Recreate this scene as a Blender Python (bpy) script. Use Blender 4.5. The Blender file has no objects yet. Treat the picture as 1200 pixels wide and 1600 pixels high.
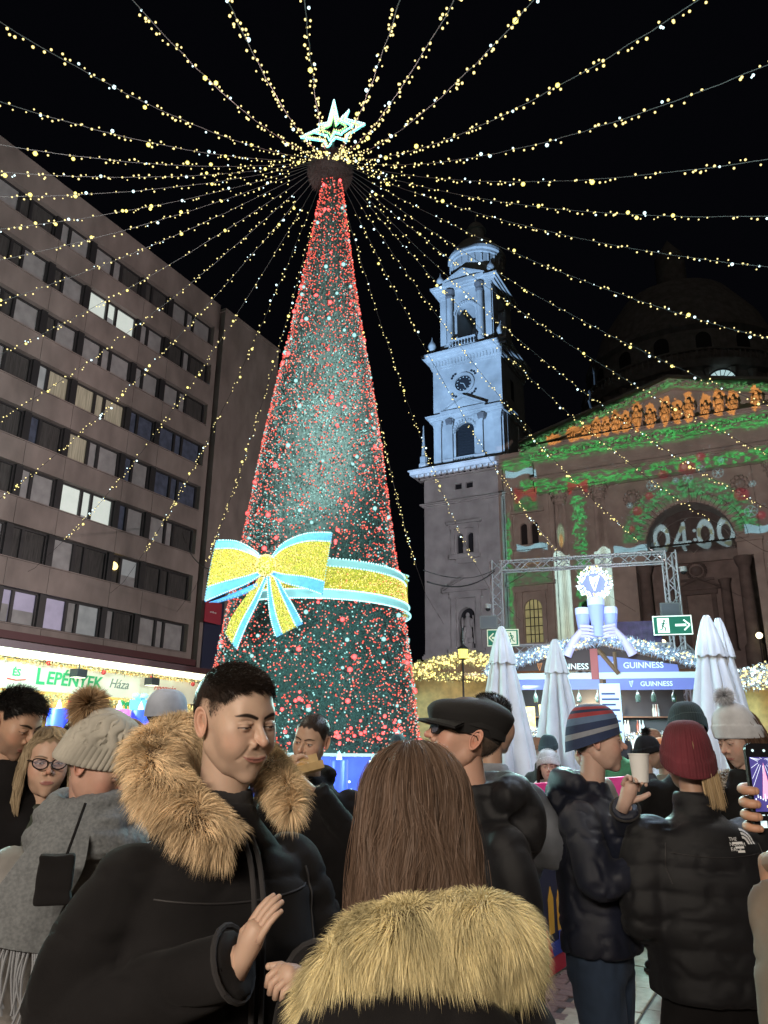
import bpy, math, random
import numpy as np
from mathutils import Vector, Matrix, Euler
random.seed(7); rng = np.random.default_rng(11)
R = math.radians; PI = math.pi
S = bpy.context.scene; COL = S.collection

# ------------------------------------------------------------ camera, world, light, exposure
cam_d = bpy.data.cameras.new('camera'); cam = bpy.data.objects.new('camera', cam_d); COL.objects.link(cam)
cam_d.sensor_fit = 'VERTICAL'; cam_d.sensor_height = 24; cam_d.sensor_width = 18; cam_d.lens = 17.85
cam_d.clip_start = 0.05; cam_d.clip_end = 3000
cam.matrix_world = Matrix.Translation((0, 0, 1.65)) @ Matrix.Rotation(R(107.5), 4, 'X') @ Matrix.Rotation(R(0.6), 4, 'Z')
S.camera = cam
W = bpy.data.worlds.new('World'); S.world = W; W.use_nodes = True
wn = W.node_tree.nodes; bg = wn['Background']
bg.inputs[0].default_value = (0.30, 0.32, 0.5, 1); bg.inputs[1].default_value = 0.0045
S.view_settings.view_transform = 'Standard'; S.view_settings.look = 'None'
S.view_settings.gamma = 1; S.view_settings.exposure = 0.0; S.view_settings.use_curve_mapping = False
S.cycles.max_bounces = 4; S.cycles.diffuse_bounces = 2; S.cycles.glossy_bounces = 2
S.cycles.transparent_max_bounces = 8; S.cycles.sample_clamp_indirect = 2.0
def lamp(name, typ, loc, energy, color, target=None, **kw):
    d = bpy.data.lights.new(name, typ); d.energy = energy; d.color = color
    for k, v in kw.items(): setattr(d, k, v)
    o = bpy.data.objects.new(name, d); COL.objects.link(o); o.location = loc
    if target is not None:
        o.rotation_euler = (Vector(target) - Vector(loc)).to_track_quat('-Z', 'Y').to_euler()
    return o
A28 = R(28)
UW = Vector((math.sin(A28), math.cos(A28), 0)); VW = Vector((math.cos(A28), -math.sin(A28), 0))
def PV(v, u, z=0): # plaza coordinates to world
    p = VW * v + UW * u; return Vector((p.x, p.y, z))
sun = lamp('city_glow_sun', 'SUN', (0, -5, 20), 0.05, (1.0, .86, .72), target=(2, 14, 6), angle=R(40))
# unseen lamps added, standing in for assumed stalls behind the camera and bulbs overhead
lamp('assumed_front_light', 'AREA', (-2.0, -4.0, 3.8), 440, (1.0, .87, .72), target=(0.2, 2.2, 1.35), shape='RECTANGLE', size=3.4, size_y=.5)
lamp('overhead_fill_light_a', 'POINT', (-3.0, 4.6, 6.4), 420, (1, .90, .70), shadow_soft_size=.6)
lamp('overhead_fill_light_b', 'POINT', (4.2, 5.0, 6.4), 380, (.95, .92, .88), shadow_soft_size=.6)

# ------------------------------------------------------------ materials
MATS = {}
def mat(name, col, rough=.7, metal=0, noise=0, nscale=20, bump=0, bscale=60, emit=0, ecol=None, stretch=(1, 1, 1), attr=None,
        sheen=0, spec=.5, alpha=1, trans=0, noise2=None, coord='Object'):
    if name in MATS: return MATS[name]
    m = bpy.data.materials.new(name); m.use_nodes = True; n = m.node_tree.nodes; l = m.node_tree.links
    b = n['Principled BSDF']; b.inputs['Roughness'].default_value = rough; b.inputs['Metallic'].default_value = metal
    b.inputs['Base Color'].default_value = (*col, 1); b.inputs['Specular IOR Level'].default_value = spec
    if sheen: b.inputs['Sheen Weight'].default_value = sheen; b.inputs['Sheen Roughness'].default_value = .5
    if alpha < 1: b.inputs['Alpha'].default_value = alpha
    if trans: b.inputs['Transmission Weight'].default_value = trans
    tc = n.new('ShaderNodeTexCoord'); mp = n.new('ShaderNodeMapping'); mp.inputs['Scale'].default_value = stretch
    l.new(tc.outputs[coord], mp.inputs['Vector'])
    src = None
    if attr:
        a = n.new('ShaderNodeAttribute'); a.attribute_name = attr; src = a.outputs['Color']
    if noise:
        t = n.new('ShaderNodeTexNoise'); t.inputs['Scale'].default_value = nscale; t.inputs['Detail'].default_value = 5
        l.new(mp.outputs[0], t.inputs['Vector'])
        mx = n.new('ShaderNodeMix'); mx.data_type = 'RGBA'; mx.blend_type = 'MULTIPLY'; mx.inputs[0].default_value = 1
        cr = n.new('ShaderNodeMapRange'); cr.inputs[1].default_value = .3; cr.inputs[2].default_value = .7
        cr.inputs[3].default_value = 1 - noise; cr.inputs[4].default_value = 1 + noise * .6
        l.new(t.outputs[0], cr.inputs[0])
        if src: l.new(src, mx.inputs[6])
        else: mx.inputs[6].default_value = (*col, 1)
        l.new(cr.outputs[0], mx.inputs[7]); src = mx.outputs[2]
    if src: l.new(src, b.inputs['Base Color'])
    if bump:
        t = n.new('ShaderNodeTexNoise'); t.inputs['Scale'].default_value = bscale; t.inputs['Detail'].default_value = 6
        l.new(mp.outputs[0], t.inputs['Vector'])
        bp = n.new('ShaderNodeBump'); bp.inputs['Strength'].default_value = bump; bp.inputs['Distance'].default_value = .02
        l.new(t.outputs[0], bp.inputs['Height']); l.new(bp.outputs[0], b.inputs['Normal'])
    if emit:
        b.inputs['Emission Color'].default_value = (*(ecol or col), 1); b.inputs['Emission Strength'].default_value = emit
        m.cycles.emission_sampling = 'NONE'
    MATS[name] = m; return m
def bulb_mat(name, core, rim, s_core, s_rim):
    # small glowing glass bulb: halo round the hot middle put into the colour by facing
    m = bpy.data.materials.new(name); m.use_nodes = True; n = m.node_tree.nodes; l = m.node_tree.links; n.clear()
    o = n.new('ShaderNodeOutputMaterial'); lw = n.new('ShaderNodeLayerWeight'); lw.inputs[0].default_value = .45
    mx = n.new('ShaderNodeMixShader'); e1 = n.new('ShaderNodeEmission'); e2 = n.new('ShaderNodeEmission')
    e1.inputs[0].default_value = (*core, 1); e1.inputs[1].default_value = s_core
    e2.inputs[0].default_value = (*rim, 1); e2.inputs[1].default_value = s_rim
    l.new(lw.outputs['Facing'], mx.inputs[0]); l.new(e1.outputs[0], mx.inputs[1]); l.new(e2.outputs[0], mx.inputs[2]); l.new(mx.outputs[0], o.inputs[0])
    m.cycles.emission_sampling = 'NONE'; MATS[name] = m; return m

# ------------------------------------------------------------ mesh helpers
def mesh_np(name, V, F, mats=(), midx=None, smooth=False, col=None):
    V = np.asarray(V, np.float32); F = np.asarray(F, np.int32); k = F.shape[1]
    me = bpy.data.meshes.new(name); me.vertices.add(len(V)); me.vertices.foreach_set('co', V.ravel())
    me.loops.add(F.size); me.loops.foreach_set('vertex_index', F.ravel())
    me.polygons.add(len(F)); me.polygons.foreach_set('loop_start', np.arange(0, F.size, k, dtype=np.int32))
    me.polygons.foreach_set('loop_total', np.full(len(F), k, np.int32))
    if smooth: me.polygons.foreach_set('use_smooth', np.ones(len(F), bool))
    for m in mats: me.materials.append(m)
    if midx is not None: me.polygons.foreach_set('material_index', np.asarray(midx, np.int32))
    me.update(calc_edges=True)
    if col is not None:
        a = me.color_attributes.new('Col', 'FLOAT_COLOR', 'POINT'); c = np.ones((len(V), 4), np.float32); c[:, :3] = col
        a.data.foreach_set('color', c.ravel())
    return me
def link(name, data, parent=None, loc=None, rot=None):
    o = bpy.data.objects.new(name, data); COL.objects.link(o)
    if parent: o.parent = parent
    if loc is not None: o.location = loc
    if rot is not None: o.rotation_euler = rot
    return o
def tag(o, label=None, cat=None, group=None, kind=None):
    if label: o['label'] = label
    if cat: o['category'] = cat
    if group: o['group'] = group
    if kind: o['kind'] = kind
    return o
def thing(name, label, cat, loc=(0, 0, 0), rz=0, group=None):
    o = link(name, None, loc=loc, rot=(0, 0, rz)); o.empty_display_size = .2
    return tag(o, label, cat, group)
def copy_tree(o, parent=None):
    c = o.copy(); COL.objects.link(c); c.parent = parent
    for ch in [x for x in o.children]: copy_tree(ch, c)
    return c
class MB:
    def __init__(s): s.V = []; s.F = []; s.M = []; s.n = 0; s.cm = 0
    def add(s, V, F):
        for v in V: s.V.append((float(v[0]), float(v[1]), float(v[2])))
        for f in F: s.F.append(tuple(int(i) + s.n for i in f)); s.M.append(s.cm)
        s.n += len(V); return s
    def box(s, x0, x1, y0, y1, z0, z1):
        return s.add([(x0,y0,z0),(x1,y0,z0),(x1,y1,z0),(x0,y1,z0),(x0,y0,z1),(x1,y0,z1),(x1,y1,z1),(x0,y1,z1)],
                     [(0,3,2,1),(4,5,6,7),(0,1,5,4),(1,2,6,5),(2,3,7,6),(3,0,4,7)])
    def prism(s, poly, y0, y1): # poly in xz, counter-clockwise seen from -y, extruded along y
        n = len(poly)
        return s.add([(x, y0, z) for x, z in poly] + [(x, y1, z) for x, z in poly],
                     [tuple(range(n)), tuple(range(2*n-1, n-1, -1))] + [((i+1) % n, i, n+i, n+(i+1) % n) for i in range(n)])
    def tube(s, pts, r, n=8, caps=True):
        pts = [Vector(p) for p in pts]; rs = r if hasattr(r, '__len__') else [r]*len(pts); V = []; F = []
        up = Vector((0, 0, 1)); T = (pts[1]-pts[0]).normalized()
        if abs(T.z) > .9: up = Vector((1, 0, 0))
        a = T.cross(up).normalized()
        for i, p in enumerate(pts):
            T = (pts[min(i+1, len(pts)-1)] - pts[max(i-1, 0)]).normalized()
            a = (a - T * a.dot(T)).normalized(); b = T.cross(a)
            rr = rs[i]; ra, rb = rr if hasattr(rr, '__len__') else (rr, rr)
            for k in range(n):
                t = 2*PI*k/n; V.append(p + a*math.cos(t)*ra + b*math.sin(t)*rb)
        for i in range(len(pts)-1):
            for k in range(n): F.append((i*n+k, i*n+(k+1) % n, (i+1)*n+(k+1) % n, (i+1)*n+k))
        if caps: F.append(tuple(range(n-1, -1, -1))); F.append(tuple((len(pts)-1)*n+k for k in range(n)))
        return s.add(V, F)
    def lathe(s, prof, c=(0, 0, 0), n=24, sx=1, sy=1, a0=0, a1=2*PI):
        full = abs(a1-a0-2*PI) < 1e-6; m = n if full else n+1; V = []; F = []
        for r, z in prof:
            for k in range(m):
                t = a0+(a1-a0)*k/n; V.append((c[0]+r*math.cos(t)*sx, c[1]+r*math.sin(t)*sy, c[2]+z))
        for i in range(len(prof)-1):
            for k in range(n):
                k2 = (k+1) % m; F.append((i*m+k, i*m+k2, (i+1)*m+k2, (i+1)*m+k))
        return s.add(V, F)
    def sphere(s, c, r, nu=12, nv=8):
        rr = r if hasattr(r, '__len__') else (r, r, r); V = [(c[0], c[1], c[2]-rr[2])]; F = []
        for j in range(1, nv):
            ph = -PI/2+PI*j/nv
            for i in range(nu):
                t = 2*PI*i/nu; V.append((c[0]+rr[0]*math.cos(ph)*math.cos(t), c[1]+rr[1]*math.cos(ph)*math.sin(t), c[2]+rr[2]*math.sin(ph)))
        V.append((c[0], c[1], c[2]+rr[2])); N = len(V)-1
        for i in range(nu): F.append((0, 1+(i+1) % nu, 1+i)); F.append((N, N-nu+i, N-nu+(i+1) % nu))
        for j in range(nv-2):
            for i in range(nu):
                a = 1+j*nu; F.append((a+i, a+(i+1) % nu, a+nu+(i+1) % nu, a+nu+i))
        return s.add(V, F)
    def build(s, name, mats, parent=None, smooth=False, loc=None, rot=None):
        me = bpy.data.meshes.new(name); me.from_pydata(s.V, [], s.F)
        if not isinstance(mats, (list, tuple)): mats = [mats]
        for m in mats: me.materials.append(m)
        if len(mats) > 1: me.polygons.foreach_set('material_index', s.M)
        if smooth:
            me.polygons.foreach_set('use_smooth', [True]*len(s.F)); me.set_sharp_from_angle(angle=R(40))
        me.update(); return link(name, me, parent, loc, rot)
def arch_poly(cx, w, z0, z1, n=12): # arched opening outline, z1 = crown
    r = w/2; zs = z1-r
    return [(cx-r, z0), (cx+r, z0)] + [(cx+r*math.cos(PI*i/n), zs+r*math.sin(PI*i/n)) for i in range(n+1)]
def wall_open(mb, x0, x1, z0, z1, holes, y, depth):
    """front wall sheet at y with rectangular/arched holes (cx,w,z0,z1,arched) in one storey column each, and their reveals"""
    holes = sorted(holes); xs = x0
    for (cx, w, a, b, arched) in holes:
        l, r = cx-w/2, cx+w/2
        mb.add([(xs,y,z0),(l,y,z0),(l,y,z1),(xs,y,z1)], [(0,1,2,3)])
        if a > z0: mb.add([(l,y,z0),(r,y,z0),(r,y,a),(l,y,a)], [(0,1,2,3)])
        out = arch_poly(cx, w, a, b) if arched else [(l,a),(r,a),(r,b),(l,b)]
        top = out[2:] if arched else out[2:]
        for i in range(len(top)-1):
            p, q = top[i], top[i+1]
            mb.add([(p[0],y,p[1]),(p[0],y,z1),(q[0],y,z1),(q[0],y,q[1])], [(0,1,2,3)])
        n = len(out)
        for i in range(n):
            p, q = out[i], out[(i+1) % n]
            mb.add([(p[0],y,p[1]),(q[0],y,q[1]),(q[0],y+depth,q[1]),(p[0],y+depth,p[1])], [(0,1,2,3)])
        xs = r
    mb.add([(xs,y,z0),(x1,y,z0),(x1,y,z1),(xs,y,z1)], [(0,1,2,3)])
def text_mesh(name, s, size, m, parent, loc, rot, align='CENTER', extrude=.004, shear=0, sx=1, bold=0):
    c = bpy.data.curves.new(name, 'FONT'); c.body = s; c.size = size; c.align_x = align; c.align_y = 'CENTER'; c.extrude = extrude
    c.shear = shear; c.offset = bold; c.resolution_u = 3
    t = bpy.data.objects.new('tmp', c); COL.objects.link(t); dg = bpy.context.evaluated_depsgraph_get(); dg.update()
    me = bpy.data.meshes.new_from_object(t.evaluated_get(dg)); bpy.data.objects.remove(t)
    me.materials.clear(); me.materials.append(m)
    o = link(name, me, parent, loc, rot); o.scale = (sx, 1, 1); return o
def vnoise(P, seed=0):
    P = np.asarray(P, float); I = np.floor(P).astype(np.int64); f = P-I; f = f*f*(3-2*f); out = 0
    for dx in (0, 1):
        for dy in (0, 1):
            for dz in (0, 1):
                h = ((I[..., 0]+dx)*73856093) ^ ((I[..., 1]+dy)*19349663) ^ ((I[..., 2]+dz)*83492791) ^ (seed*2654435761)
                h = (h ^ (h >> 13)) * 1274126177 & 0x7fffffff; h = ((h ^ (h >> 16)) & 0xffff)/65535.
                out = out + h*(f[..., 0] if dx else 1-f[..., 0])*(f[..., 1] if dy else 1-f[..., 1])*(f[..., 2] if dz else 1-f[..., 2])
    return out
def fbm(P, o=3, seed=0):
    P = np.asarray(P, float); return sum(vnoise(P*2**i, seed+i)*.5**i for i in range(o))/sum(.5**i for i in range(o))
# unit shapes for many small pieces
_t = (1+5**.5)/2
ICO_V = np.array([(-1,_t,0),(1,_t,0),(-1,-_t,0),(1,-_t,0),(0,-1,_t),(0,1,_t),(0,-1,-_t),(0,1,-_t),(_t,0,-1),(_t,0,1),(-_t,0,-1),(-_t,0,1)])/math.sqrt(1+_t*_t)
ICO_F = np.array([(0,11,5),(0,5,1),(0,1,7),(0,7,10),(0,10,11),(1,5,9),(5,11,4),(11,10,2),(10,7,6),(7,1,8),(3,9,4),(3,4,2),(3,2,6),(3,6,8),(3,8,9),(4,9,5),(2,4,11),(6,2,10),(8,6,7),(9,8,1)])
def bulbs_obj(name, P, r, mi, mats, parent, kind='stuff', stretch=1.0):
    P = np.asarray(P, float); n = len(P); r = np.broadcast_to(np.asarray(r, float), (n,))
    sc = np.array([1, 1, stretch])
    V = (P[:, None, :] + ICO_V[None]*sc*r[:, None, None]).reshape(-1, 3)
    F = (ICO_F[None] + (np.arange(n)*12)[:, None, None]).reshape(-1, 3)
    o = link(name, mesh_np(name, V, F, mats, np.repeat(mi, 20), smooth=True), parent)
    if kind: o['kind'] = kind
    return o
def strands(name, P, D, L, w, m, parent, droop=0.3, jit=.3, seg=3, kind='stuff', bend=None, col=None, seed=1, curl=0):
    """many thin tapered hairs: roots P, directions D, lengths L (numpy), as flat ribbons"""
    g = np.random.default_rng(seed); n = len(P); D = D/np.linalg.norm(D, axis=1)[:, None]
    D = D + g.normal(0, jit, (n, 3)); D /= np.linalg.norm(D, axis=1)[:, None]
    L = np.broadcast_to(L, (n,))*g.uniform(.65, 1.15, n)
    side = np.cross(D, g.normal(0, 1, (n, 3))); side /= np.linalg.norm(side, axis=1)[:, None]+1e-9
    b = np.array([0, 0, -1.]) if bend is None else bend
    b = np.broadcast_to(b, (n, 3)); cu = g.normal(0, curl, (n, 3)) if curl else 0
    V = np.zeros((n, 2*seg+1, 3)); 
    for i in range(seg+1):
        t = i/seg; c = P + D*(L*t)[:, None] + (b*droop + cu)*(L*t*t)[:, None]
        if i == seg: V[:, 2*seg] = c
        else:
            ww = w*(1-t*.75)/2; V[:, 2*i] = c-side*ww; V[:, 2*i+1] = c+side*ww
    base = (np.arange(n)*(2*seg+1))[:, None]; F = []
    for i in range(seg-1):
        F.append(base+np.array([2*i, 2*i+1, 2*i+3])); F.append(base+np.array([2*i, 2*i+3, 2*i+2]))
    F.append(base+np.array([2*seg-2, 2*seg-1, 2*seg])); F = np.concatenate(F)
    cc = None
    if col is not None: cc = np.repeat(col, 2*seg+1, axis=0)
    o = link(name, mesh_np(name, V.reshape(-1, 3), F, [m], smooth=False, col=cc), parent)
    if kind: o['kind'] = kind
    return o
# ------------------------------------------------------------ ground
M_stone = mat('granite_sett', (.20, .12, .10), rough=.5, noise=.35, nscale=30, bump=.4, bscale=60)
M_slab = mat('pale_paving', (.38, .28, .20), rough=.6, noise=.25, nscale=14, bump=.25, bscale=80)
M_grout = mat('paving_joint', (.07, .06, .055), rough=.9, noise=.4, nscale=40, bump=.5, bscale=90)
g = MB(); g.box(-400, 400, -200, 600, -.5, -.012)
ground = tag(g.build('ground', M_grout), kind='structure')
pav = link('pavement', None, loc=(0, 0, 0), rot=(0, 0, 0)); tag(pav, kind='structure')
# setts and slabs: individual stones where the photograph lets them be told apart, one joined mesh beyond
def stone_mesh(name, sx, sy, h, m):
    b = .006; mb = MB(); mb.box(-sx/2, sx/2, -sy/2, sy/2, -h, -b)
    mb.V[4:] = []; mb.F = []; mb.V = [(x*sx/2, y*sy/2, -h) for x, y in ((-1,-1),(1,-1),(1,1),(-1,1))] + \
        [(x*sx/2, y*sy/2, -b) for x, y in ((-1,-1),(1,-1),(1,1),(-1,1))] + [(x*(sx/2-b), y*(sy/2-b), 0) for x, y in ((-1,-1),(1,-1),(1,1),(-1,1))]
    for q in (0, 4):
        for k in range(4): mb.F.append((q+k, q+(k+1) % 4, q+4+(k+1) % 4, q+4+k))
    mb.F.append((8, 9, 10, 11))
    me = bpy.data.meshes.new(name); me.from_pydata(mb.V, [], mb.F); me.materials.append(m); return me
sett_me = [stone_mesh('sett', .205, .125, .05, M_stone)]; slab_me = stone_mesh('slab', .58, .40, .05, M_slab)
aP = R(-28)
slots = []
for j in range(-60, 260):          # rows along v, running away along u
    u = j*.135
    for i in range(-60, 60):
        v = i*.215+(.107 if j % 2 else 0)
        d = (v*1.0 + u*0.0 + 2.55) % 5.2   # strips of pale slabs along u
        slots.append((v, u, d))
near = []; far = []
for v, u, d in slots:
    p = PV(v, u)
    if -1.70 < v < 1.75: continue
    if not (-1 < p.y < 26) or abs(p.x) > 9: continue
    # seen on the right foreground floor
    key = (p.x-2.1)**2/1.6 + (p.y-6.4)**2/6.
    (near if key < .78 else far).append((v, u, p, key))
near.sort(key=lambda q: q[3]); far += near[290:]; near = near[:290]
for v, u, p, k in near:
    o = link('sett', sett_me[0], pav, loc=(p.x, p.y, random.uniform(-.003, .003)), rot=(random.uniform(-.015, .015), random.uniform(-.015, .015), aP+random.uniform(-.02, .02)))
P = np.array([[q[2].x, q[2].y] for q in far]); n = len(P)
cs, sn = math.cos(aP), math.sin(aP); base = np.array([(x, y, z) for (x, y, z) in [(-.1,-.0615,-.01),(.1,-.0615,-.01),(.1,.0615,-.01),(-.1,.0615,-.01),(-.094,-.055,0),(.094,-.055,0),(.094,.055,0),(-.094,.055,0)]])
bx = base.copy(); bx[:, 0] = base[:, 0]*cs-base[:, 1]*sn; bx[:, 1] = base[:, 0]*sn+base[:, 1]*cs
V = np.repeat(bx[None], n, 0); V[:, :, 0] += P[:, :1]; V[:, :, 1] += P[:, 1:]; V[:, :, 2] += rng.uniform(-.003, .003, (n, 1))
q = np.array([(4,5,6,7),(0,1,5,4),(1,2,6,5),(2,3,7,6),(3,0,4,7)])
F = (q[None]+(np.arange(n)*8)[:, None, None]).reshape(-1, 4)
tag(link('setts', mesh_np('setts', V.reshape(-1, 3), F, [M_stone]), pav), kind='stuff')
dslab = stone_mesh('slab', .585, .585, .05, mat('dark_paving', (.19, .125, .09), rough=.5, noise=.25, nscale=10, bump=.25, bscale=70)); slab_me = stone_mesh('slab', .48, .60, .05, M_slab)
for i in range(42):
    for j in range(6):
        v, u = (-1.44, -1+i*.61) if j == 0 else (-1.19+.3+(j-1)*.592, -1+i*.592+(.3 if j % 2 else 0)); p = PV(v, u)
        if abs(p.x) > 7 or p.y > 22 or p.y < -1: continue
        link('slab', slab_me if j == 0 else dslab, pav, loc=(p.x, p.y, random.uniform(-.002, .002)), rot=(0, 0, aP))

# ------------------------------------------------------------ office building on the left
M_conc = mat('brown_stone_cladding', (.29, .238, .222), rough=.8, noise=.30, nscale=.8, bump=.15, bscale=12, stretch=(1, 1, .5))
M_dfr = mat('dark_window_frame', (.035, .033, .036), rough=.45)
M_glass = mat('dark_glass', (.02, .022, .028), rough=.12, spec=.6)
M_bl = [mat('blind_grey', (.36, .35, .36), rough=.8, noise=.2, nscale=2), mat('curtain_dark', (.07, .065, .065), rough=.9, noise=.5, nscale=5, stretch=(1, 6, .3)),
        mat('room_blue', (.06, .07, .11), rough=.7, emit=.03, ecol=(.35, .40, .60), noise=.6, nscale=2.5),
        mat('room_lit', (.5, .52, .5), rough=.8, emit=.55, ecol=(.80, .90, .82), noise=.2, nscale=1.5),
        mat('room_dim', (.3, .3, .3), rough=.8, emit=.20, ecol=(.62, .66, .68), noise=.4, nscale=1.2),
        mat('curtain_warm', (.4, .36, .28), rough=.9, emit=.10, ecol=(.8, .72, .5), noise=.5, nscale=4, stretch=(1, 5, .2)),
        mat('room_violet', (.3, .28, .36), rough=.8, emit=.26, ecol=(.70, .62, .88), noise=.25, nscale=1.6)]
v0, u0 = -30.7, 34.15
offc = thing('office_building', 'brown stone office block with rows of dark strip windows, left of the tall light tree', 'building', PV(v0, u0), -A28)
def oB(mb, name, m, parent=None, **k): return mb.build(name, m, parent or offc, loc=(-v0, -u0, 0) if parent is None else None, **k)
mb = MB()
mb.box(-46, v0-.55, 6, 34.15, 6.45, 29.6)           # core behind the windows
mb.box(v0-.55, v0, 33.72, 34.15, 6.45, 30.1)        # end pier
mb.box(-46, v0, 6, 34.15, 28.25, 30.1); mb.box(-46, v0-1.2, 6, 34.1, 0, 6.45)
oB(mb, 'wall', M_conc)
mb = MB(); mb.box(v0-1.0, v0+.25, 6, 34.3, 6.28, 6.62); oB(mb, 'canopy_edge', mat('maroon_paint', (.10, .03, .035), rough=.5))
bays = [(30.1, 33.7, 3), (27.8, 29.7, 2), (24.05, 27.45, 3), (21.75, 23.7, 2), (18.0, 21.4, 3), (15.7, 17.65, 2), (12.0, 15.4, 3), (9.7, 11.65, 2), (6.3, 9.4, 3)]
rows = [(26.7, 28.25), (23.9, 25.45), (21.12, 22.65), (18.34, 19.87), (15.5, 17.1), (12.74, 14.35), (9.88, 11.5), (6.95, 8.6)]
spec_w = {(1, 2): 'LLL', (2, 4): 'GDG', (3, 4): 'LGD', (3, 2): 'WWW', (2, 2): 'GGG', (3, 3): 'CW', (4, 1): 'BG', (4, 0): 'BBB', (5, 2): 'LLL', (5, 0): 'GGD', (7, 3): 'VV', (7, 2): 'VGC',
          (7, 4): 'VVD', (6, 1): 'DC', (6, 0): 'DDD', (4, 2): 'WGG', (3, 0): 'BBB', (3, 1): 'BB', (5, 1): 'BG', (2, 0): 'GGD', (0, 4): 'GDD', (2, 1): 'GG', (0, 2): 'GGD', (4, 4): 'GGD', (1, 4): 'DDG', (1, 3): 'DG', (6, 4): 'DDG'}
code = {'L': 3, 'G': 0, 'D': 1, 'W': 5, 'B': 2, 'V': 6, 'C': 4}
lv = [30.1]+[r[0] for r in rows]
for ri, (zb, zt) in enumerate(rows):
    zlow = rows[ri+1][1] if ri < 7 else 6.62
    us = [34.15]+[ (b[0]+bays[i+1][1])/2 for i, b in enumerate(bays[:-1])]+[6]
    for i in range(len(us)-1):
        mb = MB(); mb.box(v0-.5, v0, us[i+1]+.012, us[i]-.012 if i else 33.72, zlow, zb-.004); oB(mb, 'spandrel_panel', M_conc)
    mb = MB(); mb.box(v0-.1, v0+.06, 6, 33.72, zb, zb+.05); oB(mb, 'sill', M_conc)
    for bi, (a, b, n) in enumerate(bays):
        mb = MB()
        cuts = [a, a+.5*(b-a)-.12 if n == 2 else a+1.25, b-1.35 if n == 3 else b]
        if n == 3: cuts = [a, a+1.3, a+1.95, b]
        else: cuts = [a, a+.62, b]
        x0, x1 = v0-.42, v0-.30
        mb.box(x0, x1, a, b, zb+.05, zb+.13); mb.box(x0, x1, a, b, zt-.09, zt)
        for c in cuts:
            w = .075 if c not in (a, b) else .05
            cc = min(max(c, a+.05), b-.05); mb.box(x0+.004, x1+.03, cc-w, cc+w, zb+.13, zt-.09)
        if bi < len(bays)-1: mb.box(v0-.45, v0-.16, bays[bi+1][1], a-.002, zb+.052, zt-.002)   # dark mullion panel
        wo = oB(mb, 'window', M_dfr)
        sp = spec_w.get((ri, bi)) or ''.join(random.choice('DDDGGB' if ri > 1 else 'DGDDG') for _ in range(n))
        for k in range(n):
            mb = MB(); mb.box(x0-.02, x0+.03, cuts[k]+.06, cuts[k+1]-.06, zb+.13, zt-.09)
            ch = sp[k] if k < len(sp) else 'D'
            pm = M_bl[code[ch]]
            if ch in 'LGVC' and random.random() < .6:   # a half drawn blind behind the pane
                zz = zb+.13+(zt-zb-.2)*random.uniform(.1, .6)
                mb2 = MB(); mb2.box(x0+.031, x0+.045, cuts[k]+.1, cuts[k+1]-.1, zb+.13, zz)
                o2 = oB(mb2, 'blind', M_bl[0] if ch != 'L' else M_bl[4], wo)
            oB(mb, 'pane', pm, wo)
# a lit sconce behind the seventh row, red banner on the next corner
mb = MB(); mb.sphere((v0-.32, 28.0, 10.9), (.05, .28, .22)); oB(mb, 'room_lamp', mat('room_lamp_glow', (.9, .7, .3), emit=3, ecol=(1, .75, .25)))
ann = thing('office_building', 'plain windowless brown block standing beyond a dark gap behind the strip window block', 'building', PV(-31.0, 38), -A28)
mb = MB(); mb.box(-14, 0, -3.0, 3.2, 0, 30.2); mb.build('wall', M_conc, ann)
mb = MB(); mb.box(-14.1, .1, -3.1, 3.3, 30.2, 30.4); mb.build('coping', M_conc, ann)
mb = MB(); mb.box(0, .1, -2.7, -1.0, 6, 12); mb.build('dark_panel', mat('navy_panel', (.03, .035, .08), rough=.4), ann)
rb = thing('banner', 'small red banner on the dark gap wall beside the ribbon of the tree', 'banner', PV(-30.6, 35.6, 9.6), -A28)
mb = MB(); mb.box(0, .06, -.75, .75, -.65, .65); mb.build('cloth', mat('banner_red', (.30, .03, .05), rough=.6, emit=.05, ecol=(.8, .05, .1)), rb)
M_wp = mat('white_print', (.75, .75, .75), rough=.5)
mb = MB()
for k in range(5): mb.box(.061, .066, -.3+k*.12, -.22+k*.12, -.05+.02*(k % 2), .02+.05*((k*7) % 3)/2)
mb.build('print', M_wp, rb)

# ------------------------------------------------------------ basilica
M_st = mat('basilica_limestone', (.40, .375, .34), rough=.85, noise=.22, nscale=.55, bump=.35, bscale=5)
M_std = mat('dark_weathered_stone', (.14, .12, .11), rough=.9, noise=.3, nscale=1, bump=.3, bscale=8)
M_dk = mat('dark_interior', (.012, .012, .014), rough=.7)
bv, bu = -8.4, 88.0
bas = thing('basilica', 'stone basilica with pediment, big arch and blue lit clock tower beyond the market', 'church', PV(bv, bu), -A28)
def bB(mb, name, m=M_st, parent=None, **k): return mb.build(name, m, parent or bas, loc=(-bv, -bu, 0) if parent is None else None, **k)
def ledge(mb, x0, x1, y0, y1, z, steps): # stepped moulding, front and sides; steps = [(h, proj)]
    for h, p in steps:
        mb.box(x0-p, x1+p, y0-p, y1, z, z+h); z += h
    return z
def pilaster(mb, x, w, y, d, z0, z1, cap=True):
    mb.box(x-w/2, x+w/2, y-d, y, z0, z1)
    mb.box(x-w/2-.1, x+w/2+.1, y-d-.1, y, z0, z0+.35)
    if cap:
        mb.box(x-w/2-.08, x+w/2+.08, y-d-.08, y, z1-1.0, z1-.85); mb.box(x-w/2-.22, x+w/2+.22, y-d-.22, y, z1-.3, z1)
        mb.box(x-w/2-.12, x+w/2+.12, y-d-.14, y, z1-.85, z1-.3)
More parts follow.
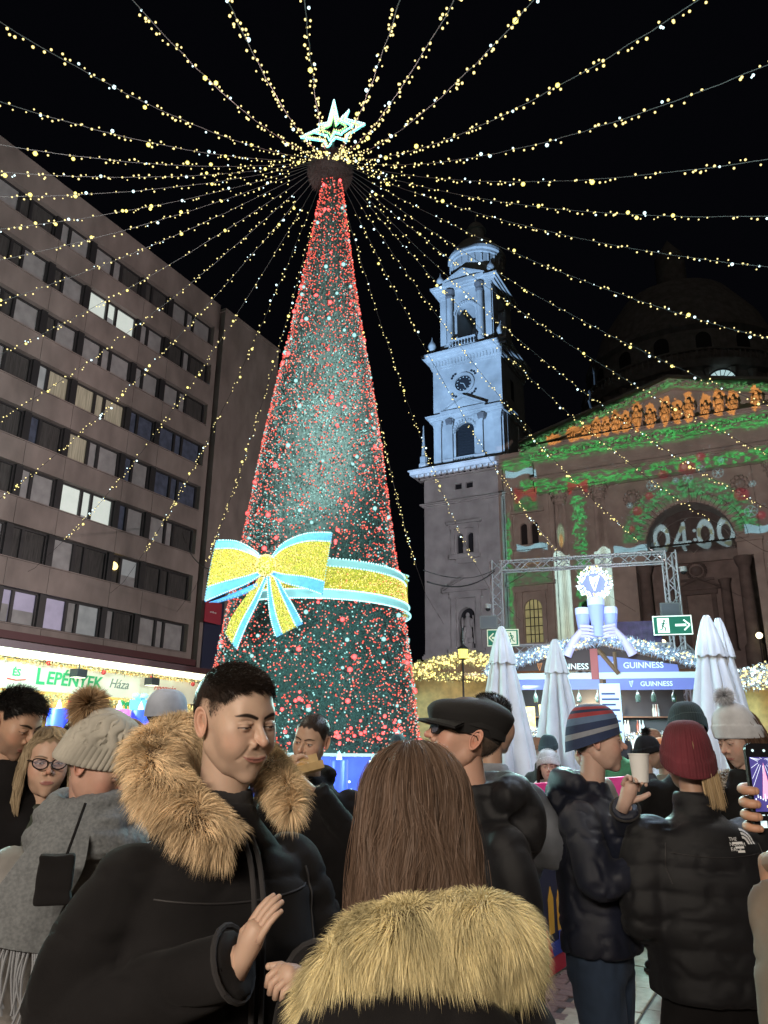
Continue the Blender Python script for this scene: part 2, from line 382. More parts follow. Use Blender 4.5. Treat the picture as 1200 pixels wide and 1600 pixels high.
def balusters(mb, x0, x1, y, z0, z1, n):
    mb.box(x0, x1, y-.15, y+.15, z1-.18, z1); mb.box(x0, x1, y-.15, y+.15, z0, z0+.15)
    for i in range(n):
        x = x0+(i+.5)*(x1-x0)/n; r = (x1-x0)/n*.3
        mb.lathe([(r*.6, z0+.15), (r, z0+.15+(z1-z0)*.25), (r*.5, z0+.15+(z1-z0)*.5), (r*.8, z1-.18)], (x, y, 0), 6)
def urn(mb, x, y, z, h):
    mb.lathe([(0, z), (h*.16, z), (h*.10, z+h*.15), (h*.10, z+h*.2), (h*.2, z+h*.45), (h*.17, z+h*.6), (h*.06, z+h*.75), (0, z+h)], (x, y, 0), 10)
def pediment(mb, cx, w, y, z, h, p=.5, t=.28):
    l, r = cx-w/2, cx+w/2
    mb.box(l, r, y-p, y, z, z+t)
    mb.prism([(l, z+t), (l+.01, z+t), (cx, z+h), (cx, z+h+t*1.2), (l-.1, z+t+t*.5)], y-p, y)
    mb.prism([(r-.01, z+t), (r, z+t), (r+.1, z+t+t*.5), (cx, z+h+t*1.2), (cx, z+h)], y-p+.001, y)
    mb.prism([(l, z+t), (r, z+t), (cx, z+h)], y-p*.35, y)
def figure(cx, cy, cz, h, seed, seated=True, lie=False):
    """a weathered stone figure: head, torso, lap and drapery grown together"""
    r = random.Random(seed); V = []; mb = MB(); s = h/1.4; f = r.choice((-1, 1))
    def e(x, y, z, a, b, c): mb.sphere((cx+x*s*f, cy+y*s, cz+z*s), (a*s, b*s, c*s), 10, 8)
    if lie:
        e(-.75, 0, .18, .4, .2, .16); e(-.2, 0, .25, .5, .25, .22); e(.3, 0, .38, .28, .24, .3); e(.5, 0, .75, .12, .12, .15); e(.15, -.1, .5, .3, .1, .1); e(-1.1, 0, .1, .25, .15, .1)
    elif seated:
        e(0, 0, 1.28, .12, .12, .15); e(0, .02, .9, .26, .19, .32); e(0, -.1, .5, .34, .36, .22); e(.12, -.3, .3, .14, .18, .36); e(-.16, -.28, .28, .14, .18, .34)
        e(.3, -.1, .85, .09, .16, .26); e(-.3, -.1, .8, .1, .14, .28); e(0, 0, .15, .4, .35, .25); e(.36, -.2, .55, .12, .2, .1)
    else:
        e(0, 0, 1.55, .12, .12, .15); e(0, 0, 1.15, .24, .17, .34); e(.28, -.05, 1.15, .08, .1, .3); e(-.26, -.1, 1.1, .08, .16, .25); e(0, -.02, .6, .26, .2, .5); e(0, 0, .2, .3, .24, .3)
        mb.tube([(cx+.42*s, cy-.15*s, cz), (cx+.36*s, cy-.15*s, cz+1.5*s)], .035*s, 5)
    for k in range(7):
        e(r.uniform(-.3, .3), -.25, r.uniform(.05, .8), r.uniform(.05, .1), r.uniform(.06, .12), r.uniform(.15, .3))
    return mb
# --- tower base block and wing
T0, T1 = -41.2, -29.7; TU = 89.1; TC = -35.45
mb = MB()
wall_open(mb, T0, T1, 0, 13.6, [], TU, .6)
wall_open(mb, T0, T1, 13.6, 24, [(TC, 2.2, 14.0, 19.2, True)], TU, .95)
wall_open(mb, T0, T1, 24, 33.4, [(TC-.72, .9, 26.3, 29.0, True), (TC+.72, .9, 26.3, 29.0, True)], TU, .6)
wall_open(mb, T0, T1, 33.4, 37, [(TC-.8, 1.0, 35.1, 35.9, False), (TC+.8, 1.0, 35.1, 35.9, False)], TU, .4)
mb.box(T0, T1, TU+1, 101, 0, 37); mb.add([(T0,TU,0),(T0,TU+1,0),(T0,TU+1,37),(T0,TU,37)], [(0,1,2,3)]); mb.add([(T1,TU,0),(T1,TU+1,0),(T1,TU+1,37),(T1,TU,37)], [(0,1,2,3)])
tower = bB(mb, 'bell_tower')
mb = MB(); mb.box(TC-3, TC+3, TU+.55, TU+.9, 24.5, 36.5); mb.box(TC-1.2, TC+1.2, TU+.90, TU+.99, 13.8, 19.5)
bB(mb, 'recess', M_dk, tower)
mb = MB(); ledge(mb, T0, T1, TU, 101, 33.2, [(.2, .25), (.2, .5)]); ledge(mb, T0, T1, TU, 101, 37, [(.25, .4), (.35, .8), (.5, 1.5), (.15, 1.7)])
ledge(mb, T0, T1, TU, 101, 12.9, [(.4, .3), (.25, .15)])
for k in range(16): x = T0-.5+k*(T1-T0+1)/15; mb.box(x-.16, x+.16, TU-1.25, TU, 37.25, 37.58)
bB(mb, 'cornice', M_st, tower)
mb = MB(); pediment(mb, TC, 6.2, TU, 21.2, 1.7, .6, .3)
mb.box(TC-2.0, TC-1.35, TU-.3, TU, 14, 21.2); mb.box(TC+1.35, TC+2.0, TU-.3, TU, 14, 21.2); mb.box(TC-2.2, TC+2.2, TU-.35, TU, 20.4, 21.2)
mb.box(TC-2.4, TC+2.4, TU-.45, TU, 13.6, 14.0); bB(mb, 'niche_frame', M_st, tower)
mb = MB(); mb.box(TC-1.9, TC-1.4, TU-.2, TU, 26.2, 30.2); mb.box(TC+1.4, TC+1.9, TU-.2, TU, 26.2, 30.2); mb.box(TC-2.0, TC+2.0, TU-.25, TU, 29.6, 30.2)
mb.box(TC-2.4, TC+2.4, TU-.55, TU, 30.2, 30.55); mb.box(TC-2.1, TC+2.1, TU-.5, TU, 25.5, 26.1); mb.box(TC-.2, TC+.2, TU-.1, TU+.1, 26.3, 29.5)
mb.box(TC-1.2, TC+1.2, TU-.3, TU, 24.9, 25.5); bB(mb, 'window_frame', M_st, tower)
mb = figure(TC, TU+.35, 14.6, 3.3, 3, seated=False); mb.box(TC-.6, TC+.6, TU, TU+.8, 14, 14.7); bB(mb, 'statue', M_st, tower, smooth=True)
# --- shaft
SU = 90.0; S0, S1 = -40.1, -29.9
mb = MB()
wall_open(mb, S0, S1, 38.25, 46.3, [(TC, 2.7, 39.9, 45.1, True)], SU, .8)
wall_open(mb, S0, S1, 46.3, 53.9, [], SU, .5)
mb.box(S0, S1, SU+1.2, 100, 38.25, 53.9)
for x in (S0, S1): mb.add([(x,SU,38.25),(x,SU+1.2,38.25),(x,SU+1.2,53.9),(x,SU,53.9)], [(0,1,2,3)])
mb.box(T0-.9, T1+.9, TU-.9, 101, 38.25, 38.7)
shaft = bB(mb, 'shaft')
mb = MB()
for x in (S0+.75, TC-2.2, TC+2.2, S1-.75): pilaster(mb, x, 1.0, SU, .35, 38.7, 45.7)
mb.box(TC-3.0, TC-1.6, SU-.6, SU, 38.7, 39.8); mb.box(TC+1.6, TC+3.0, SU-.6, SU, 38.7, 39.8)
ledge(mb, S0, S1, SU, 100, 45.7, [(.3, .45), (.3, .6), (.25, .9)])
pediment(mb, TC, 6.6, SU-.1, 46.55, 2.0, .8, .3)
for k in range(13):
    t = PI*k/12; mb.box(TC+1.6*math.cos(t)-.16, TC+1.6*math.cos(t)+.16, SU-.2, SU, 43.75+1.6*math.sin(t)-.16, 43.75+1.6*math.sin(t)+.16)
mb.box(S1-.002, S1+.25, SU+1, SU+2.2, 39, 45.7); mb.box(S1-.002, S1+.25, SU+6, SU+7.4, 39, 45.7)
ledge(mb, S0, S1, SU, 100, 53.9, [(.3, .2), (.9, .3), (.3, .7), (.35, 1.1), (.3, 1.35)])
for k in range(22): x = S0+.1+k*(S1-S0-.2)/21; mb.box(x-.14, x+.14, SU-.42, SU, 54.25, 54.95); 
for k in range(18): yy = SU+.3+k*.55; mb.box(S1, S1+.42, yy-.14, yy+.14, 54.25, 54.95)
bB(mb, 'pilasters_and_cornice', M_st, shaft)
mb = MB(); balusters(mb, TC-1.6, TC+1.6, SU-.35, 38.7, 39.9, 9); bB(mb, 'balustrade', M_st, shaft); mb = MB(); balusters(mb, -37.3, -33.2, SU-.9, 56.3, 57.6, 9); bB(mb, 'balustrade', M_st, shaft)
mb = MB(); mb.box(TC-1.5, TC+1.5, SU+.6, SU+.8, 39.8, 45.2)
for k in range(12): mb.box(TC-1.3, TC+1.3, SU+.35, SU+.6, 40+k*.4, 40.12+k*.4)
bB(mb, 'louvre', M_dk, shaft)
mb = MB(); mb.box(S1+.01, S1+.04, SU+3.8, SU+5.0, 49, 52.0); mb.prism([(TC-9, 49)], 0, 0) if 0 else None
bB(mb, 'side_window', M_dk, shaft)
# clock
CZ = 50.9
mb = MB(); cyl = []
mb.add([(TC+1.62*math.cos(2*PI*k/32), SU-.25, CZ+1.62*math.sin(2*PI*k/32)) for k in range(32)]+[(TC+1.22*math.cos(2*PI*k/32), SU-.25, CZ+1.22*math.sin(2*PI*k/32)) for k in range(32)]
       +[(TC+1.62*math.cos(2*PI*k/32), SU+.0, CZ+1.62*math.sin(2*PI*k/32)) for k in range(32)]+[(TC+1.22*math.cos(2*PI*k/32), SU-.02, CZ+1.22*math.sin(2*PI*k/32)) for k in range(32)],
       [(k, (k+1) % 32, 32+(k+1) % 32, 32+k) for k in range(32)]+[(k, 64+k, 64+(k+1) % 32, (k+1) % 32) for k in range(32)]+[(32+k, 32+(k+1) % 32, 96+(k+1) % 32, 96+k) for k in range(32)])
bB(mb, 'clock_ring', M_st, shaft)
mb = MB(); mb.add([(TC+1.25*math.cos(2*PI*k/32), SU-.03, CZ+1.25*math.sin(2*PI*k/32)) for k in range(32)], [tuple(range(31, -1, -1))])
for s in (-1, 1):
    for t in (-1, 1):
        for a, b2 in ((1.55, 1.55), (1.2, 1.75), (1.75, 1.2)):
            mb.add([(TC+s*a+.2*math.cos(2*PI*k/10), SU-.015, CZ+t*b2+.2*math.sin(2*PI*k/10)) for k in range(10)], [tuple(range(9, -1, -1))])
bB(mb, 'clock_face', M_dk, shaft)
mb = MB()
for k in range(12):
    t = 2*PI*k/12; x, z = TC+.98*math.cos(t), CZ+.98*math.sin(t); mb.box(x-.07, x+.07, SU-.06, SU-.035, z-.07, z+.07)
mb.prism([(TC-.05, CZ), (TC+.05, CZ), (TC+.32, CZ-.7), (TC+.25, CZ-.72)], SU-.08, SU-.06); mb.prism([(TC, CZ-.05), (TC, CZ+.05), (TC-.5, CZ+.2), (TC-.5, CZ+.12)], SU-.1, SU-.08)
bB(mb, 'clock_hands', mat('clock_gilt', (.5, .5, .45), rough=.5), shaft)
# --- belfry
BU = 91.0; BC = -35.2; B0, B1 = -39.3, -31.1
mb = MB()
mb.box(S0-.5, S1+.5, SU-.4, 99.5, 56.25, 56.5)
wall_open(mb, B0, B1, 56.5, 67, [(BC, 2.9, 57.4, 64.2, True)], BU, 1.0)
mb.box(B0, B0+2.2, BU+1, 99, 56.5, 67); mb.box(B1-2.2, B1, BU+1, 93, 56.5, 67); mb.box(B1-2.2, B1, 96.5, 99, 56.5, 67); mb.box(B0, B1, 98.2, 99.2, 56.5, 67); mb.box(B0, B1, BU+.9, 99, 65.2, 67)
mb.add([(B0,BU,56.5),(B0,BU+1,56.5),(B0,BU+1,67),(B0,BU,67)], [(0,1,2,3)]); mb.add([(B1,BU,56.5),(B1,BU+1,56.5),(B1,BU+1,67),(B1,BU,67)], [(0,1,2,3)])
belf = bB(mb, 'belfry')
mb = MB()
for x in (BC-2.35, BC+2.35):
    mb.lathe([(.62, 57.3), (.62, 57.8), (.5, 57.9), (.47, 65.2)], (x, BU-.55, 0), 14)
    mb.box(x-.7, x+.7, BU-1.2, BU, 56.5, 57.3)
for x in (B0+.6, B1-.6): pilaster(mb, x, .9, BU, .3, 56.5, 66.6)
ledge(mb, B0, B1, BU-.1, 99.4, 66.6, [(.35, .5), (.3, .8), (.3, 1.1)])
pediment(mb, BC, 6.4, BU-.3, 67.55, 1.7, .9, .35)
for k in range(17): t = PI*k/16; mb.box(BC+1.75*math.cos(t)-.15, BC+1.75*math.cos(t)+.15, BU-.25, BU, 62.75+1.75*math.sin(t)-.15, 62.75+1.75*math.sin(t)+.15)
for k in range(18): x = B0+k*(B1-B0)/17; mb.box(x-.12, x+.12, BU-.75, BU, 66.96, 67.2)
bB(mb, 'columns_and_pediment', M_st, belf)
mb = MB()
for x in (BC-2.35, BC+2.35):
    mb.lathe([(.47, 65.2), (.62, 65.5), (.55, 65.9), (.8, 66.5), (.8, 66.6)], (x, BU-.55, 0), 10)
    mb.lathe([(.42, 44.8), (.55, 45.0), (.7, 45.6)], (x, SU-.3, 0), 8)
bB(mb, 'capital', M_std, belf)
mb = MB()
for x, y_, z_ in ((S0-.2, SU+.2, 56.5), (S1+.1, SU+.2, 56.5), (B0+.1, BU, 67.6), (B1-.1, BU, 67.6)): m2 = MB(); urn(m2, x, y_, z_, 3.1); bB(m2, 'urn', M_st, belf, smooth=True)
mb.lathe([(.7, 38.7), (.7, 39.6), (.5, 39.7), (.55, 40.6), (.3, 40.9), (.06, 45.4), (0, 45.5)], (T0-.2, TU+.3, 0), 8)
bB(mb, 'obelisk', M_st, belf)
mb = MB(); DC = (BC+.3, BU+4.3, 0)
mb.lathe([(4.3, 67.5), (4.3, 68.4), (4.0, 68.5), (4.0, 72.9), (4.2, 73.0), (4.2, 73.4), (4.45, 73.6), (4.45, 74.1), (4.1, 74.2), (3.9, 75.0), (3.0, 76.4), (1.6, 77.4), (1.3, 77.5), (1.3, 79.4), (1.6, 79.5), (1.0, 80.6), (.1, 81.4), (.08, 82.8), (0, 82.8)], DC, 36)
bB(mb, 'drum', M_st, bas, smooth=False).parent = belf
mb = MB()
for k in range(24):
    t = 2*PI*k/24; mb.box(DC[0]+4.05*math.cos(t)-.13, DC[0]+4.05*math.cos(t)+.13, DC[1]+4.05*math.sin(t)-.13, DC[1]+4.05*math.sin(t)+.13, 71.4, 72.6)
bB(mb, 'drum_ribs', M_st, belf)
for o in belf.children:
    if o.name.startswith('drum') and not o.name.startswith('drum_'): o.location = (0, 0, 0)
# --- wing between tower and portico
WU = 88.3
mb = MB()
wall_open(mb, T1, -15.2, 0, 13.6, [], WU, .6)
wall_open(mb, T1, -15.2, 13.6, 24, [(-26.6, 2.2, 14.2, 19.4, True), (-20.0, 1.8, 14.2, 18.8, True)], WU, .5)
wall_open(mb, T1, -15.2, 24, 33, [(-27.3, .9, 26.2, 29.0, True), (-25.9, .9, 26.2, 29.0, True)], WU, .5)
wall_open(mb, T1, -15.2, 33, 37, [], WU, .5)
wall_open(mb, -1.2, 12, 0, 37, [], WU, .5)
mb.box(T1, -15.2, WU+.8, 100, 0, 37); mb.box(-1.2, 12, WU+.8, 100, 0, 37); mb.box(-15.2, -1.2, 94, 100, 0, 37)
mb.box(T1, 12, WU+.8, 140, 34, 37.5)
wing = bB(mb, 'facade_wall')
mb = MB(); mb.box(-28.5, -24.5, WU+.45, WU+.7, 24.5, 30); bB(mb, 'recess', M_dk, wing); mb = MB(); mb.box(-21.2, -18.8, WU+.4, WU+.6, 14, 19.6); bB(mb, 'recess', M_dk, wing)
mb = MB(); mb.box(-27.8, -25.4, WU+.45, WU+.55, 14, 19.5); bB(mb, 'lit_glass', mat('lit_church_glass', (.4, .38, .2), rough=.5, emit=.22, ecol=(.75, .72, .32), noise=.5, nscale=1), wing)
mb = MB()
for x in (-27.1, -26.6, -26.1): mb.box(x-.05, x+.05, WU+.38, WU+.44, 14.2, 19.4)
for z in (15.2, 16.2, 17.2, 18.2): mb.box(-27.7, -25.5, WU+.37, WU+.43, z-.05, z+.05)
bB(mb, 'window_bars', M_dfr, wing)
mb = MB(); pediment(mb, -26.6, 6.0, WU, 21.0, 1.8, .6, .3); mb.box(-28.3, -27.8, WU-.3, WU, 13.6, 21); mb.box(-25.4, -24.9, WU-.3, WU, 13.6, 21); mb.box(-28.6, -24.6, WU-.35, WU, 20.3, 21)
mb.box(-28.7, -24.5, WU-.5, WU, 25.5, 26.1); mb.box(-28.7, -24.5, WU-.5, WU, 30.2, 30.6); mb.box(-26.75, -26.45, WU-.1, WU, 26.2, 30.2)
ledge(mb, T1, -15.2, WU, 90, 12.9, [(.4, .3), (.25, .15)]); ledge(mb, T1+.01, -15.2, WU, 90, 32.9, [(.2, .2), (.25, .4)])
ledge(mb, T1+.01, -25, WU, 90, 36.8, [(.35, .4), (.35, .8), (.55, 1.3)])
for x in (-29.0, -24.3): mb.box(x-.35, x+.35, WU-.2, WU, 13.6, 33)
bB(mb, 'mouldings', M_st, wing)
# --- portico
PU = 87.4; PC = -8.4
mb = MB()
holes = arch_poly(PC+.15, 9.6, 24.0, 28.9, 24)
wall_open(mb, -15.2, -1.2, 24.0, 32.2, [(PC+.15, 9.4, 24.0, 28.75, True)], WU-.3, 2.6)
mb.box(-15.3, -12.95, WU-.35, WU+1.4, 22.2, 24.0); mb.box(-3.6, -1.1, WU-.35, WU+1.4, 22.2, 24.0)
mb.box(-15.4, -12.8, WU-.6, WU+1.5, 23.7, 24.02); mb.box(-3.75, -1.0, WU-.6, WU+1.5, 23.7, 24.02)
mb.box(-15.2, -14.3, WU-.3, 94, 0, 22.2); mb.box(-2.1, -1.2, WU-.3, 94, 0, 22.2)
port = bB(mb, 'portico')
mb = MB()
for k in range(33):   # archivolt blocks
    a0, a1 = PI*k/33+.004, PI*(k+1)/33-.004; cx, cz = PC+.15, 24.05
    p = [(cx+4.72*math.cos(a0), cz+4.72*math.sin(a0)), (cx+5.9*math.cos(a0), cz+5.9*math.sin(a0)), (cx+5.9*math.cos(a1), cz+5.9*math.sin(a1)), (cx+4.72*math.cos(a1), cz+4.72*math.sin(a1))]
    mb.prism(p, WU-.62, WU-.3)
bB(mb, 'archivolt', M_st, port)
mb = MB(); mb.box(-15.0, -1.4, 93.0, 94, 0, 30); mb.box(-13.5, -3.0, 91.3, 93, 0, 12.5)
mb.box(-13.2, -3.2, 90.9, 91.4, 22.6, 29.2)
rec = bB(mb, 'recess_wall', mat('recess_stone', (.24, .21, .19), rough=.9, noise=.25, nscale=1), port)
mb = MB(); cxx = PC+.15   # mullions of the lunette window
for a in (2, 6): t = PI*a/8; mb.tube([(cxx, 90.85, 23.6), (cxx+4.6*math.cos(t), 90.85, 23.6+4.6*math.sin(t))], .07, 4)
for r_ in (4.3,): mb.tube([(cxx+r_*math.cos(PI*k/16), 90.85, 23.6+r_*math.sin(PI*k/16)) for k in range(17)], .07, 4)
bB(mb, 'lunette_bars', M_st, port)
mb = MB()
for x in (-13.5, -3.2): mb.lathe([(.95, 10), (.95, 12.6), (.72, 12.9), (.68, 13.4), (.6, 20.9), (.62, 21), (.8, 21.4), (.95, 22.0), (.95, 22.2)], (x, WU+.4, 0), 18)
for x in (-11.3, -5.5): mb.lathe([(.8, 10), (.8, 12.6), (.55, 12.9), (.5, 20), (.7, 20.6)], (x, 92.2, 0), 14)
bB(mb, 'inner_column', M_std, port, smooth=True)
mb = MB(); mb.box(-10.4, -6.4, 92.5, 93, 19.2, 19.7); mb.box(-10.2, -9.7, 92.6, 93, 12.4, 19.2); mb.box(-7.1, -6.6, 92.6, 93, 12.4, 19.2); pediment(mb, -8.4, 4.8, 92.7, 19.7, 1.2, .4, .2)
mb.lathe([(0, 0), (1.0, 0)], (0, 0, 0), 4) if 0 else None
for k in range(20): t = 2*PI*k/20; mb.sphere((-8.4+1.0*math.cos(t), 92.9, 22.0+1.0*math.sin(t)), .2, 6, 4)
mb.sphere((-8.4, 92.95, 22.0), (.7, .2, .6), 8, 6); mb.box(-10.2, -6.6, 92.7, 93, 20.8, 21.1) 
bB(mb, 'door_frame', M_std, port)
# fluted columns
for x in (-22.4, -17.7, .9, 5.6):
    mb = MB(); n = 48; prof = [(.95, 12.2), (.95, 13.0), (.82, 13.2), (.86, 13.5)]
    mb.box(x-1.15, x+1.15, PU-.75, PU+.9, 9, 12.2); mb.lathe(prof, (x, PU+.05, 0), 24)
    V = []; 
    for zi, (z, rr) in enumerate([(13.5, .74), (20, .73), (26, .69), (30.4, .64)]):
        for k in range(n):
            t = 2*PI*k/n; r_ = rr*(1 if k % 2 == 0 else .86); V.append((x+r_*math.cos(t), PU+.05+r_*math.sin(t), z))
    mb.add(V, [(j*n+k, j*n+(k+1) % n, (j+1)*n+(k+1) % n, (j+1)*n+k) for j in range(3) for k in range(n)])
    c = bB(mb, 'column')
    mb = MB(); mb.lathe([(.66, 30.4), (.72, 30.55), (.66, 30.7), (.8, 31.4), (.75, 31.45), (.95, 32.0), (.9, 32.02)], (x, PU+.05, 0), 16); mb.box(x-1.05, x+1.05, PU-.95, PU+1, 32.0, 32.25)
    for k in range(12):
        for zz, rr in ((31.1, .84), (31.8, .98)): t = 2*PI*(k+.5*(zz > 31.5))/12; mb.sphere((x+rr*math.cos(t), PU+.05+rr*math.sin(t), zz), (.13, .13, .2), 6, 4)
    bB(mb, 'capital', M_st, c)
# entablature and pediment
mb = MB(); E0, E1 = -25.2, 8.4
mb.box(E0, E1, PU-.5, WU+1, 32.25, 33.0); mb.box(E0-.05, E1+.05, PU-.6, WU+1, 33.0, 33.7); ledge(mb, E0, E1, PU-.5, WU+1, 33.7, [(.2, .2), (.3, .35)])
mb.box(E0, E1, PU-.5, WU+1, 34.2, 36.3)
ledge(mb, E0, E1, PU-.5, WU+1, 36.3, [(.25, .2), (.5, .35), (.3, 1.1), (.35, 1.3), (.2, 1.5)])
for k in range(46): x = E0+.2+k*(E1-E0-.4)/45; mb.box(x-.2, x+.2, PU-1.5, PU-.8, 36.7, 37.02)
ent = bB(mb, 'entablature')
ZL, ZA = 37.9, 43.7; L0, L1 = -26.6, 9.8
mb = MB()
for s, l in ((1, L0), (-1, L1)):
    for t0, t1, p in ((0, .45, .8), (.45, .8, 1.4), (.8, 1.1, 1.9)):
        q = [(l, ZL+t0), (PC, ZA-1.0+t0), (PC, ZA-1.0+t1), (l, ZL+t1)]
        if s < 0: q = q[::-1]
        mb.prism(q, PU-p, WU+1)
    for k in range(1, 24):
        f = k/24; x = l+(PC-l)*f; z = ZL+.0+(ZA-1.0-ZL)*f; mb.box(x-.2, x+.2, PU-1.7, PU-1.0, z+.1, z+.42)
rake = bB(mb, 'pediment_rake')
mb = MB(); mb.prism([(L0+1, ZL), (L1-1, ZL), (PC, ZA-.9)], PU+.25, WU+1); bB(mb, 'tympanum', M_st)
M_fig = M_st
for i, (x, h, kd) in enumerate([(-22.6, 1.0, 'l'), (-20.1, 1.5, 'l'), (-17.2, 1.9, 's'), (-14.9, 2.3, 's'), (-12.4, 2.9, 's'), (-9.2, 2.7, 's'), (-6.6, 2.7, 's'), (-3.4, 2.6, 's'), (-2.0, 2.1, 's'), (.4, 2.2, 's'), (2.4, 1.8, 's'), (4.6, 1.3, 'l'), (-18.6, 1.3, 's'), (-16.1, 1.7, 's'), (-13.7, 2.0, 's'), (-10.9, 2.2, 's'), (-7.9, 2.1, 's'), (-4.9, 2.0, 's')]):
    mb = figure(x, PU-.75, 37.95, h*1.02, 20+i, lie=(kd == 'l')); bB(mb, 'tympanum_figure', M_fig, smooth=True)
# keystones and roundel heads in the spandrels
for x in (PC-5.6, PC+5.9):
    mb = MB(); mb.sphere((x, WU-.35, 30.2), (.55, .35, .6), 10, 8); [mb.sphere((x+.75*math.cos(2*PI*k/10), WU-.3, 30.2+.8*math.sin(2*PI*k/10)), .3, 6, 4) for k in range(10)]; bB(mb, 'roundel', M_st, port)
mb = MB(); mb.box(PC-.35, PC+.65, WU-.9, WU-.3, 28.7, 30.6); bB(mb, 'keystone', M_st, port)
# globe lamps at the entrance
for i, (v, z) in enumerate([(-12.0, 13.2), (-2.6, 13.4)]):
    l_ = thing('entrance_lamp', ['glowing globe lamp at the left side of the basilica entrance', 'glowing globe lamp at the right side of the basilica entrance'][i], 'lamp', PV(v, 86.8, z), -A28, 'globe lamps at the basilica entrance')
    mb = MB(); mb.sphere((0, 0, 0), .33); mb.build('globe', mat('lamp_globe', (1, .9, .6), emit=4, ecol=(1, .86, .5)), l_, smooth=True)
    mb = MB(); mb.tube([(0, 0, -.33), (0, 0, -3)], .06, 6); mb.build('post', M_dfr, l_)
# --- dome behind
M_fan = mat('lit_fanlight', (.5, .6, .6), emit=.8, ecol=(.55, .78, .80))
M_dome = mat('dome_stone', (.24, .22, .20), rough=.9, noise=.3, nscale=1)
mb = MB(); dcc = (PC-1.5, 126, 0)
mb.lathe([(17, 34), (17, 47), (17.6, 47.5), (17.6, 48.3), (16.4, 48.4), (16.2, 55.5), (16.9, 56), (17.3, 57), (16, 57.1), (15.4, 57.2), (15.2, 63), (15.9, 63.6), (15.9, 64.2), (15.0, 64.4), (13, 70), (9, 76), (3, 79.5), (2.5, 80), (2.5, 86), (0, 90)], dcc, 48)
dome = bB(mb, 'dome', M_dome)
mb = MB()
for k in range(60):
    t = PI+PI*k/60; x, y = dcc[0]+16.7*math.cos(t), dcc[1]+16.7*math.sin(t); mb.lathe([(.18, 57.1), (.28, 57.7), (.14, 58.2), (.2, 58.6)], (x, y, 0), 5)
mb.lathe([(16.4, 58.6), (17.0, 58.6), (17.0, 58.9), (16.4, 58.9)], dcc, 48)
bB(mb, 'dome_balustrade', M_dome, dome)
mb = MB()
for k in range(16):
    t = PI+.1+PI*k/16
    for (z0, z1, rr) in ((48.4, 55.5, 16.4),):
        x, y = dcc[0]+rr*math.cos(t), dcc[1]+rr*math.sin(t); mb.lathe([(.7, z0), (.6, z0+.5), (.55, z1-1), (.8, z1)], (x, y, 0), 8)
bB(mb, 'drum_columns', M_dome, dome)
mb = MB()
for k in range(8):
    t = PI+.3+PI*k/8; x, y = dcc[0]+15.32*math.cos(t), dcc[1]+15.32*math.sin(t)
    a = t+PI/2; ca, sa = math.cos(a), math.sin(a)
    mb = MB(); out = arch_poly(0, 2.2, 59.2, 62.4, 8); mb.add([(x+px_*ca, y+px_*sa, z) for px_, z in out], [tuple(range(len(out)))]); bB(mb, 'dome_window', M_dk, dome)

fx_, fz_, fy_ = -3.6, 52.6, 109.3
mb = MB(); mb.prism([(fx_+2.0*math.cos(PI*k/20), fz_+2.0*math.sin(PI*k/20)) for k in range(21)], fy_, fy_+.1); fl = bB(mb, 'fanlight', M_fan, dome)
mb = MB()
for k in range(1, 8): t = PI*k/8; mb.tube([(fx_, fy_-.05, fz_), (fx_+2*math.cos(t), fy_-.05, fz_+2*math.sin(t))], .05, 4)
mb.tube([(fx_+1.0*math.cos(PI*k/12), fy_-.05, fz_+1.0*math.sin(PI*k/12)) for k in range(13)], .05, 4); mb.tube([(fx_+2.05*math.cos(PI*k/16), fy_-.05, fz_+2.05*math.sin(PI*k/16)) for k in range(17)], .14, 5)
bB(mb, 'fanlight_bars', M_dfr, dome)
# ------------------------------------------------------------ the light show: a slide thrown on the facade by a real projector lamp
PPM = 20; VA, VB, ZA0, ZB0 = -46., 12., 1., 46.
NX, NZ = int((VB-VA)*PPM), int((ZB0-ZA0)*PPM)
gx, gz = np.meshgrid(VA+(np.arange(NX)+.5)/PPM, ZA0+(np.arange(NZ)+.5)/PPM)
slide = np.zeros((NZ, NX, 3))
def paint(mask, c, a=1.):
    global slide
    m = np.clip(mask, 0, 1)[..., None]*a; slide = slide*(1-m)+np.array(c)*m
def sm(x, w=.06): return np.clip(.5-x/w, 0, 1)      # x<0 inside
def fn(s, o=3, seed=0, sx=1, sz=1): return fbm(np.stack([gx*s*sx, gz*s*sz, gx*0+seed*7.3], -1), o, seed)
n1 = fn(1.1, 4, 1); n2 = fn(3.2, 3, 2)
rooft = np.where(np.abs(gx+8.4) < 18.4, 37.9+(18.4-np.abs(gx+8.4))*.335, 38.4)
tower_m = sm(gx+29.7)*sm(gz-38.2)*sm(-(gx+45)); port_m = sm(-(gx+29.7))*sm(gz-rooft-.35)
paint(tower_m, (.26, .255, .31)); paint(port_m, (.205, .150, .140))
slide *= (.75+.5*n1)[..., None]
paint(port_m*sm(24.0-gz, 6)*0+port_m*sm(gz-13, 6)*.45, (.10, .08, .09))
def leaves(mask, dens=.5, seed=5, c=(.12, .92, .22)):
    a = fn(2.2, 2, seed, 1, 2.2); b = fn(5.5, 2, seed+1); l = np.clip((a-.40)*9, 0, 1)*(.25+1.5*np.clip((b-.34)*2.6, 0, 1))
    m = np.clip(mask, 0, 1)*np.clip(l*1.5*dens*2, 0, 1)
    slide[:] = slide*(1-m[..., None]*.9)+np.array(c)*(m*(.15+1.7*np.clip(b-.2, 0, 1)))[..., None]
inT = sm(-(gx+27))*sm(gx-10.4)
dr = gz-(37.9+(18.2-np.abs(gx+8.4))*.27)            # distance above the raking cornice
leaves(inT*sm(np.abs(dr-.65)-.75, .4), .55, 5, (.15, .62, .20))
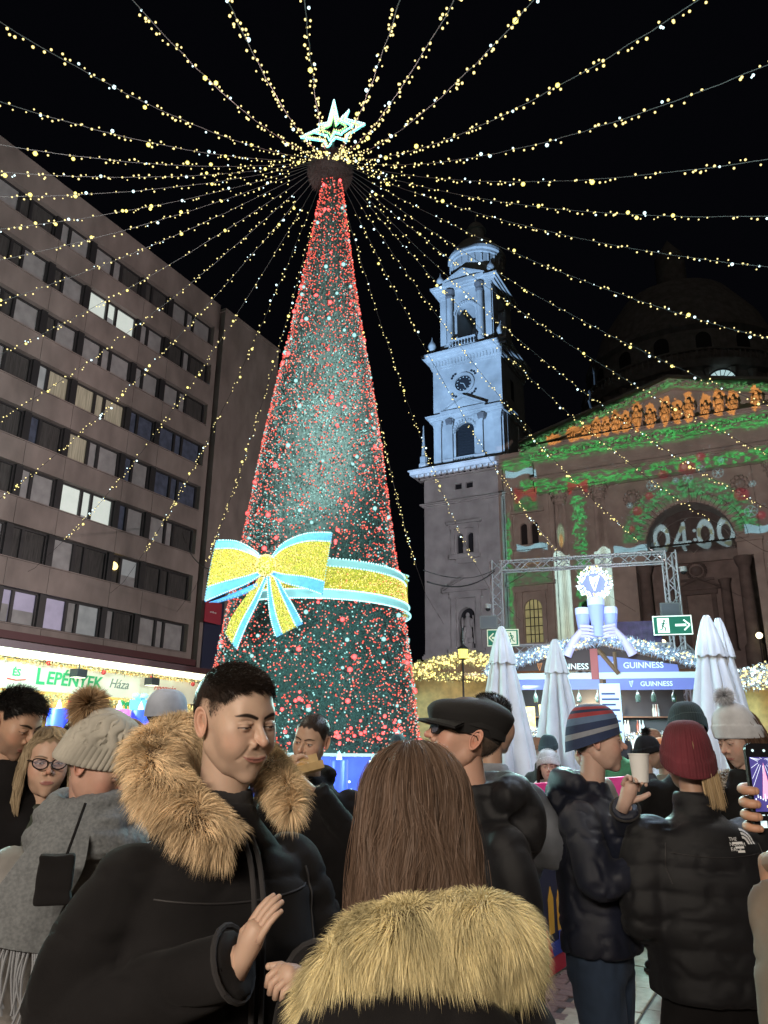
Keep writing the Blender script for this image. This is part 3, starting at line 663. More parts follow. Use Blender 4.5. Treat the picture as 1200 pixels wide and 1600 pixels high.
leaves(inT*sm(np.abs(gz-37.0-.3*fn(.5, 2, 8))-1.0, .5), .7, 6)
leaves(inT*sm(np.abs(gz-33.0-.8*(fn(.4, 2, 9)-.5))-.85, .5), .75, 7)
leaves(sm(np.abs(gx+27.3)-1.9, .5)*sm(np.abs(gz-36.2)-.8, .5), .7, 8)
ra = np.hypot(gx+8.25, (gz-24.3)*1.0)
leaves(sm(np.abs(ra-5.9)-1.1, .6)*sm(24.6-gz)*1., .75, 10, (.12, .66, .24))
for cx, w, z0, z1 in ((-20.05, 1.0, 14, 31), (-3000, 1, 1, 2), (3.25, 1.0, 14, 31), (-28.9, .55, 14, 30)):
    zz = gz; fr = np.abs(gx-cx)-w*(.45+.55*np.abs(((zz*.55+np.abs(gx-cx)*.5) % 1)*2-1)); leaves(sm(fr, .2)*sm(z0-gz)*sm(gz-z1), .8, 12, (.12, .85, .25))
leaves(sm(np.abs(gx+26.4)-1.4, .4)*sm(np.abs(gz-30.9)-.8, .4), .8, 13, (.10, .5, .15)); leaves(sm(np.abs(gx+26.6)-2.8, .5)*sm(np.abs(gz-21.9)-1.0, .5), .35, 14, (.10, .45, .18))
for cx in (-22.4, -17.7, .9, 5.6):                  # candles on the columns
    top = 24.3+.35*np.sin((gx-cx)*3+cx); m = sm(np.abs(gx-cx)-.92)*sm(gz-top)
    paint(m, (1.15, 1.65, 1.62)); paint(m*sm(gz-16, 7)*.6, (.9, .9, .5)); paint(m*sm(np.abs(gx-cx-.1)-.3, .5)*.35, (.75, .62, .40))
    d = np.hypot((gx-cx)/.42, (gz-26.6)/1.35); paint(sm(d-1, .3)*(cx < -20), (.45, .62, .45)); paint(sm(np.hypot((gx-cx)/.25, (gz-25.9)/.8)-1, .4)*(cx < -20), (.95, .60, .25))
def snow(cx, cz, r):
    d = np.hypot(gx-cx, gz-cz); a = np.arctan2(gz-cz, gx-cx); m = sm(np.abs(d-r), .14)+sm(d-r)*sm(np.abs(np.sin(a*3))*d-.07, .06); paint(m, (.5, .95, 1.1), .85)
for cx, cz, r in ((-11.6, 31.0, .55), (-14.2, 29.0, .3), (-6.2, 32.2, .5), (-4.6, 31.4, .55), (-7.7, 31.3, .5), (-1.9, 26.6, .6), (-1.4, 29.6, .3), (-9.0, 31.2, .3), (-4.0, 33.0, .3)): snow(cx, cz, r)
for cx, cz, r in ((-13.4, 28.2, .55), (-10.2, 32.2, .6), (-7.6, 32.6, .95), (-6.0, 33.8, .5), (-2.6, 28.6, .75), (-1.0, 26.0, .45), (-14.2, 26.2, .35), (-12.0, 29.8, .45), (-19.9, 17, .4)):
    d = np.hypot(gx-cx, gz-cz); paint(sm(d-r, .15), (.42, .06, .09), .8); paint(sm(np.hypot(gx-cx+r*.3, gz-cz-r*.3)-r*.3, .2), (.8, .4, .4), .5)
def bow(cx, cz, s, c):
    x = np.abs(gx-cx)/s; z = (gz-cz)/s; m = sm(np.abs(z)-(.22+.45*x), .1)*sm(x-1.1, .1); tail = sm(np.abs(x-.55+z*.35)-.2, .1)*sm(z)*sm(-(z+1.0)); paint(np.maximum(m, tail), c, .85)
bow(-26.4, 32.3, 1.25, (.55, .09, .09)); bow(-20.0, 32.4, 1.1, (.6, .09, .09)); bow(-26.0, 23.6, .9, (.45, .27, .12))
for cx, cz, w, h in ((-26.9, 35.0, 1.9, .5), (-25.9, 25.4, 1.9, .45), (-14.0, 23.8, 2.4, .5), (-.4, 24.6, 2.3, .55)):   # snowy swags
    zc = cz+.15*np.sin((gx-cx)*2.2); paint(sm(np.abs(gx-cx)-w)*sm(np.abs(gz-zc)-h*(.6+.35*np.abs((gx-cx)/w))), (.50, .92, 1.15), .95)
paint(sm(np.abs(gx+29.2)-.22)*sm(gz-33)*sm(14-gz)*.6, (.28, .45, .55))
for fx in ((-22.6, 1.1), (-20.1, 1.6), (-17.2, 2.1), (-14.9, 2.5), (-12.4, 3.1), (-9.2, 2.9), (-6.6, 2.9), (-3.4, 2.8), (-2.0, 2.3), (.4, 2.4), (2.4, 2.0), (4.6, 1.4), (-18.6, 1.4), (-16.1, 1.9), (-13.7, 2.2), (-10.9, 2.4), (-7.9, 2.3), (-4.9, 2.2)):
    w_ = 1.5 if fx[1] < 1.8 else .95
    paint(sm(np.hypot((gx-fx[0])/(w_*.62), (gz-38.65-fx[1]*.5)/(fx[1]*.56))-1+.9*(n2-.5), .15), (1.25, .52, .15), .95)
# figures of the countdown, thrown on the window inside the arch
def seg(x0, z0, x1, z1, w):
    px, pz = gx-x0, gz-z0; dx, dz = x1-x0, z1-z0; t = np.clip((px*dx+pz*dz)/(dx*dx+dz*dz+1e-9), 0, 1); return sm(np.hypot(px-t*dx, pz-t*dz)-w, .08)
def oval(cx, cz, a, b, w): d = np.hypot((gx-cx)/a, (gz-cz)/b); return sm(np.abs(d-1)*min(a, b)-w, .08)
tz = 24.45; tm = np.zeros_like(gx)
for cx in (-11.3, -6.9, -4.9): tm = np.maximum(tm, oval(cx, tz, .66, 1.25, .19))
tm = np.maximum(tm, seg(-9.0, tz-1.45, -9.0, tz+1.4, .19)); tm = np.maximum(tm, seg(-9.0, tz+1.3, -9.95, tz-.65, .17)); tm = np.maximum(tm, seg(-9.95, tz-.7, -8.5, tz-.7, .17))
tm = np.maximum(tm, sm(np.hypot(gx+7.95, gz-tz-.5)-.17)); tm = np.maximum(tm, sm(np.hypot(gx+7.95, gz-tz+.5)-.17))
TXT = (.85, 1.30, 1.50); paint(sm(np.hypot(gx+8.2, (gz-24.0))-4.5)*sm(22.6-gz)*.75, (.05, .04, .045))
paint(tm, TXT); paint(tm*sm(.62-fn(1.5, 2, 30), .05), (.55, .62, .3), .8)
for k in range(260):                               # snow dots
    cx, cz = rng.uniform(-29, 9), rng.uniform(12, 35); 
    i, j = int((cx-VA)*PPM), int((cz-ZA0)*PPM); slide[j:j+2, i:i+2] = (.4, .5, .6)
slide[:2] = 0; slide[-2:] = 0; slide[:, :2] = 0; slide[:, -2:] = 0
def projector(name, loc_vuz, D, arr, ext, power, blend=None):
    """spot lamp square to the facade, its colour read from a slide; ext = v0, v1, z0, z1 covered at distance D"""
    h, w = arr.shape[:2]; im = bpy.data.images.new(name+'_slide', w, h, float_buffer=True); im.colorspace_settings.name = 'Non-Color'
    px = np.ones((h, w, 4), np.float32); px[..., :3] = arr; im.pixels.foreach_set(px.ravel()); im.update(); im.pack()
    v, u, z = loc_vuz; o = lamp(name, 'SPOT', PV(v, u, z), power, (1, 1, 1), spot_size=R(125), spot_blend=.0, shadow_soft_size=.02)
    o.matrix_world = Matrix.Translation(PV(v, u, z)) @ Matrix.Rotation(-A28, 4, 'Z') @ Matrix.Rotation(R(90), 4, 'X')
    d = o.data; d.use_nodes = True; n = d.node_tree.nodes; l = d.node_tree.links; em = n['Emission']
    tc = n.new('ShaderNodeTexCoord'); sx = n.new('ShaderNodeSeparateXYZ'); l.new(tc.outputs['Normal'], sx.inputs[0])
    def mth(op, a, b):
        q = n.new('ShaderNodeMath'); q.operation = op
        for i, s in enumerate((a, b)):
            if isinstance(s, (int, float)): q.inputs[i].default_value = s
            else: l.new(s, q.inputs[i])
        return q.outputs[0]
    nz = mth('MULTIPLY', sx.outputs['Z'], -1.0); nz = mth('MAXIMUM', nz, .001)
    tx = mth('DIVIDE', sx.outputs['X'], nz); ty = mth('DIVIDE', sx.outputs['Y'], nz)
    ux = mth('ADD', mth('MULTIPLY', tx, D/(ext[1]-ext[0])), (v-ext[0])/(ext[1]-ext[0]))
    uy = mth('ADD', mth('MULTIPLY', ty, D/(ext[3]-ext[2])), (z-ext[2])/(ext[3]-ext[2]))
    cb = n.new('ShaderNodeCombineXYZ'); l.new(ux, cb.inputs[0]); l.new(uy, cb.inputs[1])
    ti = n.new('ShaderNodeTexImage'); ti.image = im; ti.extension = 'CLIP'; l.new(cb.outputs[0], ti.inputs[0])
    # even throw over the screen, as the show's machines are set up
    c3 = mth('DIVIDE', 1.0, mth('POWER', nz, 3.0)); l.new(ti.outputs[0], em.inputs[0]); l.new(c3, em.inputs[1])
    return o
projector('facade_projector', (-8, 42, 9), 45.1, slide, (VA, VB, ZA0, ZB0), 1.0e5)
# blue floodlight on the bell tower (stepped gobo so that only the tower catches it)
bx, bz = np.meshgrid(np.linspace(-44, -26, 360), np.linspace(34, 90, 1120))
bm = np.clip((bz-37.9)/.35, 0, 1)*np.clip((bx+43.6)/.3, 0, 1)*np.clip((-29.6-bx)/.3, 0, 1)
bm *= np.where(bz > 56.1, np.clip(1-(np.abs(bx+35)-5.6)/.4, 0, 1), 1)*np.clip((72.1-bz)/.6, 0, 1)
bl = bm[..., None]*np.array((.20, .355, .62))*(.8+.35*fbm(np.stack([bx*.25, bz*.25, bx*0], -1), 2, 3))[..., None]
bl *= (1-.25*np.clip((bz-60)/16, 0, 1))[..., None]; bl[:2] = 0; bl[-2:] = 0; bl[:, :2] = 0; bl[:, -2:] = 0
projector('tower_floodlight', (-40, 45, 14), 44.5, bl, (-44, -26, 34, 90), 2.6e5)
# assumed unseen plaza lamps washing the office blocks
for i, (v, u, z, e) in enumerate([(-6, 12, 9, 7600), (-4, 34, 9, 7600)]):
    lamp('assumed_plaza_light', 'SPOT', PV(v, u, z), e, (1.0, .85, .82), target=PV(-31, u+4, 15), spot_size=R(110), spot_blend=.6, shadow_soft_size=.4)
# ------------------------------------------------------------ the light tree
TX, TY = -1.76, 20.0
prof = [(2.74, .9), (2.62, 2.0), (2.38, 4.1), (1.93, 7.2), (1.55, 10.1), (1.25, 12.0), (1.03, 13.2), (.76, 14.9), (.55, 16.4), (.34, 18.0), (.22, 18.9)]
def trad(z): return np.interp(z, [p[1] for p in prof], [p[0] for p in prof])
tree = thing('light_tree', 'tall cone shaped artificial tree covered in red and cyan lights with a yellow bow', 'christmas tree', (TX, TY, 0))
def surf_pts(n, seed=0, z0=.9, z1=18.9):
    g = np.random.default_rng(seed); z = g.uniform(z0, z1, n*3); keep = g.uniform(0, 2.9, n*3) < trad(z); z = z[keep][:n]; a = g.uniform(0, 2*PI, len(z))
    return z, a
M_fol = mat('fir_green', (.035, .075, .065), rough=.6, noise=.5, nscale=3, attr='Col')
z, a = surf_pts(95000, 1); n = len(z); g_ = np.random.default_rng(5)
r = trad(z)+g_.uniform(-.05, .07, n); P = np.stack([r*np.cos(a), r*np.sin(a), z], 1)
rad = np.stack([np.cos(a), np.sin(a), g_.uniform(-.5, .9, n)], 1); D = rad+g_.normal(0, .6, (n, 3)); D /= np.linalg.norm(D, axis=1)[:, None]
sd = np.cross(D, g_.normal(0, 1, (n, 3))); sd /= np.linalg.norm(sd, axis=1)[:, None]
L = g_.uniform(.04, .10, n)[:, None]; w = g_.uniform(.009, .018, n)[:, None]
V = np.stack([P-sd*w, P+sd*w, P+D*L], 1).reshape(-1, 3); F = np.arange(3*n).reshape(-1, 3)
cl = np.clip(fbm(P*2.2, 3, 4)*1.6-.15, .2, 1.4); cc = np.array([.085, .20, .19])*cl[:, None]*g_.uniform(.5, 1.7, (n, 1)); cc = np.repeat(cc, 3, 0)
fo = link('foliage', mesh_np('foliage', V, F, [M_fol], col=cc), tree); fo['kind'] = 'stuff'
mb = MB(); mb.lathe([(0, .9)]+[(p[0]-.08, p[1]) for p in prof]+[(0, 18.9)], (0, 0, 0), 48); mb.build('cone_core', mat('fir_core', (.03, .07, .065), rough=.9), tree, smooth=True)
mb = MB(); mb.lathe([(.15, 18.8), (.15, 20.0)], (0, 0, 0), 10); mb.build('mast', M_dfr, tree)
B_red = bulb_mat('bulb_red', (1.0, .17, .12), (.85, .02, .03), 1.5, .85); B_big = bulb_mat('bulb_red_big', (1, .16, .16), (1, .01, .02), 2.6, 1.3)
B_cyan = bulb_mat('bulb_cyan', (.55, .95, .92), (.08, .55, .55), 1.25, .8); B_pink = bulb_mat('bulb_pink', (1, .40, .30), (.85, .09, .09), 1.5, .75)
B_gold = bulb_mat('bulb_gold', (1, .92, .25), (.78, .68, .02), 1.3, .7)
B_warm = bulb_mat('bulb_warm', (1, .86, .40), (.90, .62, .06), 2.0, .85); B_wbig = bulb_mat('bulb_warm_big', (1, .88, .30), (.90, .70, .03), 2.4, 1.0); B_edge = bulb_mat('bulb_edge', (.62, 1, 1), (.12, .75, .80), 2.2, 1.1); B_sky = bulb_mat('bulb_sky', (.8, 1, 1), (.15, .5, .62), 3, .9)
z, a = surf_pts(17500, 2); n = len(z); g_ = np.random.default_rng(9); f = g_.random(n); top = np.clip((z-13)/5, 0, 1)
mi = np.where(f < .56+.34*top, 0, np.where(f < .80+.14*top, 3, np.where(f < .983, 2, np.where(f < .992, 1, 4))))
rr = np.where((mi == 1) | (mi == 4), g_.uniform(.045, .075, n), g_.uniform(.013, .026, n))
r = trad(z)+.09+g_.uniform(-.02, .03, n); P = np.stack([r*np.cos(a), r*np.sin(a), z], 1)
mi4 = np.where(mi == 4, 2, mi)
bulbs_obj('bulbs', P, rr, mi4, [B_red, B_big, B_cyan, B_pink], tree)
# clusters of large red bulbs near the foot and around the bow
cl = []
for (x, zc, k, s) in [(1.2, 2.0, 14, .35), (.1, 2.05, 10, .3), (2.0, 2.2, 8, .25), (-.2, 2.7, 6, .2), (.3, 6.55, 6, .35), (.1, 5.1, 6, .3), (-.2, 17.5, 5, .15), (-.3, 14.2, 3, .1)]:
    for _ in range(k):
        xx = x+random.gauss(0, s); zz = zc+random.gauss(0, s*.4); rr_ = trad(zz)+.1; xx = max(-rr_*.98, min(rr_*.98, xx)); cl.append((xx, -math.sqrt(rr_**2-xx**2), zz))
bulbs_obj('large_bulbs', cl, np.random.default_rng(3).uniform(.035, .06, len(cl)), np.ones(len(cl), int)*0, [B_big], tree)
# red rope lights spiralling round the top
P = []
for k in range(520):
    zz = 13.5+k*.0103; t = k*.37; rr_ = trad(zz)+.1; P.append((rr_*math.cos(t), rr_*math.sin(t), zz+.15*math.sin(k*.9)))
bulbs_obj('upper_bulbs', P, .024, np.zeros(len(P), int), [B_red], tree)
# --- ribbon round the tree and bow
M_yel = mat('gold_tinsel', (.50, .44, .04), rough=.35, noise=.8, nscale=22, bump=.8, bscale=50, emit=.22, ecol=(.72, .64, .03))  # tinsel emission stands in for the small bulbs lighting it
M_blu = mat('blue_ribbon_edge', (.08, .28, .62), rough=.4, emit=.62, ecol=(.10, .42, .95), noise=.4, nscale=12)
def strip_on(fn, n, m=1):
    V = []; F = []
    for i in range(n+1):
        for j in range(m+1): V.append(fn(i/n, j/m))
    for i in range(n):
        for j in range(m): F.append((i*(m+1)+j, (i+1)*(m+1)+j, (i+1)*(m+1)+j+1, i*(m+1)+j+1))
    return V, F
def band(t, s, z0=5.26, z1=5.88, off=.20):
    a = R(-118+136*t); zz = z0+(z1-z0)*s; r = trad(zz)+off+.10*math.sin(a*2+1)*0; return (r*math.cos(a), r*math.sin(a), zz)
rib = None
mb = MB(); V, F = strip_on(lambda t, s: band(t, s), 72, 3); mb.add(V, F); rib = mb.build('ribbon', M_yel, tree, smooth=True)
for zz in ((5.06, 5.28), (5.86, 6.06)):
    mb = MB(); V, F = strip_on(lambda t, s: band(t, s, zz[0], zz[1], .225), 72, 2); mb.add(V, F); mb.build('ribbon_edge', mat('cyan_mesh_edge', (.3, .5, .5), rough=.6, emit=.30, ecol=(.22, .62, .66)), rib, smooth=True)
def edge_bulbs(pts, step, r, parent, name='edge_bulbs', m=B_cyan):
    P = []; pts = [Vector(p) for p in pts]
    for p, q in zip(pts, pts[1:]):
        L = (q-p).length; k = max(1, int(L/step))
        for i in range(k): P.append(tuple(p.lerp(q, (i+random.random()*.3)/k)))
    return bulbs_obj(name, P, r, np.zeros(len(P), int), [m], parent)
for zz in (5.06, 5.28, 5.86, 6.06): edge_bulbs([band(t/72, 0, zz, zz, .25) for t in range(73)], .040, .024, rib, m=B_edge)
g_ = np.random.default_rng(4); P = [band(g_.random(), g_.random(), 5.28, 5.86, .225) for _ in range(1500)]
bulbs_obj('ribbon_bulbs', P, g_.uniform(.010, .018, 1500), g_.choice([0, 1, 2], 1500, p=[.3, .65, .05]), [B_warm, B_gold, B_big], rib)
# end of the ribbon standing out on the far right side
mb = MB(); V, F = strip_on(lambda t, s: (trad(5.8)+.12+.16*math.sin(t*PI), -.25+.5*t, 5.0+1.15*s), 10, 3); mb.add(V, F); ce = mb.build('ribbon_end', M_yel, tree, smooth=True)
for zz in (5.0, 5.12, 6.03, 6.15): edge_bulbs([(trad(5.8)+.14+.16*math.sin(t/10*PI), -.27+.5*t/10, zz) for t in range(11)], .045, .024, ce)
# bow, coordinates in metres around the knot (x right, z up, y towards the photographer)
KX, KZ, KY = -.96, 5.74, -2.55
bow = thing('bow', 'large yellow light bow with blue edges and two tails', 'bow', (TX+KX, TY+KY, KZ))
SC = 17.4/1190*.985
def bp(px, py, d=0): return ((px-415)*SC, -d, (885-py)*SC*1.0)
def loop(name, top, bot, dep):
    """top/bot: pixel-like outlines (knot to end); lofted into a puffed ribbon sheet with thickness"""
    def smooth(pts, n=16):
        pts = np.array(pts, float); t = np.linspace(0, 1, len(pts)); T = np.linspace(0, 1, n+1)
        def cr(v):
            out = []
            for x in T:
                i = min(int(x*(len(pts)-1)), len(pts)-2); f = x*(len(pts)-1)-i; p0 = v[max(i-1, 0)]; p1 = v[i]; p2 = v[i+1]; p3 = v[min(i+2, len(pts)-1)]
                out.append(.5*((2*p1)+(-p0+p2)*f+(2*p0-5*p1+4*p2-p3)*f*f+(-p0+3*p1-3*p2+p3)*f**3))
            return np.array(out)
        return np.stack([cr(pts[:, 0]), cr(pts[:, 1])], 1)
    A, B = smooth(top), smooth(bot); n = len(A)-1; m = 8
    def at(i, s, extra=0):
        q = A[i]*(1-s)+B[i]*s; t = i/n; return bp(q[0], q[1], dep*(.35+math.sin(PI*min(t*.62, 1))*.9*(1-.25*(2*s-1)**2))+extra)
    def grid(s0, s1, e, mat_, nm, par, mm=m):
        V = []; F = []
        for i in range(n+1):
            for j in range(mm+1): V.append(at(i, s0+(s1-s0)*j/mm, e))
        k = len(V); V += [(x, y+.07, z) for x, y, z in V]
        for i in range(n):
            for j in range(mm):
                a_ = i*(mm+1)+j; f_ = (a_, a_+1, a_+mm+2, a_+mm+1); F.append(f_); F.append(tuple(k+q for q in f_[::-1]))
        rim = [(i*(mm+1)) for i in range(n+1)]+[n*(mm+1)+j for j in range(1, mm+1)]+[i*(mm+1)+mm for i in range(n-1, -1, -1)]+[j for j in range(mm-1, 0, -1)]
        for q in range(len(rim)): a_, b_ = rim[q], rim[(q+1) % len(rim)]; F.append((a_, b_, b_+k, a_+k))
        mb = MB(); mb.add(V, F); return mb.build(nm, mat_, par, smooth=True)
    return at, grid, n
def edged(name, top, bot, dep, edges, nb, seed):
    at, grid, n = loop(name, top, bot, dep); e0, e1 = edges
    body = grid(e0, 1-e1, 0, M_yel, name, bow)
    for s0, s1 in ((0, e0), (1-e1, 1)):
        if s1-s0 > .01:
            o = grid(s0, s1, .01, M_blu, 'ribbon_edge', body, 2)
            for s in (s0, s1): edge_bulbs([at(i, s, .03) for i in range(n+1)], .036, .021, body, m=B_edge)
    edge_bulbs([at(n, j/8, .03) for j in range(9)], .05, .016, body)
    g = np.random.default_rng(seed); P = []
    while len(P) < nb:
        t = g.random(); i = int(t*n); s = e0+(1-e0-e1)*g.random(); p = np.array(at(i, s, .02)); q = np.array(at(min(i+1, n), s, .02)); P.append(p+(q-p)*(t*n-i))
    bulbs_obj('bow_bulbs', P, g.uniform(.009, .016, nb), g.choice([0, 1], nb, p=[.2, .8]), [B_warm, B_gold], body)
edged('bow_loop', [(410, 872), (392, 858), (365, 846), (333, 845)], [(410, 896), (385, 915), (350, 932), (322, 945)], .30, (.15, .22), 1300, 1)
edged('bow_loop', [(420, 872), (440, 848), (478, 832), (520, 830)], [(420, 896), (445, 912), (480, 922), (508, 932)], .30, (.15, .20), 1300, 2)
edged('bow_tail', [(404, 900), (388, 926), (366, 962), (355, 992)], [(416, 902), (404, 940), (388, 980), (375, 1018)], .10, (.0, .34), 380, 3)
edged('bow_tail', [(416, 900), (420, 935), (426, 968), (436, 998)], [(430, 898), (446, 925), (462, 950), (477, 976)], .12, (.24, .24), 420, 4)
at, grid, n = loop('under', [(408, 905), (385, 918), (350, 935), (326, 944)], [(408, 912), (388, 926), (360, 938), (340, 944)], .2)
grid(0, 1, -.05, M_blu, 'under_ribbon', bow)
edge_bulbs([at(i, 1, .0) for i in range(n+1)], .05, .015, bow, 'edge_bulbs')
mb = MB(); mb.sphere((0, -.28, 0), (.22, .16, .24), 14, 10); kn = mb.build('knot', M_yel, bow, smooth=True)
g_ = np.random.default_rng(8); u = g_.normal(0, 1, (160, 3)); u /= np.linalg.norm(u, axis=1)[:, None]; u[:, 1] = -np.abs(u[:, 1])
bulbs_obj('knot_bulbs', u*np.array([.23, .17, .25])+np.array([0, -.28, 0]), .018, np.zeros(160, int), [B_warm], kn)
# --- fluffy hub and star
hub = thing('light_hub', 'dark fluffy round hub above the light tree where all light strings meet', 'hub', (TX-.08, TY, 19.0))
mb = MB(); mb.lathe([(0, 0), (.50, .02), (.63, .15), (.66, .45), (.60, .75), (.3, .85), (0, .85)], (0, 0, 0), 36); mb.build('drum', mat('hub_cloth', (.055, .04, .04), rough=.95), hub, smooth=True)
g_ = np.random.default_rng(2); n = 5200; t = g_.uniform(0, 2*PI, n); zz = g_.uniform(0, .8, n); r = np.interp(zz, [0, .15, .45, .8], [.50, .62, .66, .55]); k = n//4; r[:k] = np.sqrt(g_.random(k))*.6; zz[:k] = .01
Dn = np.stack([np.cos(t), np.sin(t), (zz-.4)*1.2], 1); Dn[:k, 2] = -1.5
strands('fringe', np.stack([r*np.cos(t), r*np.sin(t), zz], 1), Dn, .12, .012, mat('hub_fringe', (.085, .06, .058), rough=.8), hub, droop=.3, jit=.4, seed=3)
star = thing('tree_star', 'glowing cyan eight pointed star on top of the light tree', 'star', (TX-.02, TY, 20.85))
so = [(495,150),(535,270),(615,225),(592,300),(742,298),(605,365),(607,438),(520,415),(455,452),(430,415),(252,424),(395,345),(380,290),(455,308)]
cx_, cy_ = 500, 350; ss = .0042
M_neon = mat('star_neon', (.2, .9, .85), emit=1.7, ecol=(.25, 1.0, .92)); M_neon2 = mat('star_neon_green', (.2, .8, .3), emit=.9, ecol=(.30, .85, .35))
for f, mm, dy, rr_ in ((1.0, M_neon, 0, .035), (.86, M_neon2, .03, .02), (.62, M_neon, -.05, .03), (.42, M_neon2, -.08, .02)):
    pts = [((x-cx_)*ss*f, dy+.15*math.sin(i*1.7), (cy_-y)*ss*f*1.45+.18) for i, (x, y) in enumerate(so)]; pts.append(pts[0])
    mb = MB()
    for p, q in zip(pts, pts[1:]): mb.tube([p, q], rr_, 6)
    o = mb.build('star_outline', mm, star)
    edge_bulbs([Vector(p)+Vector((0, -.05, 0)) for p in pts], .06, .022, star, 'star_bulbs', B_sky if f in (1.0, .62) else B_warm)
mb = MB(); mb.tube([(0, 0, -.9), (0, 0, .2)], .04, 6)
for i in range(0, 14, 2): x, y = so[i]; mb.tube([(0, .05, .1), ((x-cx_)*ss, .05, (cy_-y)*ss*1.15+.12)], .012, 4)
mb.build('star_frame', M_dfr, star)
# --- strings of bulbs from the hub to the ring of masts
HX, HY, HZ, RE, ZE, SAG = -1.85, 20.0, 19.25, 16.5, 10.3, 1.1
def strz(t): return HZ+(ZE-HZ)*t-4*SAG*t*(1-t)
angs = [-58.5,-72.1,-85.9,-99.4,-110.5,-119.5,-129.2,-135.5,-142.1,-150.1,-160.3,-170.4,-177.2,177,170.3,166.8,162.3,154.4,147.1,136.1,127.8,117.8,102.9,88.3,78.8,68.5,-45.2,-33,-23.1,22,36.4,49,60.9,-12,0.5,12]
M_wire = mat('grey_wire', (.04, .04, .04), rough=.6)
def lab(i, A):
    a = A
    side = 'back' if abs(a) < 60 else ('left' if a < 0 else 'right')
    return a
order = {}
cnt = {'L': 0, 'R': 0}
words = ['first', 'second', 'third', 'fourth', 'fifth', 'sixth', 'seventh', 'eighth', 'ninth', 'tenth', 'eleventh', 'twelfth', 'thirteenth', 'fourteenth', 'fifteenth', 'sixteenth', 'seventeenth', 'eighteenth']
for i, A in enumerate(sorted(angs, key=abs)):
    if abs(A) < 14: lb = 'string of warm bulbs running from the hub to the back %s behind the tree' % ('left' if A < -5 else 'right' if A > 5 else 'straight')
    else:
        k = 'L' if A < 0 else 'R'; w_ = words[cnt[k]]; cnt[k] += 1
        lb = 'string of warm bulbs, %s on the %s side counting round from behind the tree' % (w_, 'left' if k == 'L' else 'right')
    st = thing('string_light', lb, 'string light', (HX, HY, 0), -R(A), 'strings of bulbs fanning out from the tree top')
    # local +Y runs outwards
    re = RE*(1.0 if A > 0 else 1.03) + random.uniform(-.2, .2)
    g = np.random.default_rng(100+i); pts = []
    wob = [random.uniform(-.04, .04) for _ in range(40)]
    for k in range(41):
        t = k/40; pts.append((wob[k % 40]*.4, .72+(re-.72)*t, strz(t)))
    e = pts[-1]; mb = MB(); mb.tube(pts+[(0, e[1]+3, e[2]-.8), (0, e[1]+10, e[2]-1.2)], .0085, 4, caps=False); mb.build('wire', M_wire, st)
    P = []; mi = []; rr = []; s = 0.03; Ltot = re-.72
    while s < 1:
        d = g.uniform(.07, .25); s += d*.88/Ltot
        if g.random() < .04: s += .35/Ltot
        if s >= 1: break
        kk = 1 if g.random() < .75 else 2
        for _ in range(kk):
            a = g.uniform(0, 2*PI); f = g.random()
            P.append((.06*math.cos(a)+g.normal(0, .015), .72+Ltot*s+g.normal(0, .02), strz(s)-.02+.06*math.sin(a)))
            q = 2 if f < .10 else (1 if f < .135 else 0); mi.append(q); rr.append(g.uniform(.016, .029) if q != 1 else g.uniform(.042, .062))
            if q == 2 and g.random() < .25: rr[-1] = .042
    bulbs_obj('bulbs', P, rr, np.array(mi), [B_warm, B_wbig, B_sky], st)
# unseen lamps added in the air before the tree, standing in for its bulbs
for (x, y, z_, e, c) in [(-6.5, 11.5, 4.0, 1500, (.55, 1, .95)), (3.2, 11.5, 4.0, 1350, (.55, 1, .95)), (-7.5, 11.5, 9.0, 240, (.6, 1, .95)), (4.2, 11.5, 9.0, 220, (.8, .9, .85)), (-1.8, 13.4, 14, 260, (1, .66, .62)), (-1.8, 16.4, 17, 80, (1, .40, .35))]:
    lamp('tree_fill_light', 'POINT', (x, y, z_), e*1.5, c, shadow_soft_size=.5)
# ------------------------------------------------------------ blue panels round the foot of the tree
M_bp = mat('blue_panel', (.05, .08, .5), rough=.3, emit=.55, ecol=(.10, .20, 1.0), noise=.5, nscale=3)
pl = thing('tree_plinth', 'square blue glowing plinth under the foot of the light tree', 'plinth', (TX, TY, 0), R(-6))
mb = MB(); mb.box(-3.2, 3.2, -3.2, 3.2, 0, .9); mb.build('deck', M_dfr, pl)
for k in range(5):
    mb = MB(); x = -3.2+k*1.28; mb.box(x+.02, x+1.26, -3.3, -3.22, .1, 1.55); mb.build('panel', M_bp, pl)
    mb = MB(); mb.box(x-.02, x+.02, -3.32, -3.2, 0, 1.62); mb.build('post', mat('white_metal', (.6, .62, .68), rough=.4), pl)
mb = MB(); mb.box(-3.22, 3.22, -3.33, -3.19, 1.555, 1.62); mb.build('rail', MATS['white_metal'], pl)
P = [(random.uniform(-3.1, 3.1), -3.33, random.uniform(.6, 1.5)) for _ in range(60)]; bulbs_obj('panel_bulbs', P, .03, np.zeros(60, int), [B_sky], pl)
M_wood = mat('brown_timber', (.20, .10, .055), rough=.65, noise=.3, nscale=8, stretch=(1, 8, 8)); M_gar = mat('silver_garland', (.55, .58, .65), rough=.4, attr='Col')
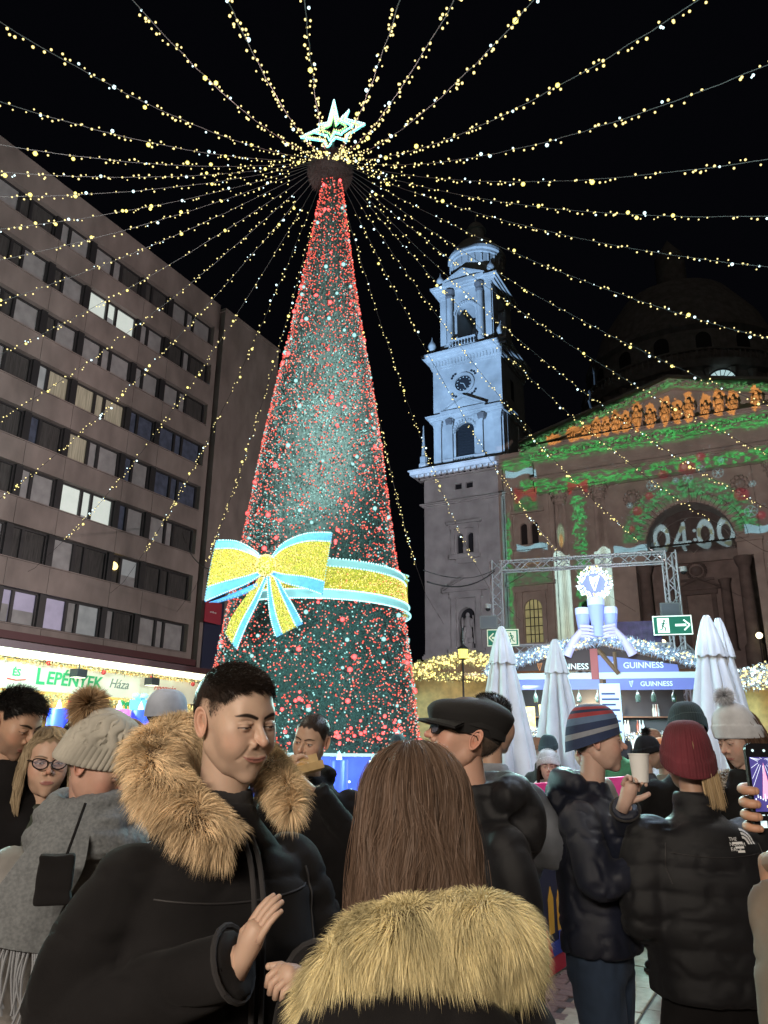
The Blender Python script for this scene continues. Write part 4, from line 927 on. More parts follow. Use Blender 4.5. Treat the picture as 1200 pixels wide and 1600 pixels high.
def garland(parent, pts, rad, n, seed, tint=(.55, .6, .7), bm=None, nb=0, br=.022, name='garland', L=.09):
    g = np.random.default_rng(seed); pts = np.array(pts, float); d = np.linalg.norm(np.diff(pts, axis=0), axis=1); cum = np.concatenate([[0], np.cumsum(d)])/d.sum()
    def samp(k):
        t = g.random(k); c = np.stack([np.interp(t, cum, pts[:, i]) for i in range(3)], 1); o = g.normal(0, 1, (k, 3)); o /= np.linalg.norm(o, axis=1)[:, None]
        return c+o*rad*g.random((k, 1))**.5, o
    P, o = samp(n); col = np.array(tint)*g.uniform(.25, 1.2, (n, 1))
    gg = strands(name, P, o, L, .022, M_gar, parent, droop=.1, jit=.5, seg=2, col=col, seed=seed)
    if nb: P, o = samp(nb); bulbs_obj('garland_bulbs', P+o*.03, g.uniform(br*.6, br*1.2, nb), g.choice(len(bm), nb), bm, parent)
    return gg
# ------------------------------------------------------------ pancake stall on the left
SV = -14.0; ls = thing('market_stall', 'brightly lit yellow food stall with white sign and garlands, below the office block', 'market stall', PV(SV, 12.5), -A28)
def lB(mb, name, m, parent=None, **k): return mb.build(name, m, parent or ls, loc=(0, -12.5, 0) if parent is None else None, **k)
M_sign = mat('cream_sign', (.62, .58, .44), rough=.6, emit=.30, ecol=(.90, .88, .70), noise=.15, nscale=2); M_yw = mat('stall_boards', (.62, .48, .20), rough=.6, noise=.25, nscale=6)
mb = MB(); mb.box(-2.6, -2.5, 6, 18.5, 0, 3.7); lB(mb, 'back_wall', M_yw)
mb = MB(); mb.prism([(-2.8, 3.75), (.35, 3.55), (.35, 3.7), (-2.8, 4.0)], 6, 18.7); lB(mb, 'roof', mat('roof_felt', (.08, .03, .035), rough=.7))
mb = MB(); mb.box(-.2, 0, 6, 18.5, 0, 1.15); lB(mb, 'counter', M_yw)
mb = MB(); mb.box(-.06, .0, 6, 18.5, 2.80, 3.34); lB(mb, 'sign_board', M_sign)
mb = MB(); mb.box(.05, .34, 6, 18.6, 3.42, 3.55); lB(mb, 'eave_light', mat('eave_glow', (1, .95, .75), emit=1.6, ecol=(1, .93, .68)))
for y in (6.1, 9.1, 12.2, 15.3, 18.4): mb = MB(); mb.box(-.1, .02, y-.06, y+.06, 1.15, 2.8); lB(mb, 'post', M_wood)
M_grn = mat('green_print', (.04, .38, .14), rough=.5, emit=.10, ecol=(.05, .5, .2)); M_redp = mat('red_print', (.65, .05, .05), rough=.5, emit=.1, ecol=(.8, .1, .1))
M_gryp = mat('grey_print', (.2, .24, .2), rough=.5)
def ltxt(s, u, z, size, m, **k): return text_mesh('lettering', s, size, m, ls, (.012, u-12.5, z), (PI/2, 0, PI/2), **k)
ltxt('I', 10.0, 3.10, .42, M_grn, bold=.008); ltxt('ÉS', 10.45, 3.12, .20, M_grn, bold=.004); ltxt('L', 11.03, 3.08, .46, M_grn, bold=.01); ltxt('EPÉNYEK', 11.93, 3.07, .37, M_grn, bold=.008, shear=.1)
ltxt('Háza', 13.2, 3.10, .30, M_gryp, shear=.3); ltxt('Finomság', 14.7, 3.12, .2, M_redp, shear=.3)
mb = MB(); mb.tube([(.02, -12.5+10.25+12.5, 2.99), (.02, 10.45, 2.97), (.02, 10.68, 3.0)], .012, 5); lB(mb, 'underline', M_redp)
for u in (11.75, 13.95, 16.4, 9.3):
    l_ = thing('stall_lamp', 'dark box lamp hanging before the cream sign, %s' % {11.75: 'over the big green word', 13.95: 'right of the green word', 16.4: 'at the far right end', 9.3: 'at the left frame edge'}[u], 'lamp', PV(SV, u, 3.25), -A28, 'dark lamps on the pancake stall')
    mb = MB(); mb.box(.18, .42, -.13, .13, -.12, .05); mb.build('shade', M_dfr, l_); mb = MB(); mb.tube([(.3, 0, .05), (.3, 0, .25)], .015, 5); mb.build('rod', M_dfr, l_)
    mb = MB(); mb.box(.2, .4, -.11, .11, -.135, -.121); mb.build('glow', MATS['eave_glow'], l_)
garland(ls, [(.1, -6.4, 3.42), (.1, 6.1, 3.42)], .09, 2600, 1, (.62, .62, .42), [B_warm], 500, .022)
for i in range(7):
    a = -6.2+i*1.8; garland(ls, [(.05, a+1.8*t, 2.72-.12*math.sin(PI*t)) for t in (0, .25, .5, .75, 1)], .07, 500, 20+i, (.6, .62, .35), [B_warm], 150, .02)
for z in (1.55, 2.0, 2.4): mb = MB(); mb.box(-2.5, -2.15, 6.2, 18.3, z-.03, z); lB(mb, 'shelf', M_wood)
cols = [(.7, .08, .06), (.75, .6, .3), (.1, .4, .12), (.8, .75, .6), (.6, .35, .1), (.15, .25, .5)]
for i in range(110):
    u = random.uniform(6.5, 18); z = random.choice((1.55, 2.0, 2.4)); m = mat('ware_%d' % (i % 6), cols[i % 6], rough=.4); mb = MB(); h = random.uniform(.12, .3); r_ = random.uniform(.04, .09)
    mb.lathe([(0, 0), (r_, 0), (r_, h*.6), (r_*.4, h*.75), (r_*.4, h), (0, h)], (-2.32, u, z), 8)
    o = lB(mb, 'ware', m)
for i in range(16):   # bows and baubles on the front
    u = 6.6+i*.75; m = [M_redp, M_grn][i % 3 == 0]; mb = MB(); z = 2.62+random.uniform(-.06, .06)
    if i % 2: mb.prism([(0, 0), (.11, .07), (.11, -.06)], -.02, .02); mb.prism([(0, 0), (-.11, -.06), (-.11, .07)], -.02, .02); mb.prism([(-.01, 0), (.03, 0), (.07, -.16), (.03, -.16)], -.02, .02); mb.V = [(y+.12, x+u, z_+z) for x, y, z_ in mb.V]; lB(mb, 'ribbon_bow', m)
    else: mb.sphere((.12, u, 3.36+random.uniform(-.08, .05)), .055, 10, 8); lB(mb, 'bauble', M_redp, smooth=True)
garland(ls, [(-1.0, -1.2, 1.2), (-1.0, -1.2, 2.7)], .12, 500, 41, (.7, .7, .5), [B_warm], 120, .02); garland(ls, [(-1.0, 2.6, 1.2), (-1.0, 2.6, 2.7)], .12, 500, 42, (.7, .7, .5), [B_warm], 120, .02)
for u in (8.5, 11.5, 14.5, 17.5): lamp('stall_light', 'POINT', PV(SV-1.2, u, 3.1), 170, (1, .82, .42), shadow_soft_size=.15)
# tall glowing advent candles
for i, (px, py, w_, c, lb) in enumerate([(-5.32, 12.95, .165, (.04, .08, .95), 'blue glowing giant advent candle, leftmost, in front of the yellow stall'), (-4.32, 12.93, .175, (.75, .18, .75), 'pink violet glowing giant advent candle between blue ones'), (-4.03, 13.14, .15, (.05, .10, .95), 'blue glowing giant advent candle just right of the pink one'), (-.72, 13.65, .16, (.1, .25, 1), 'blue glowing giant advent candle close to the eating man')]):
    t = thing('advent_candle', lb, 'candle', (px, py, 0), 0, 'giant advent candles'); top = 2.26 if i != 3 else 1.5
    mb = MB(); mb.lathe([(0, .4), (w_, .4), (w_, top), (w_*.9, top+.02), (0, top-.03)], (0, 0, 0), 24); mb.build('wax', mat('candle_glow_%d' % (i if i != 3 else 0), c, rough=.4, emit=.75, ecol=c, noise=.35, nscale=2), t, smooth=True)
    mb = MB(); mb.lathe([(0, top-.03), (.05, top+.02), (.035, top+.09), (0, top+.17)], (0, 0, 0), 8); mb.build('flame', mat('led_flame', (.6, .9, 1), emit=2, ecol=(.5, .85, 1)), t, smooth=True)
    mb = MB(); mb.lathe([(0, 0), (w_*1.3, 0), (w_*1.3, .4), (0, .4)], (0, 0, 0), 16); mb.build('base', M_dfr, t)
gf = thing('gift_box', 'small blue glowing gift box on top between the pink and blue candles', 'gift box', (-4.2, 13.6, 2.3))
mb = MB(); mb.box(-.14, .14, -.1, .1, 0, .17); mb.box(-.05, .05, -.11, .11, .17, .2); mb.build('box', mat('gift_blue', (.1, .3, .6), emit=.4, ecol=(.2, .55, .9)), gf)
mb = MB(); mb.sphere((-.07, 0, .24), (.07, .03, .045)); mb.sphere((.07, 0, .24), (.07, .03, .045)); mb.build('ribbon', mat('gift_ribbon', (.3, .6, .7), emit=.5, ecol=(.4, .8, 1)), gf, smooth=True)
mb = MB(); mb.tube([(0, 0, -2.25), (0, 0, 0)], .03, 6); mb.build('stand', M_dfr, gf)
# ------------------------------------------------------------ beer stall on the right
GS = thing('beer_stall', 'beer stall with timber gable roof, silver garlands and harp signs right of centre', 'market stall', (5.05, 18.0, 0), R(-13))
M_vio = mat('violet_sign', (.13, .13, .42), rough=.5, emit=.10, ecol=(.25, .28, .9)); M_bw = mat('white_beam', (.6, .6, .62), rough=.6); M_mar = mat('dark_maroon_board', (.05, .018, .018), rough=.7)
PK, EV, HW = 4.15, 3.62, 2.22
mb = MB(); mb.prism([(-HW-.3, EV-.14), (0, PK), (0, PK+.08), (-HW-.32, EV-.05)], -.3, 3.2); mb.prism([(HW+.3, EV-.14), (HW+.32, EV-.05), (0, PK+.081), (0, PK)], -.3, 3.2); mb.build('roof', M_wood, GS)
mb = MB(); mb.prism([(-HW, EV-.1), (HW, EV-.1), (0, PK-.04)], -.02, .05); mb.build('gable_board', M_mar, GS)
mb = MB(); mb.prism([(-.15, 3.46), (1.75, 3.46), (1.72, 3.62), (.02, 3.86), (-.15, 3.82)], -.05, -.025); mb.build('gable_sign', M_vio, GS)
mb = MB(); mb.box(-HW-.1, HW+.1, -.06, .1, 3.32, 3.46); mb.build('beam', M_bw, GS)
mb = MB(); mb.box(-HW-.1, -.02, -.11, -.07, 3.08, 3.31); mb.build('valance', M_vio, GS); mb = MB(); mb.box(.13, HW+.1, -.11, -.07, 3.06, 3.31); mb.build('valance', M_vio, GS)
mb = MB(); mb.box(-.19, -.02, -.14, -.1, 3.3, 4.0); mb.build('red_post_banner', mat('dull_red', (.32, .05, .05), rough=.6), GS)
mb = MB(); mb.tube([(0, -.12, 3.98), (.42, -.12, 3.42)], .05, 4); mb.tube([(.36, -.12, 3.92), (.36, -.12, 3.46)], .04, 4); mb.build('bracket', M_wood, GS)
for x in (-HW, -.0, HW): mb = MB(); mb.box(x-.06, x+.06, 0, .12, 0, 3.32); mb.build('post', M_wood, GS)
mb = MB(); mb.box(-.04, .42, -.17, -.13, 1.9, 3.2); mb.build('price_board', mat('price_board', (.5, .55, .75), rough=.5, emit=.35, ecol=(.45, .55, .95)), GS)
mb = MB()
for k in range(9): mb.box(.0, .3+.08*((k*3) % 2), -.176, -.172, 2.95-k*.12, 2.99-k*.12)
mb.build('price_print', mat('navy_print', (.03, .04, .15)), GS)
M_gt = mat('grey_lettering', (.60, .58, .56), rough=.4, emit=.16, ecol=(.7, .66, .62)); M_bt = mat('blue_white_lettering', (.6, .65, .9), rough=.4, emit=.35, ecol=(.6, .7, 1)); M_org = mat('orange_print', (.6, .2, .08), emit=.1, ecol=(.8, .3, .1))
def harp(mb, x, y, z, s): # a small harp: curved neck, pillar, soundboard, strings
    mb.tube([(x-.5*s, y, z+.8*s), (x-.2*s, y, z+.62*s), (x+.1*s, y, z+.75*s), (x+.45*s, y, z+.85*s)], .07*s, 5); mb.tube([(x-.5*s, y, z+.8*s), (x-.42*s, y, z+.2*s), (x-.1*s, y, z-.7*s)], .08*s, 5); mb.tube([(x+.45*s, y, z+.85*s), (x-.1*s, y, z-.7*s)], .07*s, 5)
    for k in range(5): f = k/5+.1; mb.tube([(x-.35*s+.7*s*f, y, z+.72*s), (x-.3*s+.55*s*f, y, z-.45*s+1.0*s*f)], .03*s, 4)
for s_, x, z, sz, m in (('GUINNESS', -.68, 3.60, .19, M_gt), ('GUINNESS', .98, 3.61, .19, M_bt), ('GUINNESS', 1.22, 3.185, .15, M_bt), ('GUI', -.85, 3.185, .15, M_bt)):
    text_mesh('lettering', s_, sz, m, GS, (x, -.125 if z < 3.3 else -.055, z), (PI/2, 0, 0), bold=.002)
    mb = MB(); harp(mb, x-len(s_)*sz*.40-.06, -.13 if z < 3.3 else -.06, z, sz*.6); mb.build('harp_mark', M_org if m is M_gt else M_bt, GS)
mb = MB(); mb.box(-HW, HW, 3.0, 3.1, 0, 3.6); mb.build('back_wall', mat('dark_bar_wall', (.03, .03, .035), rough=.5), GS)
mb = MB(); mb.box(-HW, HW, -.05, .5, 0, 1.12); mb.box(-HW-.05, HW+.05, -.12, .55, 1.12, 1.17); mb.build('counter', M_wood, GS)
for z in (1.8, 2.2, 2.6): mb = MB(); mb.box(-HW, HW, 2.72, 3.0, z-.03, z); mb.build('shelf', M_wood, GS)
for i in range(72):
    x = random.uniform(-HW+.1, HW-.1); z = random.choice((1.8, 2.2, 2.6)); c = random.choice([(.05, .12, .05), (.5, .35, .1), (.5, .6, .6), (.25, .06, .03), (.6, .6, .55)]); mb = MB()
    mb.lathe([(0, 0), (.04, 0), (.04, .18), (.015, .24), (.015, .31), (0, .31)], (x, 2.82, z), 8); mb.build('bottle', mat('bottle_%d' % (int(c[0]*100)), c, rough=.15), GS, smooth=True)
for i in range(26):
    mb = MB(); x = random.uniform(-HW+.1, HW-.1); mb.lathe([(0, 0), (.035, 0), (.045, .14), (0, .14)], (x, random.uniform(.1, .35), 1.17), 8); mb.build('cup', mat('paper_cup', (.7, .7, .7), rough=.5), GS, smooth=True)
for i in range(9):
    mb = MB(); x = -1.9+i*.45+random.uniform(-.1, .1); mb.tube([(x, .6, 3.3), (x, .6, 3.05)], .008, 4); mb.lathe([(0, 2.82), (.05, 2.84), (.06, 2.95), (.02, 3.05), (0, 3.05)], (x, .6, 0), 8); mb.build('hanging_glass', mat('dark_green_glass', (.05, .08, .06), rough=.1), GS, smooth=True)
mb = MB(); mb.box(-2.0, -1.55, .9, .95, 2.2, 2.75); mb.box(-1.45, -1.1, .9, .95, 2.1, 2.8); mb.build('menu_board', mat('yellow_menu', (.7, .5, .15), emit=.5, ecol=(1, .75, .25), noise=.6, nscale=12), GS)
garland(GS, [(-HW-.35, -.34, EV-.1), (-.9, -.34, PK-.12), (0, -.34, PK+.10), (.9, -.34, PK-.12), (HW+.35, -.34, EV-.08)], .12, 5200, 2, (.55, .62, .85), [B_sky, B_sky, B_warm], 520, .026, L=.12)
garland(GS, [(-1.9, .7, 2.2), (-.9, .7, 2.05), (0, .7, 2.15), (.9, .7, 2.02), (1.9, .7, 2.15)], .09, 1500, 3, (.75, .8, .8), [B_sky, B_warm], 160, .018)
lamp('beer_stall_light', 'AREA', (5.1, 18.6, 3.2), 260, (.75, .85, 1), target=(5.1, 18.9, 0), shape='RECTANGLE', size=3.6, size_y=.8); lamp('beer_stall_back_light', 'POINT', (5.5, 20.2, 2.9), 130, (1, .8, .5), shadow_soft_size=.1)
lamp('truss_fill_light', 'POINT', (6.0, 22.5, 4.6), 160, (.8, .82, 1), shadow_soft_size=.2); lamp('beer_stall_front_light', 'POINT', (4.2, 16.0, 3.4), 120, (.50, .62, 1), shadow_soft_size=.2)  # the point lamp at the truss is added to brighten its dark metal
# pint sign on the roof
ps = thing('roof_sign', 'glowing violet sign of three pints held by hands under a harp disc', 'sign', (5.0, 17.72, 4.1), R(-13)); ps.scale = (.92, .92, .92); M_ps = mat('pint_violet', (.3, .32, .75), emit=.28, ecol=(.35, .38, .95)); M_ps2 = mat('pint_pale', (.5, .52, .85), emit=.5, ecol=(.55, .6, 1)); M_hand = mat('sign_hand', (.45, .38, .62), emit=.3, ecol=(.62, .52, .95))
for x, z, s in ((-.34, .05, .95), (.34, .05, .95), (0, .15, 1.1)):
    y = -.1 if x == 0 else 0
    mb = MB(); mb.lathe([(0, z), (.13*s, z), (.14*s, z+.3*s), (.19*s, z+.72*s)], (x, y, 0), 20); mb.build('pint', M_ps, ps, smooth=True)
    mb = MB(); mb.lathe([(.19*s, z+.72*s), (.195*s, z+.86*s), (.18*s, z+.9*s), (0, z+.9*s)], (x, y, 0), 20); mb.build('foam', M_ps2, ps, smooth=True)
for sx_ in (-1, 1):
    mb = MB(); mb.tube([(sx_*.8, -.05, -.3), (sx_*.62, -.12, .05), (sx_*.4, -.2, .3)], [.12, .1, .08], 10)
    for k in range(4): mb.tube([(sx_*.42, -.22, .42-k*.085), (sx_*.25, -.29, .40-k*.085), (sx_*.12, -.26, .37-k*.085)], [.042, .038, .028], 8)
    mb.build('hand', M_hand, ps, smooth=True)
mb = MB(); mb.lathe([(0, -.03), (.36, -.03), (.36, .03), (0, .03)], (0, 0, 0), 28); mb.V = [(x, z-.05, y+1.52) for x, y, z in mb.V]; dsc = mb.build('disc', mat('disc_violet', (.2, .2, .55), emit=.25, ecol=(.3, .3, .8)), ps, smooth=False)
mb = MB(); harp(mb, .02, -.12, 1.5, .24); mb.build('harp', mat('harp_white', (.8, .8, .9), emit=1.1, ecol=(.8, .85, 1)), dsc)
g_ = np.random.default_rng(6); n = 330; t = g_.uniform(0, 2*PI, n); r_ = g_.uniform(.27, .45, n); bulbs_obj('disc_bulbs', np.stack([r_*np.cos(t), -.12+g_.normal(0, .03, n), 1.52+r_*np.sin(t)], 1), g_.uniform(.014, .03, n), g_.choice([0, 1], n, p=[.8, .2]), [B_sky, B_warm], dsc)
# neighbouring stalls
def small_stall(x, y, rz, w, label, tint, bm, ez, seed, lightc):
    t = thing('market_stall', label, 'market stall', (x, y, 0), rz); h = ez+.45
    mb = MB(); mb.prism([(-w/2, ez), (w/2, ez), (w/2, ez+.1), (0, h), (-w/2, ez+.1)], -.2, 2.4); mb.build('roof', M_wood, t)
    mb = MB(); mb.box(-w/2, w/2, 2.2, 2.3, 0, ez); mb.box(-w/2, w/2, 0, .4, 0, 1.1); mb.build('wall', M_yw, t)
    for s in (-1, 1): mb = MB(); mb.box(s*(w/2-.06)-.05, s*(w/2-.06)+.05, 0, .1, 1.1, ez); mb.build('post', M_wood, t)
    garland(t, [(-w/2, -.25, ez), (-w/4, -.25, ez+.2), (0, -.25, h), (w/4, -.25, ez+.2), (w/2, -.25, ez)], .2, 3000, seed, tint, bm, 520, .034)
    garland(t, [(-w/2, -.22, ez-.12), (w/2, -.22, ez-.12)], .12, 1200, seed+1, tint, bm, 200, .026)
    lamp('stall_light', 'POINT', (x+.3, y+.8, ez-.3), 30, lightc, shadow_soft_size=.1); return t
small_stall(2.3, 21.5, R(8), 3.4, 'small stall with warm garlanded roof between the light tree and the folded parasol', (.62, .55, .3), [B_warm, B_warm, B_wbig], 3.75, 60, (1, .9, .7))
small_stall(9.6, 17.2, R(-16), 3.2, 'yellow boarded stall with silver garland at the right frame edge', (.6, .62, .7), [B_sky, B_warm], 3.3, 70, (1, .8, .45))
ln = thing('lantern', 'yellow lantern hanging on a post above the warm garlanded roof', 'lantern', (2.2, 21.0, 4.1))
mb = MB(); mb.lathe([(.0, .42), (.05, .36), (.16, .28), (.15, .25)], (0, 0, 0), 8); mb.lathe([(.14, 0), (.0, -.04)], (0, 0, 0), 8); mb.tube([(0, 0, .4), (0, 0, .8)], .015, 5); mb.build('frame', M_dfr, ln)
mb = MB(); mb.lathe([(.10, 0), (.14, .25)], (0, 0, 0), 8); mb.build('glass', mat('lantern_glow', (.9, .8, .2), emit=1.4, ecol=(.95, .85, .15)), ln)
mb = MB(); mb.tube([(0, .1, -4.1), (0, .1, .8), (0, 0, .82)], .03, 6); mb.build('post', M_dfr, ln)
# ------------------------------------------------------------ folded parasols
M_cv = mat('white_canvas', (.72, .75, .80), rough=.75, noise=.14, nscale=3, bump=.1, bscale=30)
def parasol(x, y, top, label, seed, wd=1.0, bot=.95):
    t = thing('folded_parasol', label, 'parasol', (x, y, 0), random.uniform(0, 6), 'folded white parasols by the beer stall'); r = random.Random(seed); n = 96; V = []; F = []; nl = 26
    ph = [r.uniform(0, 6) for _ in range(4)]
    for j in range(nl+1):
        f = j/nl; z = top-.32-(top-.32-bot)*f; R0 = (.085+.30*f**.8)*wd
        for k in range(n):
            a = 2*PI*k/n; fold = abs(math.sin(a*4+ph[0]+.25*math.sin(f*3+ph[1])))**.7; fold2 = .25*math.sin(a*13+ph[2]+f*2); rr = R0*(.62+.42*fold+.10*fold2*f)
            V.append((rr*math.cos(a+.12*f), rr*math.sin(a+.12*f), z+(.05*math.sin(a*8) if j == nl else 0)))
    for j in range(nl):
        for k in range(n): F.append((j*n+k, (j+1)*n+k, (j+1)*n+(k+1) % n, j*n+(k+1) % n))
    mb = MB(); mb.add(V, F); c = mb.build('canopy', M_cv, t, smooth=True)
    V = []; F = []; nl = 8
    for j in range(nl+1):
        f = j/nl; z = top-.42*f; R0 = .03+.118*f**.75*wd
        for k in range(n): a = 2*PI*k/n; rr = R0*(.84+.16*abs(math.sin(a*4+ph[0]))+.05*math.sin(a*11)*f); V.append((rr*math.cos(a), rr*math.sin(a), z-(.03*abs(math.sin(a*4+ph[0])) if j == nl else 0)))
    for j in range(nl):
        for k in range(n): F.append((j*n+k, (j+1)*n+k, (j+1)*n+(k+1) % n, j*n+(k+1) % n))
    mb = MB(); mb.add(V, F); mb.add([(.03*math.cos(2*PI*k/12), .03*math.sin(2*PI*k/12), top+.005) for k in range(12)], [tuple(range(12))]); mb.build('top_cap', M_cv, t, smooth=True)
    mb = MB(); mb.tube([(0, 0, 0), (0, 0, top)], .025, 10); mb.build('pole', MATS['white_metal'], t); mb = MB(); mb.box(-.3, .3, -.3, .3, 0, .08); mb.build('foot', M_dfr, t)
    return t
parasol(1.40, 9.0, 3.08, 'white folded parasol left of the others, behind the man in the flat cap', 1, 1.12); parasol(2.25, 10.0, 3.08, 'pink tinged folded parasol in front of the beer stall', 2, 1.12)
parasol(3.46, 8.1, 3.08, 'wide folded parasol left one of the right hand pair', 3, 1.1); parasol(3.76, 8.5, 3.12, 'folded parasol right one of the right hand pair, behind the white bobble hat', 4, .9)
lamp('assumed_pink_light', 'POINT', (1.55, 11.2, 2.3), 9, (1, .25, .8), shadow_soft_size=.1); lamp('parasol_fill_light', 'POINT', (2.5, 6.3, 5.2), 430, (.52, .72, 1), shadow_soft_size=.3)  # the pink lamp is assumed, the cool lamp is unseen, added to brighten the parasols from the front
# ------------------------------------------------------------ truss gate with signs
M_alu = mat('aluminium', (.62, .62, .68), rough=.4, metal=.15)
def truss(name, p, q, w, parent, step=.35, m=None):
    p, q = Vector(p), Vector(q); d = (q-p); L = d.length; d.normalize(); up = Vector((0, 0, 1)) if abs(d.z) < .9 else Vector((0, 1, 0)); a = d.cross(up).normalized()*w/2; b = a.cross(d).normalized()*w/2
    mb = MB(); c = [a+b, a-b, -a-b, -a+b]
    for k in c: mb.tube([p+k, q+k], .032, 6)
    n = int(L/step)
    for i in range(n):
        for k in range(4):
            s, e = (c[k], c[(k+1) % 4]) if i % 2 else (c[(k+1) % 4], c[k]); mb.tube([p+d*(L*i/n)+s, p+d*(L*(i+1)/n)+e], .019, 4, caps=False)
    return mb.build(name, m or M_alu, parent)
tr = thing('truss_gate', 'aluminium lattice truss gate standing behind the beer stall', 'truss', (3.95, 26.1, 0)); A_ = Vector((0, 0, 0)); B_ = Vector((5.35, -2.0, 0))
truss('upright', A_, A_+Vector((0, 0, 8.1)), .34, tr); truss('upright', B_, B_+Vector((0, 0, 8.0)), .34, tr); truss('top_beam', A_+Vector((.17, 0, 7.9)), B_+Vector((-.17, 0, 7.8)), .34, tr)
truss('low_beam', A_+Vector((.17, 0, 5.0)), B_+Vector((-.17, 0, 4.85)), .3, tr); truss('low_beam', A_+Vector((.17, 0, 4.2)), B_+Vector((-.17, 0, 4.1)), .25, tr); truss('brace', A_+Vector((.2, .2, 4.9)), A_+Vector((3.0, .4, 3.8)), .2, tr)
truss('brace', B_+Vector((.1, -.1, 4.9)), B_+Vector((1.6, .5, 3.7)), .2, tr)
for i, (o, s) in enumerate(((A_+Vector((-.35, -.2, 6.4)), -1), (B_+Vector((.35, -.2, 7.3)), 1))):
    c = thing('camera', ['white dome camera on the left truss upright', 'white dome camera on the right truss upright'][i], 'camera', tuple(Vector(tr.location)+o)); mb = MB(); mb.lathe([(0, .15), (.1, .14), (.12, .0), (.1, -.02)], (0, 0, 0), 12); mb.tube([(0, 0, .1), (-s*.3, .1, .15)], .02, 5); mb.build('housing', M_bw, c, smooth=True); mb = MB(); mb.sphere((0, 0, -.03), .085, 12, 8); mb.build('dome', M_dk, c, smooth=True)
def exit_sign(x, y, z, rz, w, h, flip, lb, lit):
    t = thing('exit_sign', lb, 'exit sign', (x, y, z), rz, 'running man exit signs on the truss gate'); g = mat('exit_green', (.02, .22, .13), emit=.3 if lit else .1, ecol=(.03, .40, .34)); wh = mat('exit_white_%d' % lit, (.7, .75, .7), emit=1.2 if lit else .45, ecol=(.78, .95, .9) if lit else (.85, .85, .5))
    mb = MB(); mb.box(-w/2, w/2, 0, .08, -h/2, h/2); mb.build('panel', g, t); mb = MB()
    for a, b, c, d in ((-w/2, w/2, h/2-.03, h/2), (-w/2, w/2, -h/2, -h/2+.03), (-w/2, -w/2+.03, -h/2+.03, h/2-.03), (w/2-.03, w/2, -h/2+.03, h/2-.03)): mb.box(a, b, -.012, -.001, c, d)
    s = -1 if flip else 1; ax = s*w/4; mb.box(ax-.18*w, ax+.1*w, -.012, -.001, -.045*h*1.3, .045*h*1.3) if not flip else mb.box(ax-.1*w, ax+.18*w, -.012, -.001, -.06*h, .06*h)
    tipx = ax+s*.19*w; mb.tube([(tipx, -.008, 0), (ax+s*.04*w, -.008, .27*h)], .04*h, 4); mb.tube([(tipx, -.008, 0), (ax+s*.04*w, -.008, -.27*h)], .04*h, 4)
    cx = -s*w/4+.02; mb.box(cx-.15*w, cx+.15*w, -.012, -.001, -.38*h, .38*h); mb.build('white_marks', wh, t); mb = MB(); k = h*.9; f = s; y0 = -.02
    mb.sphere((cx+f*.06*k, y0, .26*k), (.06*k, .01, .06*k), 10, 6); mb.tube([(cx+f*.04*k, y0, .18*k), (cx-f*.05*k, y0, -.05*k)], .05*k, 5); mb.tube([(cx-f*.05*k, y0, -.05*k), (cx+f*.1*k, y0, -.14*k), (cx+f*.06*k, y0, -.33*k)], .03*k, 5)
    mb.tube([(cx-f*.05*k, y0, -.05*k), (cx-f*.08*k, y0, -.22*k), (cx-f*.22*k, y0, -.26*k)], .03*k, 5); mb.tube([(cx+f*.03*k, y0, .15*k), (cx+f*.14*k, y0, .06*k), (cx+f*.2*k, y0, .12*k)], .022*k, 5); mb.tube([(cx+f*.02*k, y0, .15*k), (cx-f*.12*k, y0, .1*k), (cx-f*.14*k, y0, -.02*k)], .022*k, 5)
    mb.build('running_man', g, t); return t
exit_sign(4.0, 25.4, 5.32, R(-12), 1.05, .56, True, 'yellowish exit sign with arrow pointing left on the left truss upright', 0)
exit_sign(9.0, 23.6, 5.5, R(-16), 1.15, .60, False, 'white and green exit sign with arrow pointing right on the right truss upright', 1)
for i, (x, y, z) in enumerate(((3.55, 25.5, 5.85), (9.1, 23.9, 6.05))):
    t = thing('floodlight', ['grey square floodlight above the left exit sign', 'grey square floodlight above the right exit sign'][i], 'floodlight', (x, y, z), R(-12)); mb = MB(); mb.box(-.3, .3, 0, .12, -.22, .22); mb.build('housing', mat('grey_plastic', (.25, .26, .28), rough=.5), t); mb = MB(); mb.box(-.26, .26, -.012, -.001, -.18, .18); mb.build('lens', mat('lens_grey', (.18, .19, .23), rough=.3), t)
t = thing('covered_speaker', 'boxy shape wrapped in dark violet sheet on the low truss beam', 'wrapped box', (8.35, 25.0, 5.1), R(-16)); mb = MB()
for j in range(9):
    for i in range(9): pass
mb.box(-.75, .75, 0, .8, 0, .75); o = mb.build('sheet', mat('violet_sheet', (.07, .04, .16), rough=.35, noise=.5, nscale=5, bump=1, bscale=4), t)
for i, (p, q, sag_) in enumerate((((1.0, 18.6, 6.0), (3.9, 26.1, 7.8), .25), ((1.1, 18.6, 5.7), (3.9, 26.1, 7.75), .3), ((-11, 40, 13), (-4.2, 19, 6.0), .5))):
    p, q = Vector(p), Vector(q); pts = [p.lerp(q, k/12)-Vector((0, 0, sag_*4*(k/12)*(1-k/12))) for k in range(13)]; mb = MB(); mb.tube(pts, .02 if i else .012, 5, caps=False); tag(mb.build('cable', M_wire), ['thin cable from the tree ribbon to the truss gate, upper one', 'thick black cable sagging between light tree and truss gate', 'thin cable crossing the office block towards the bow'][i], 'cable')
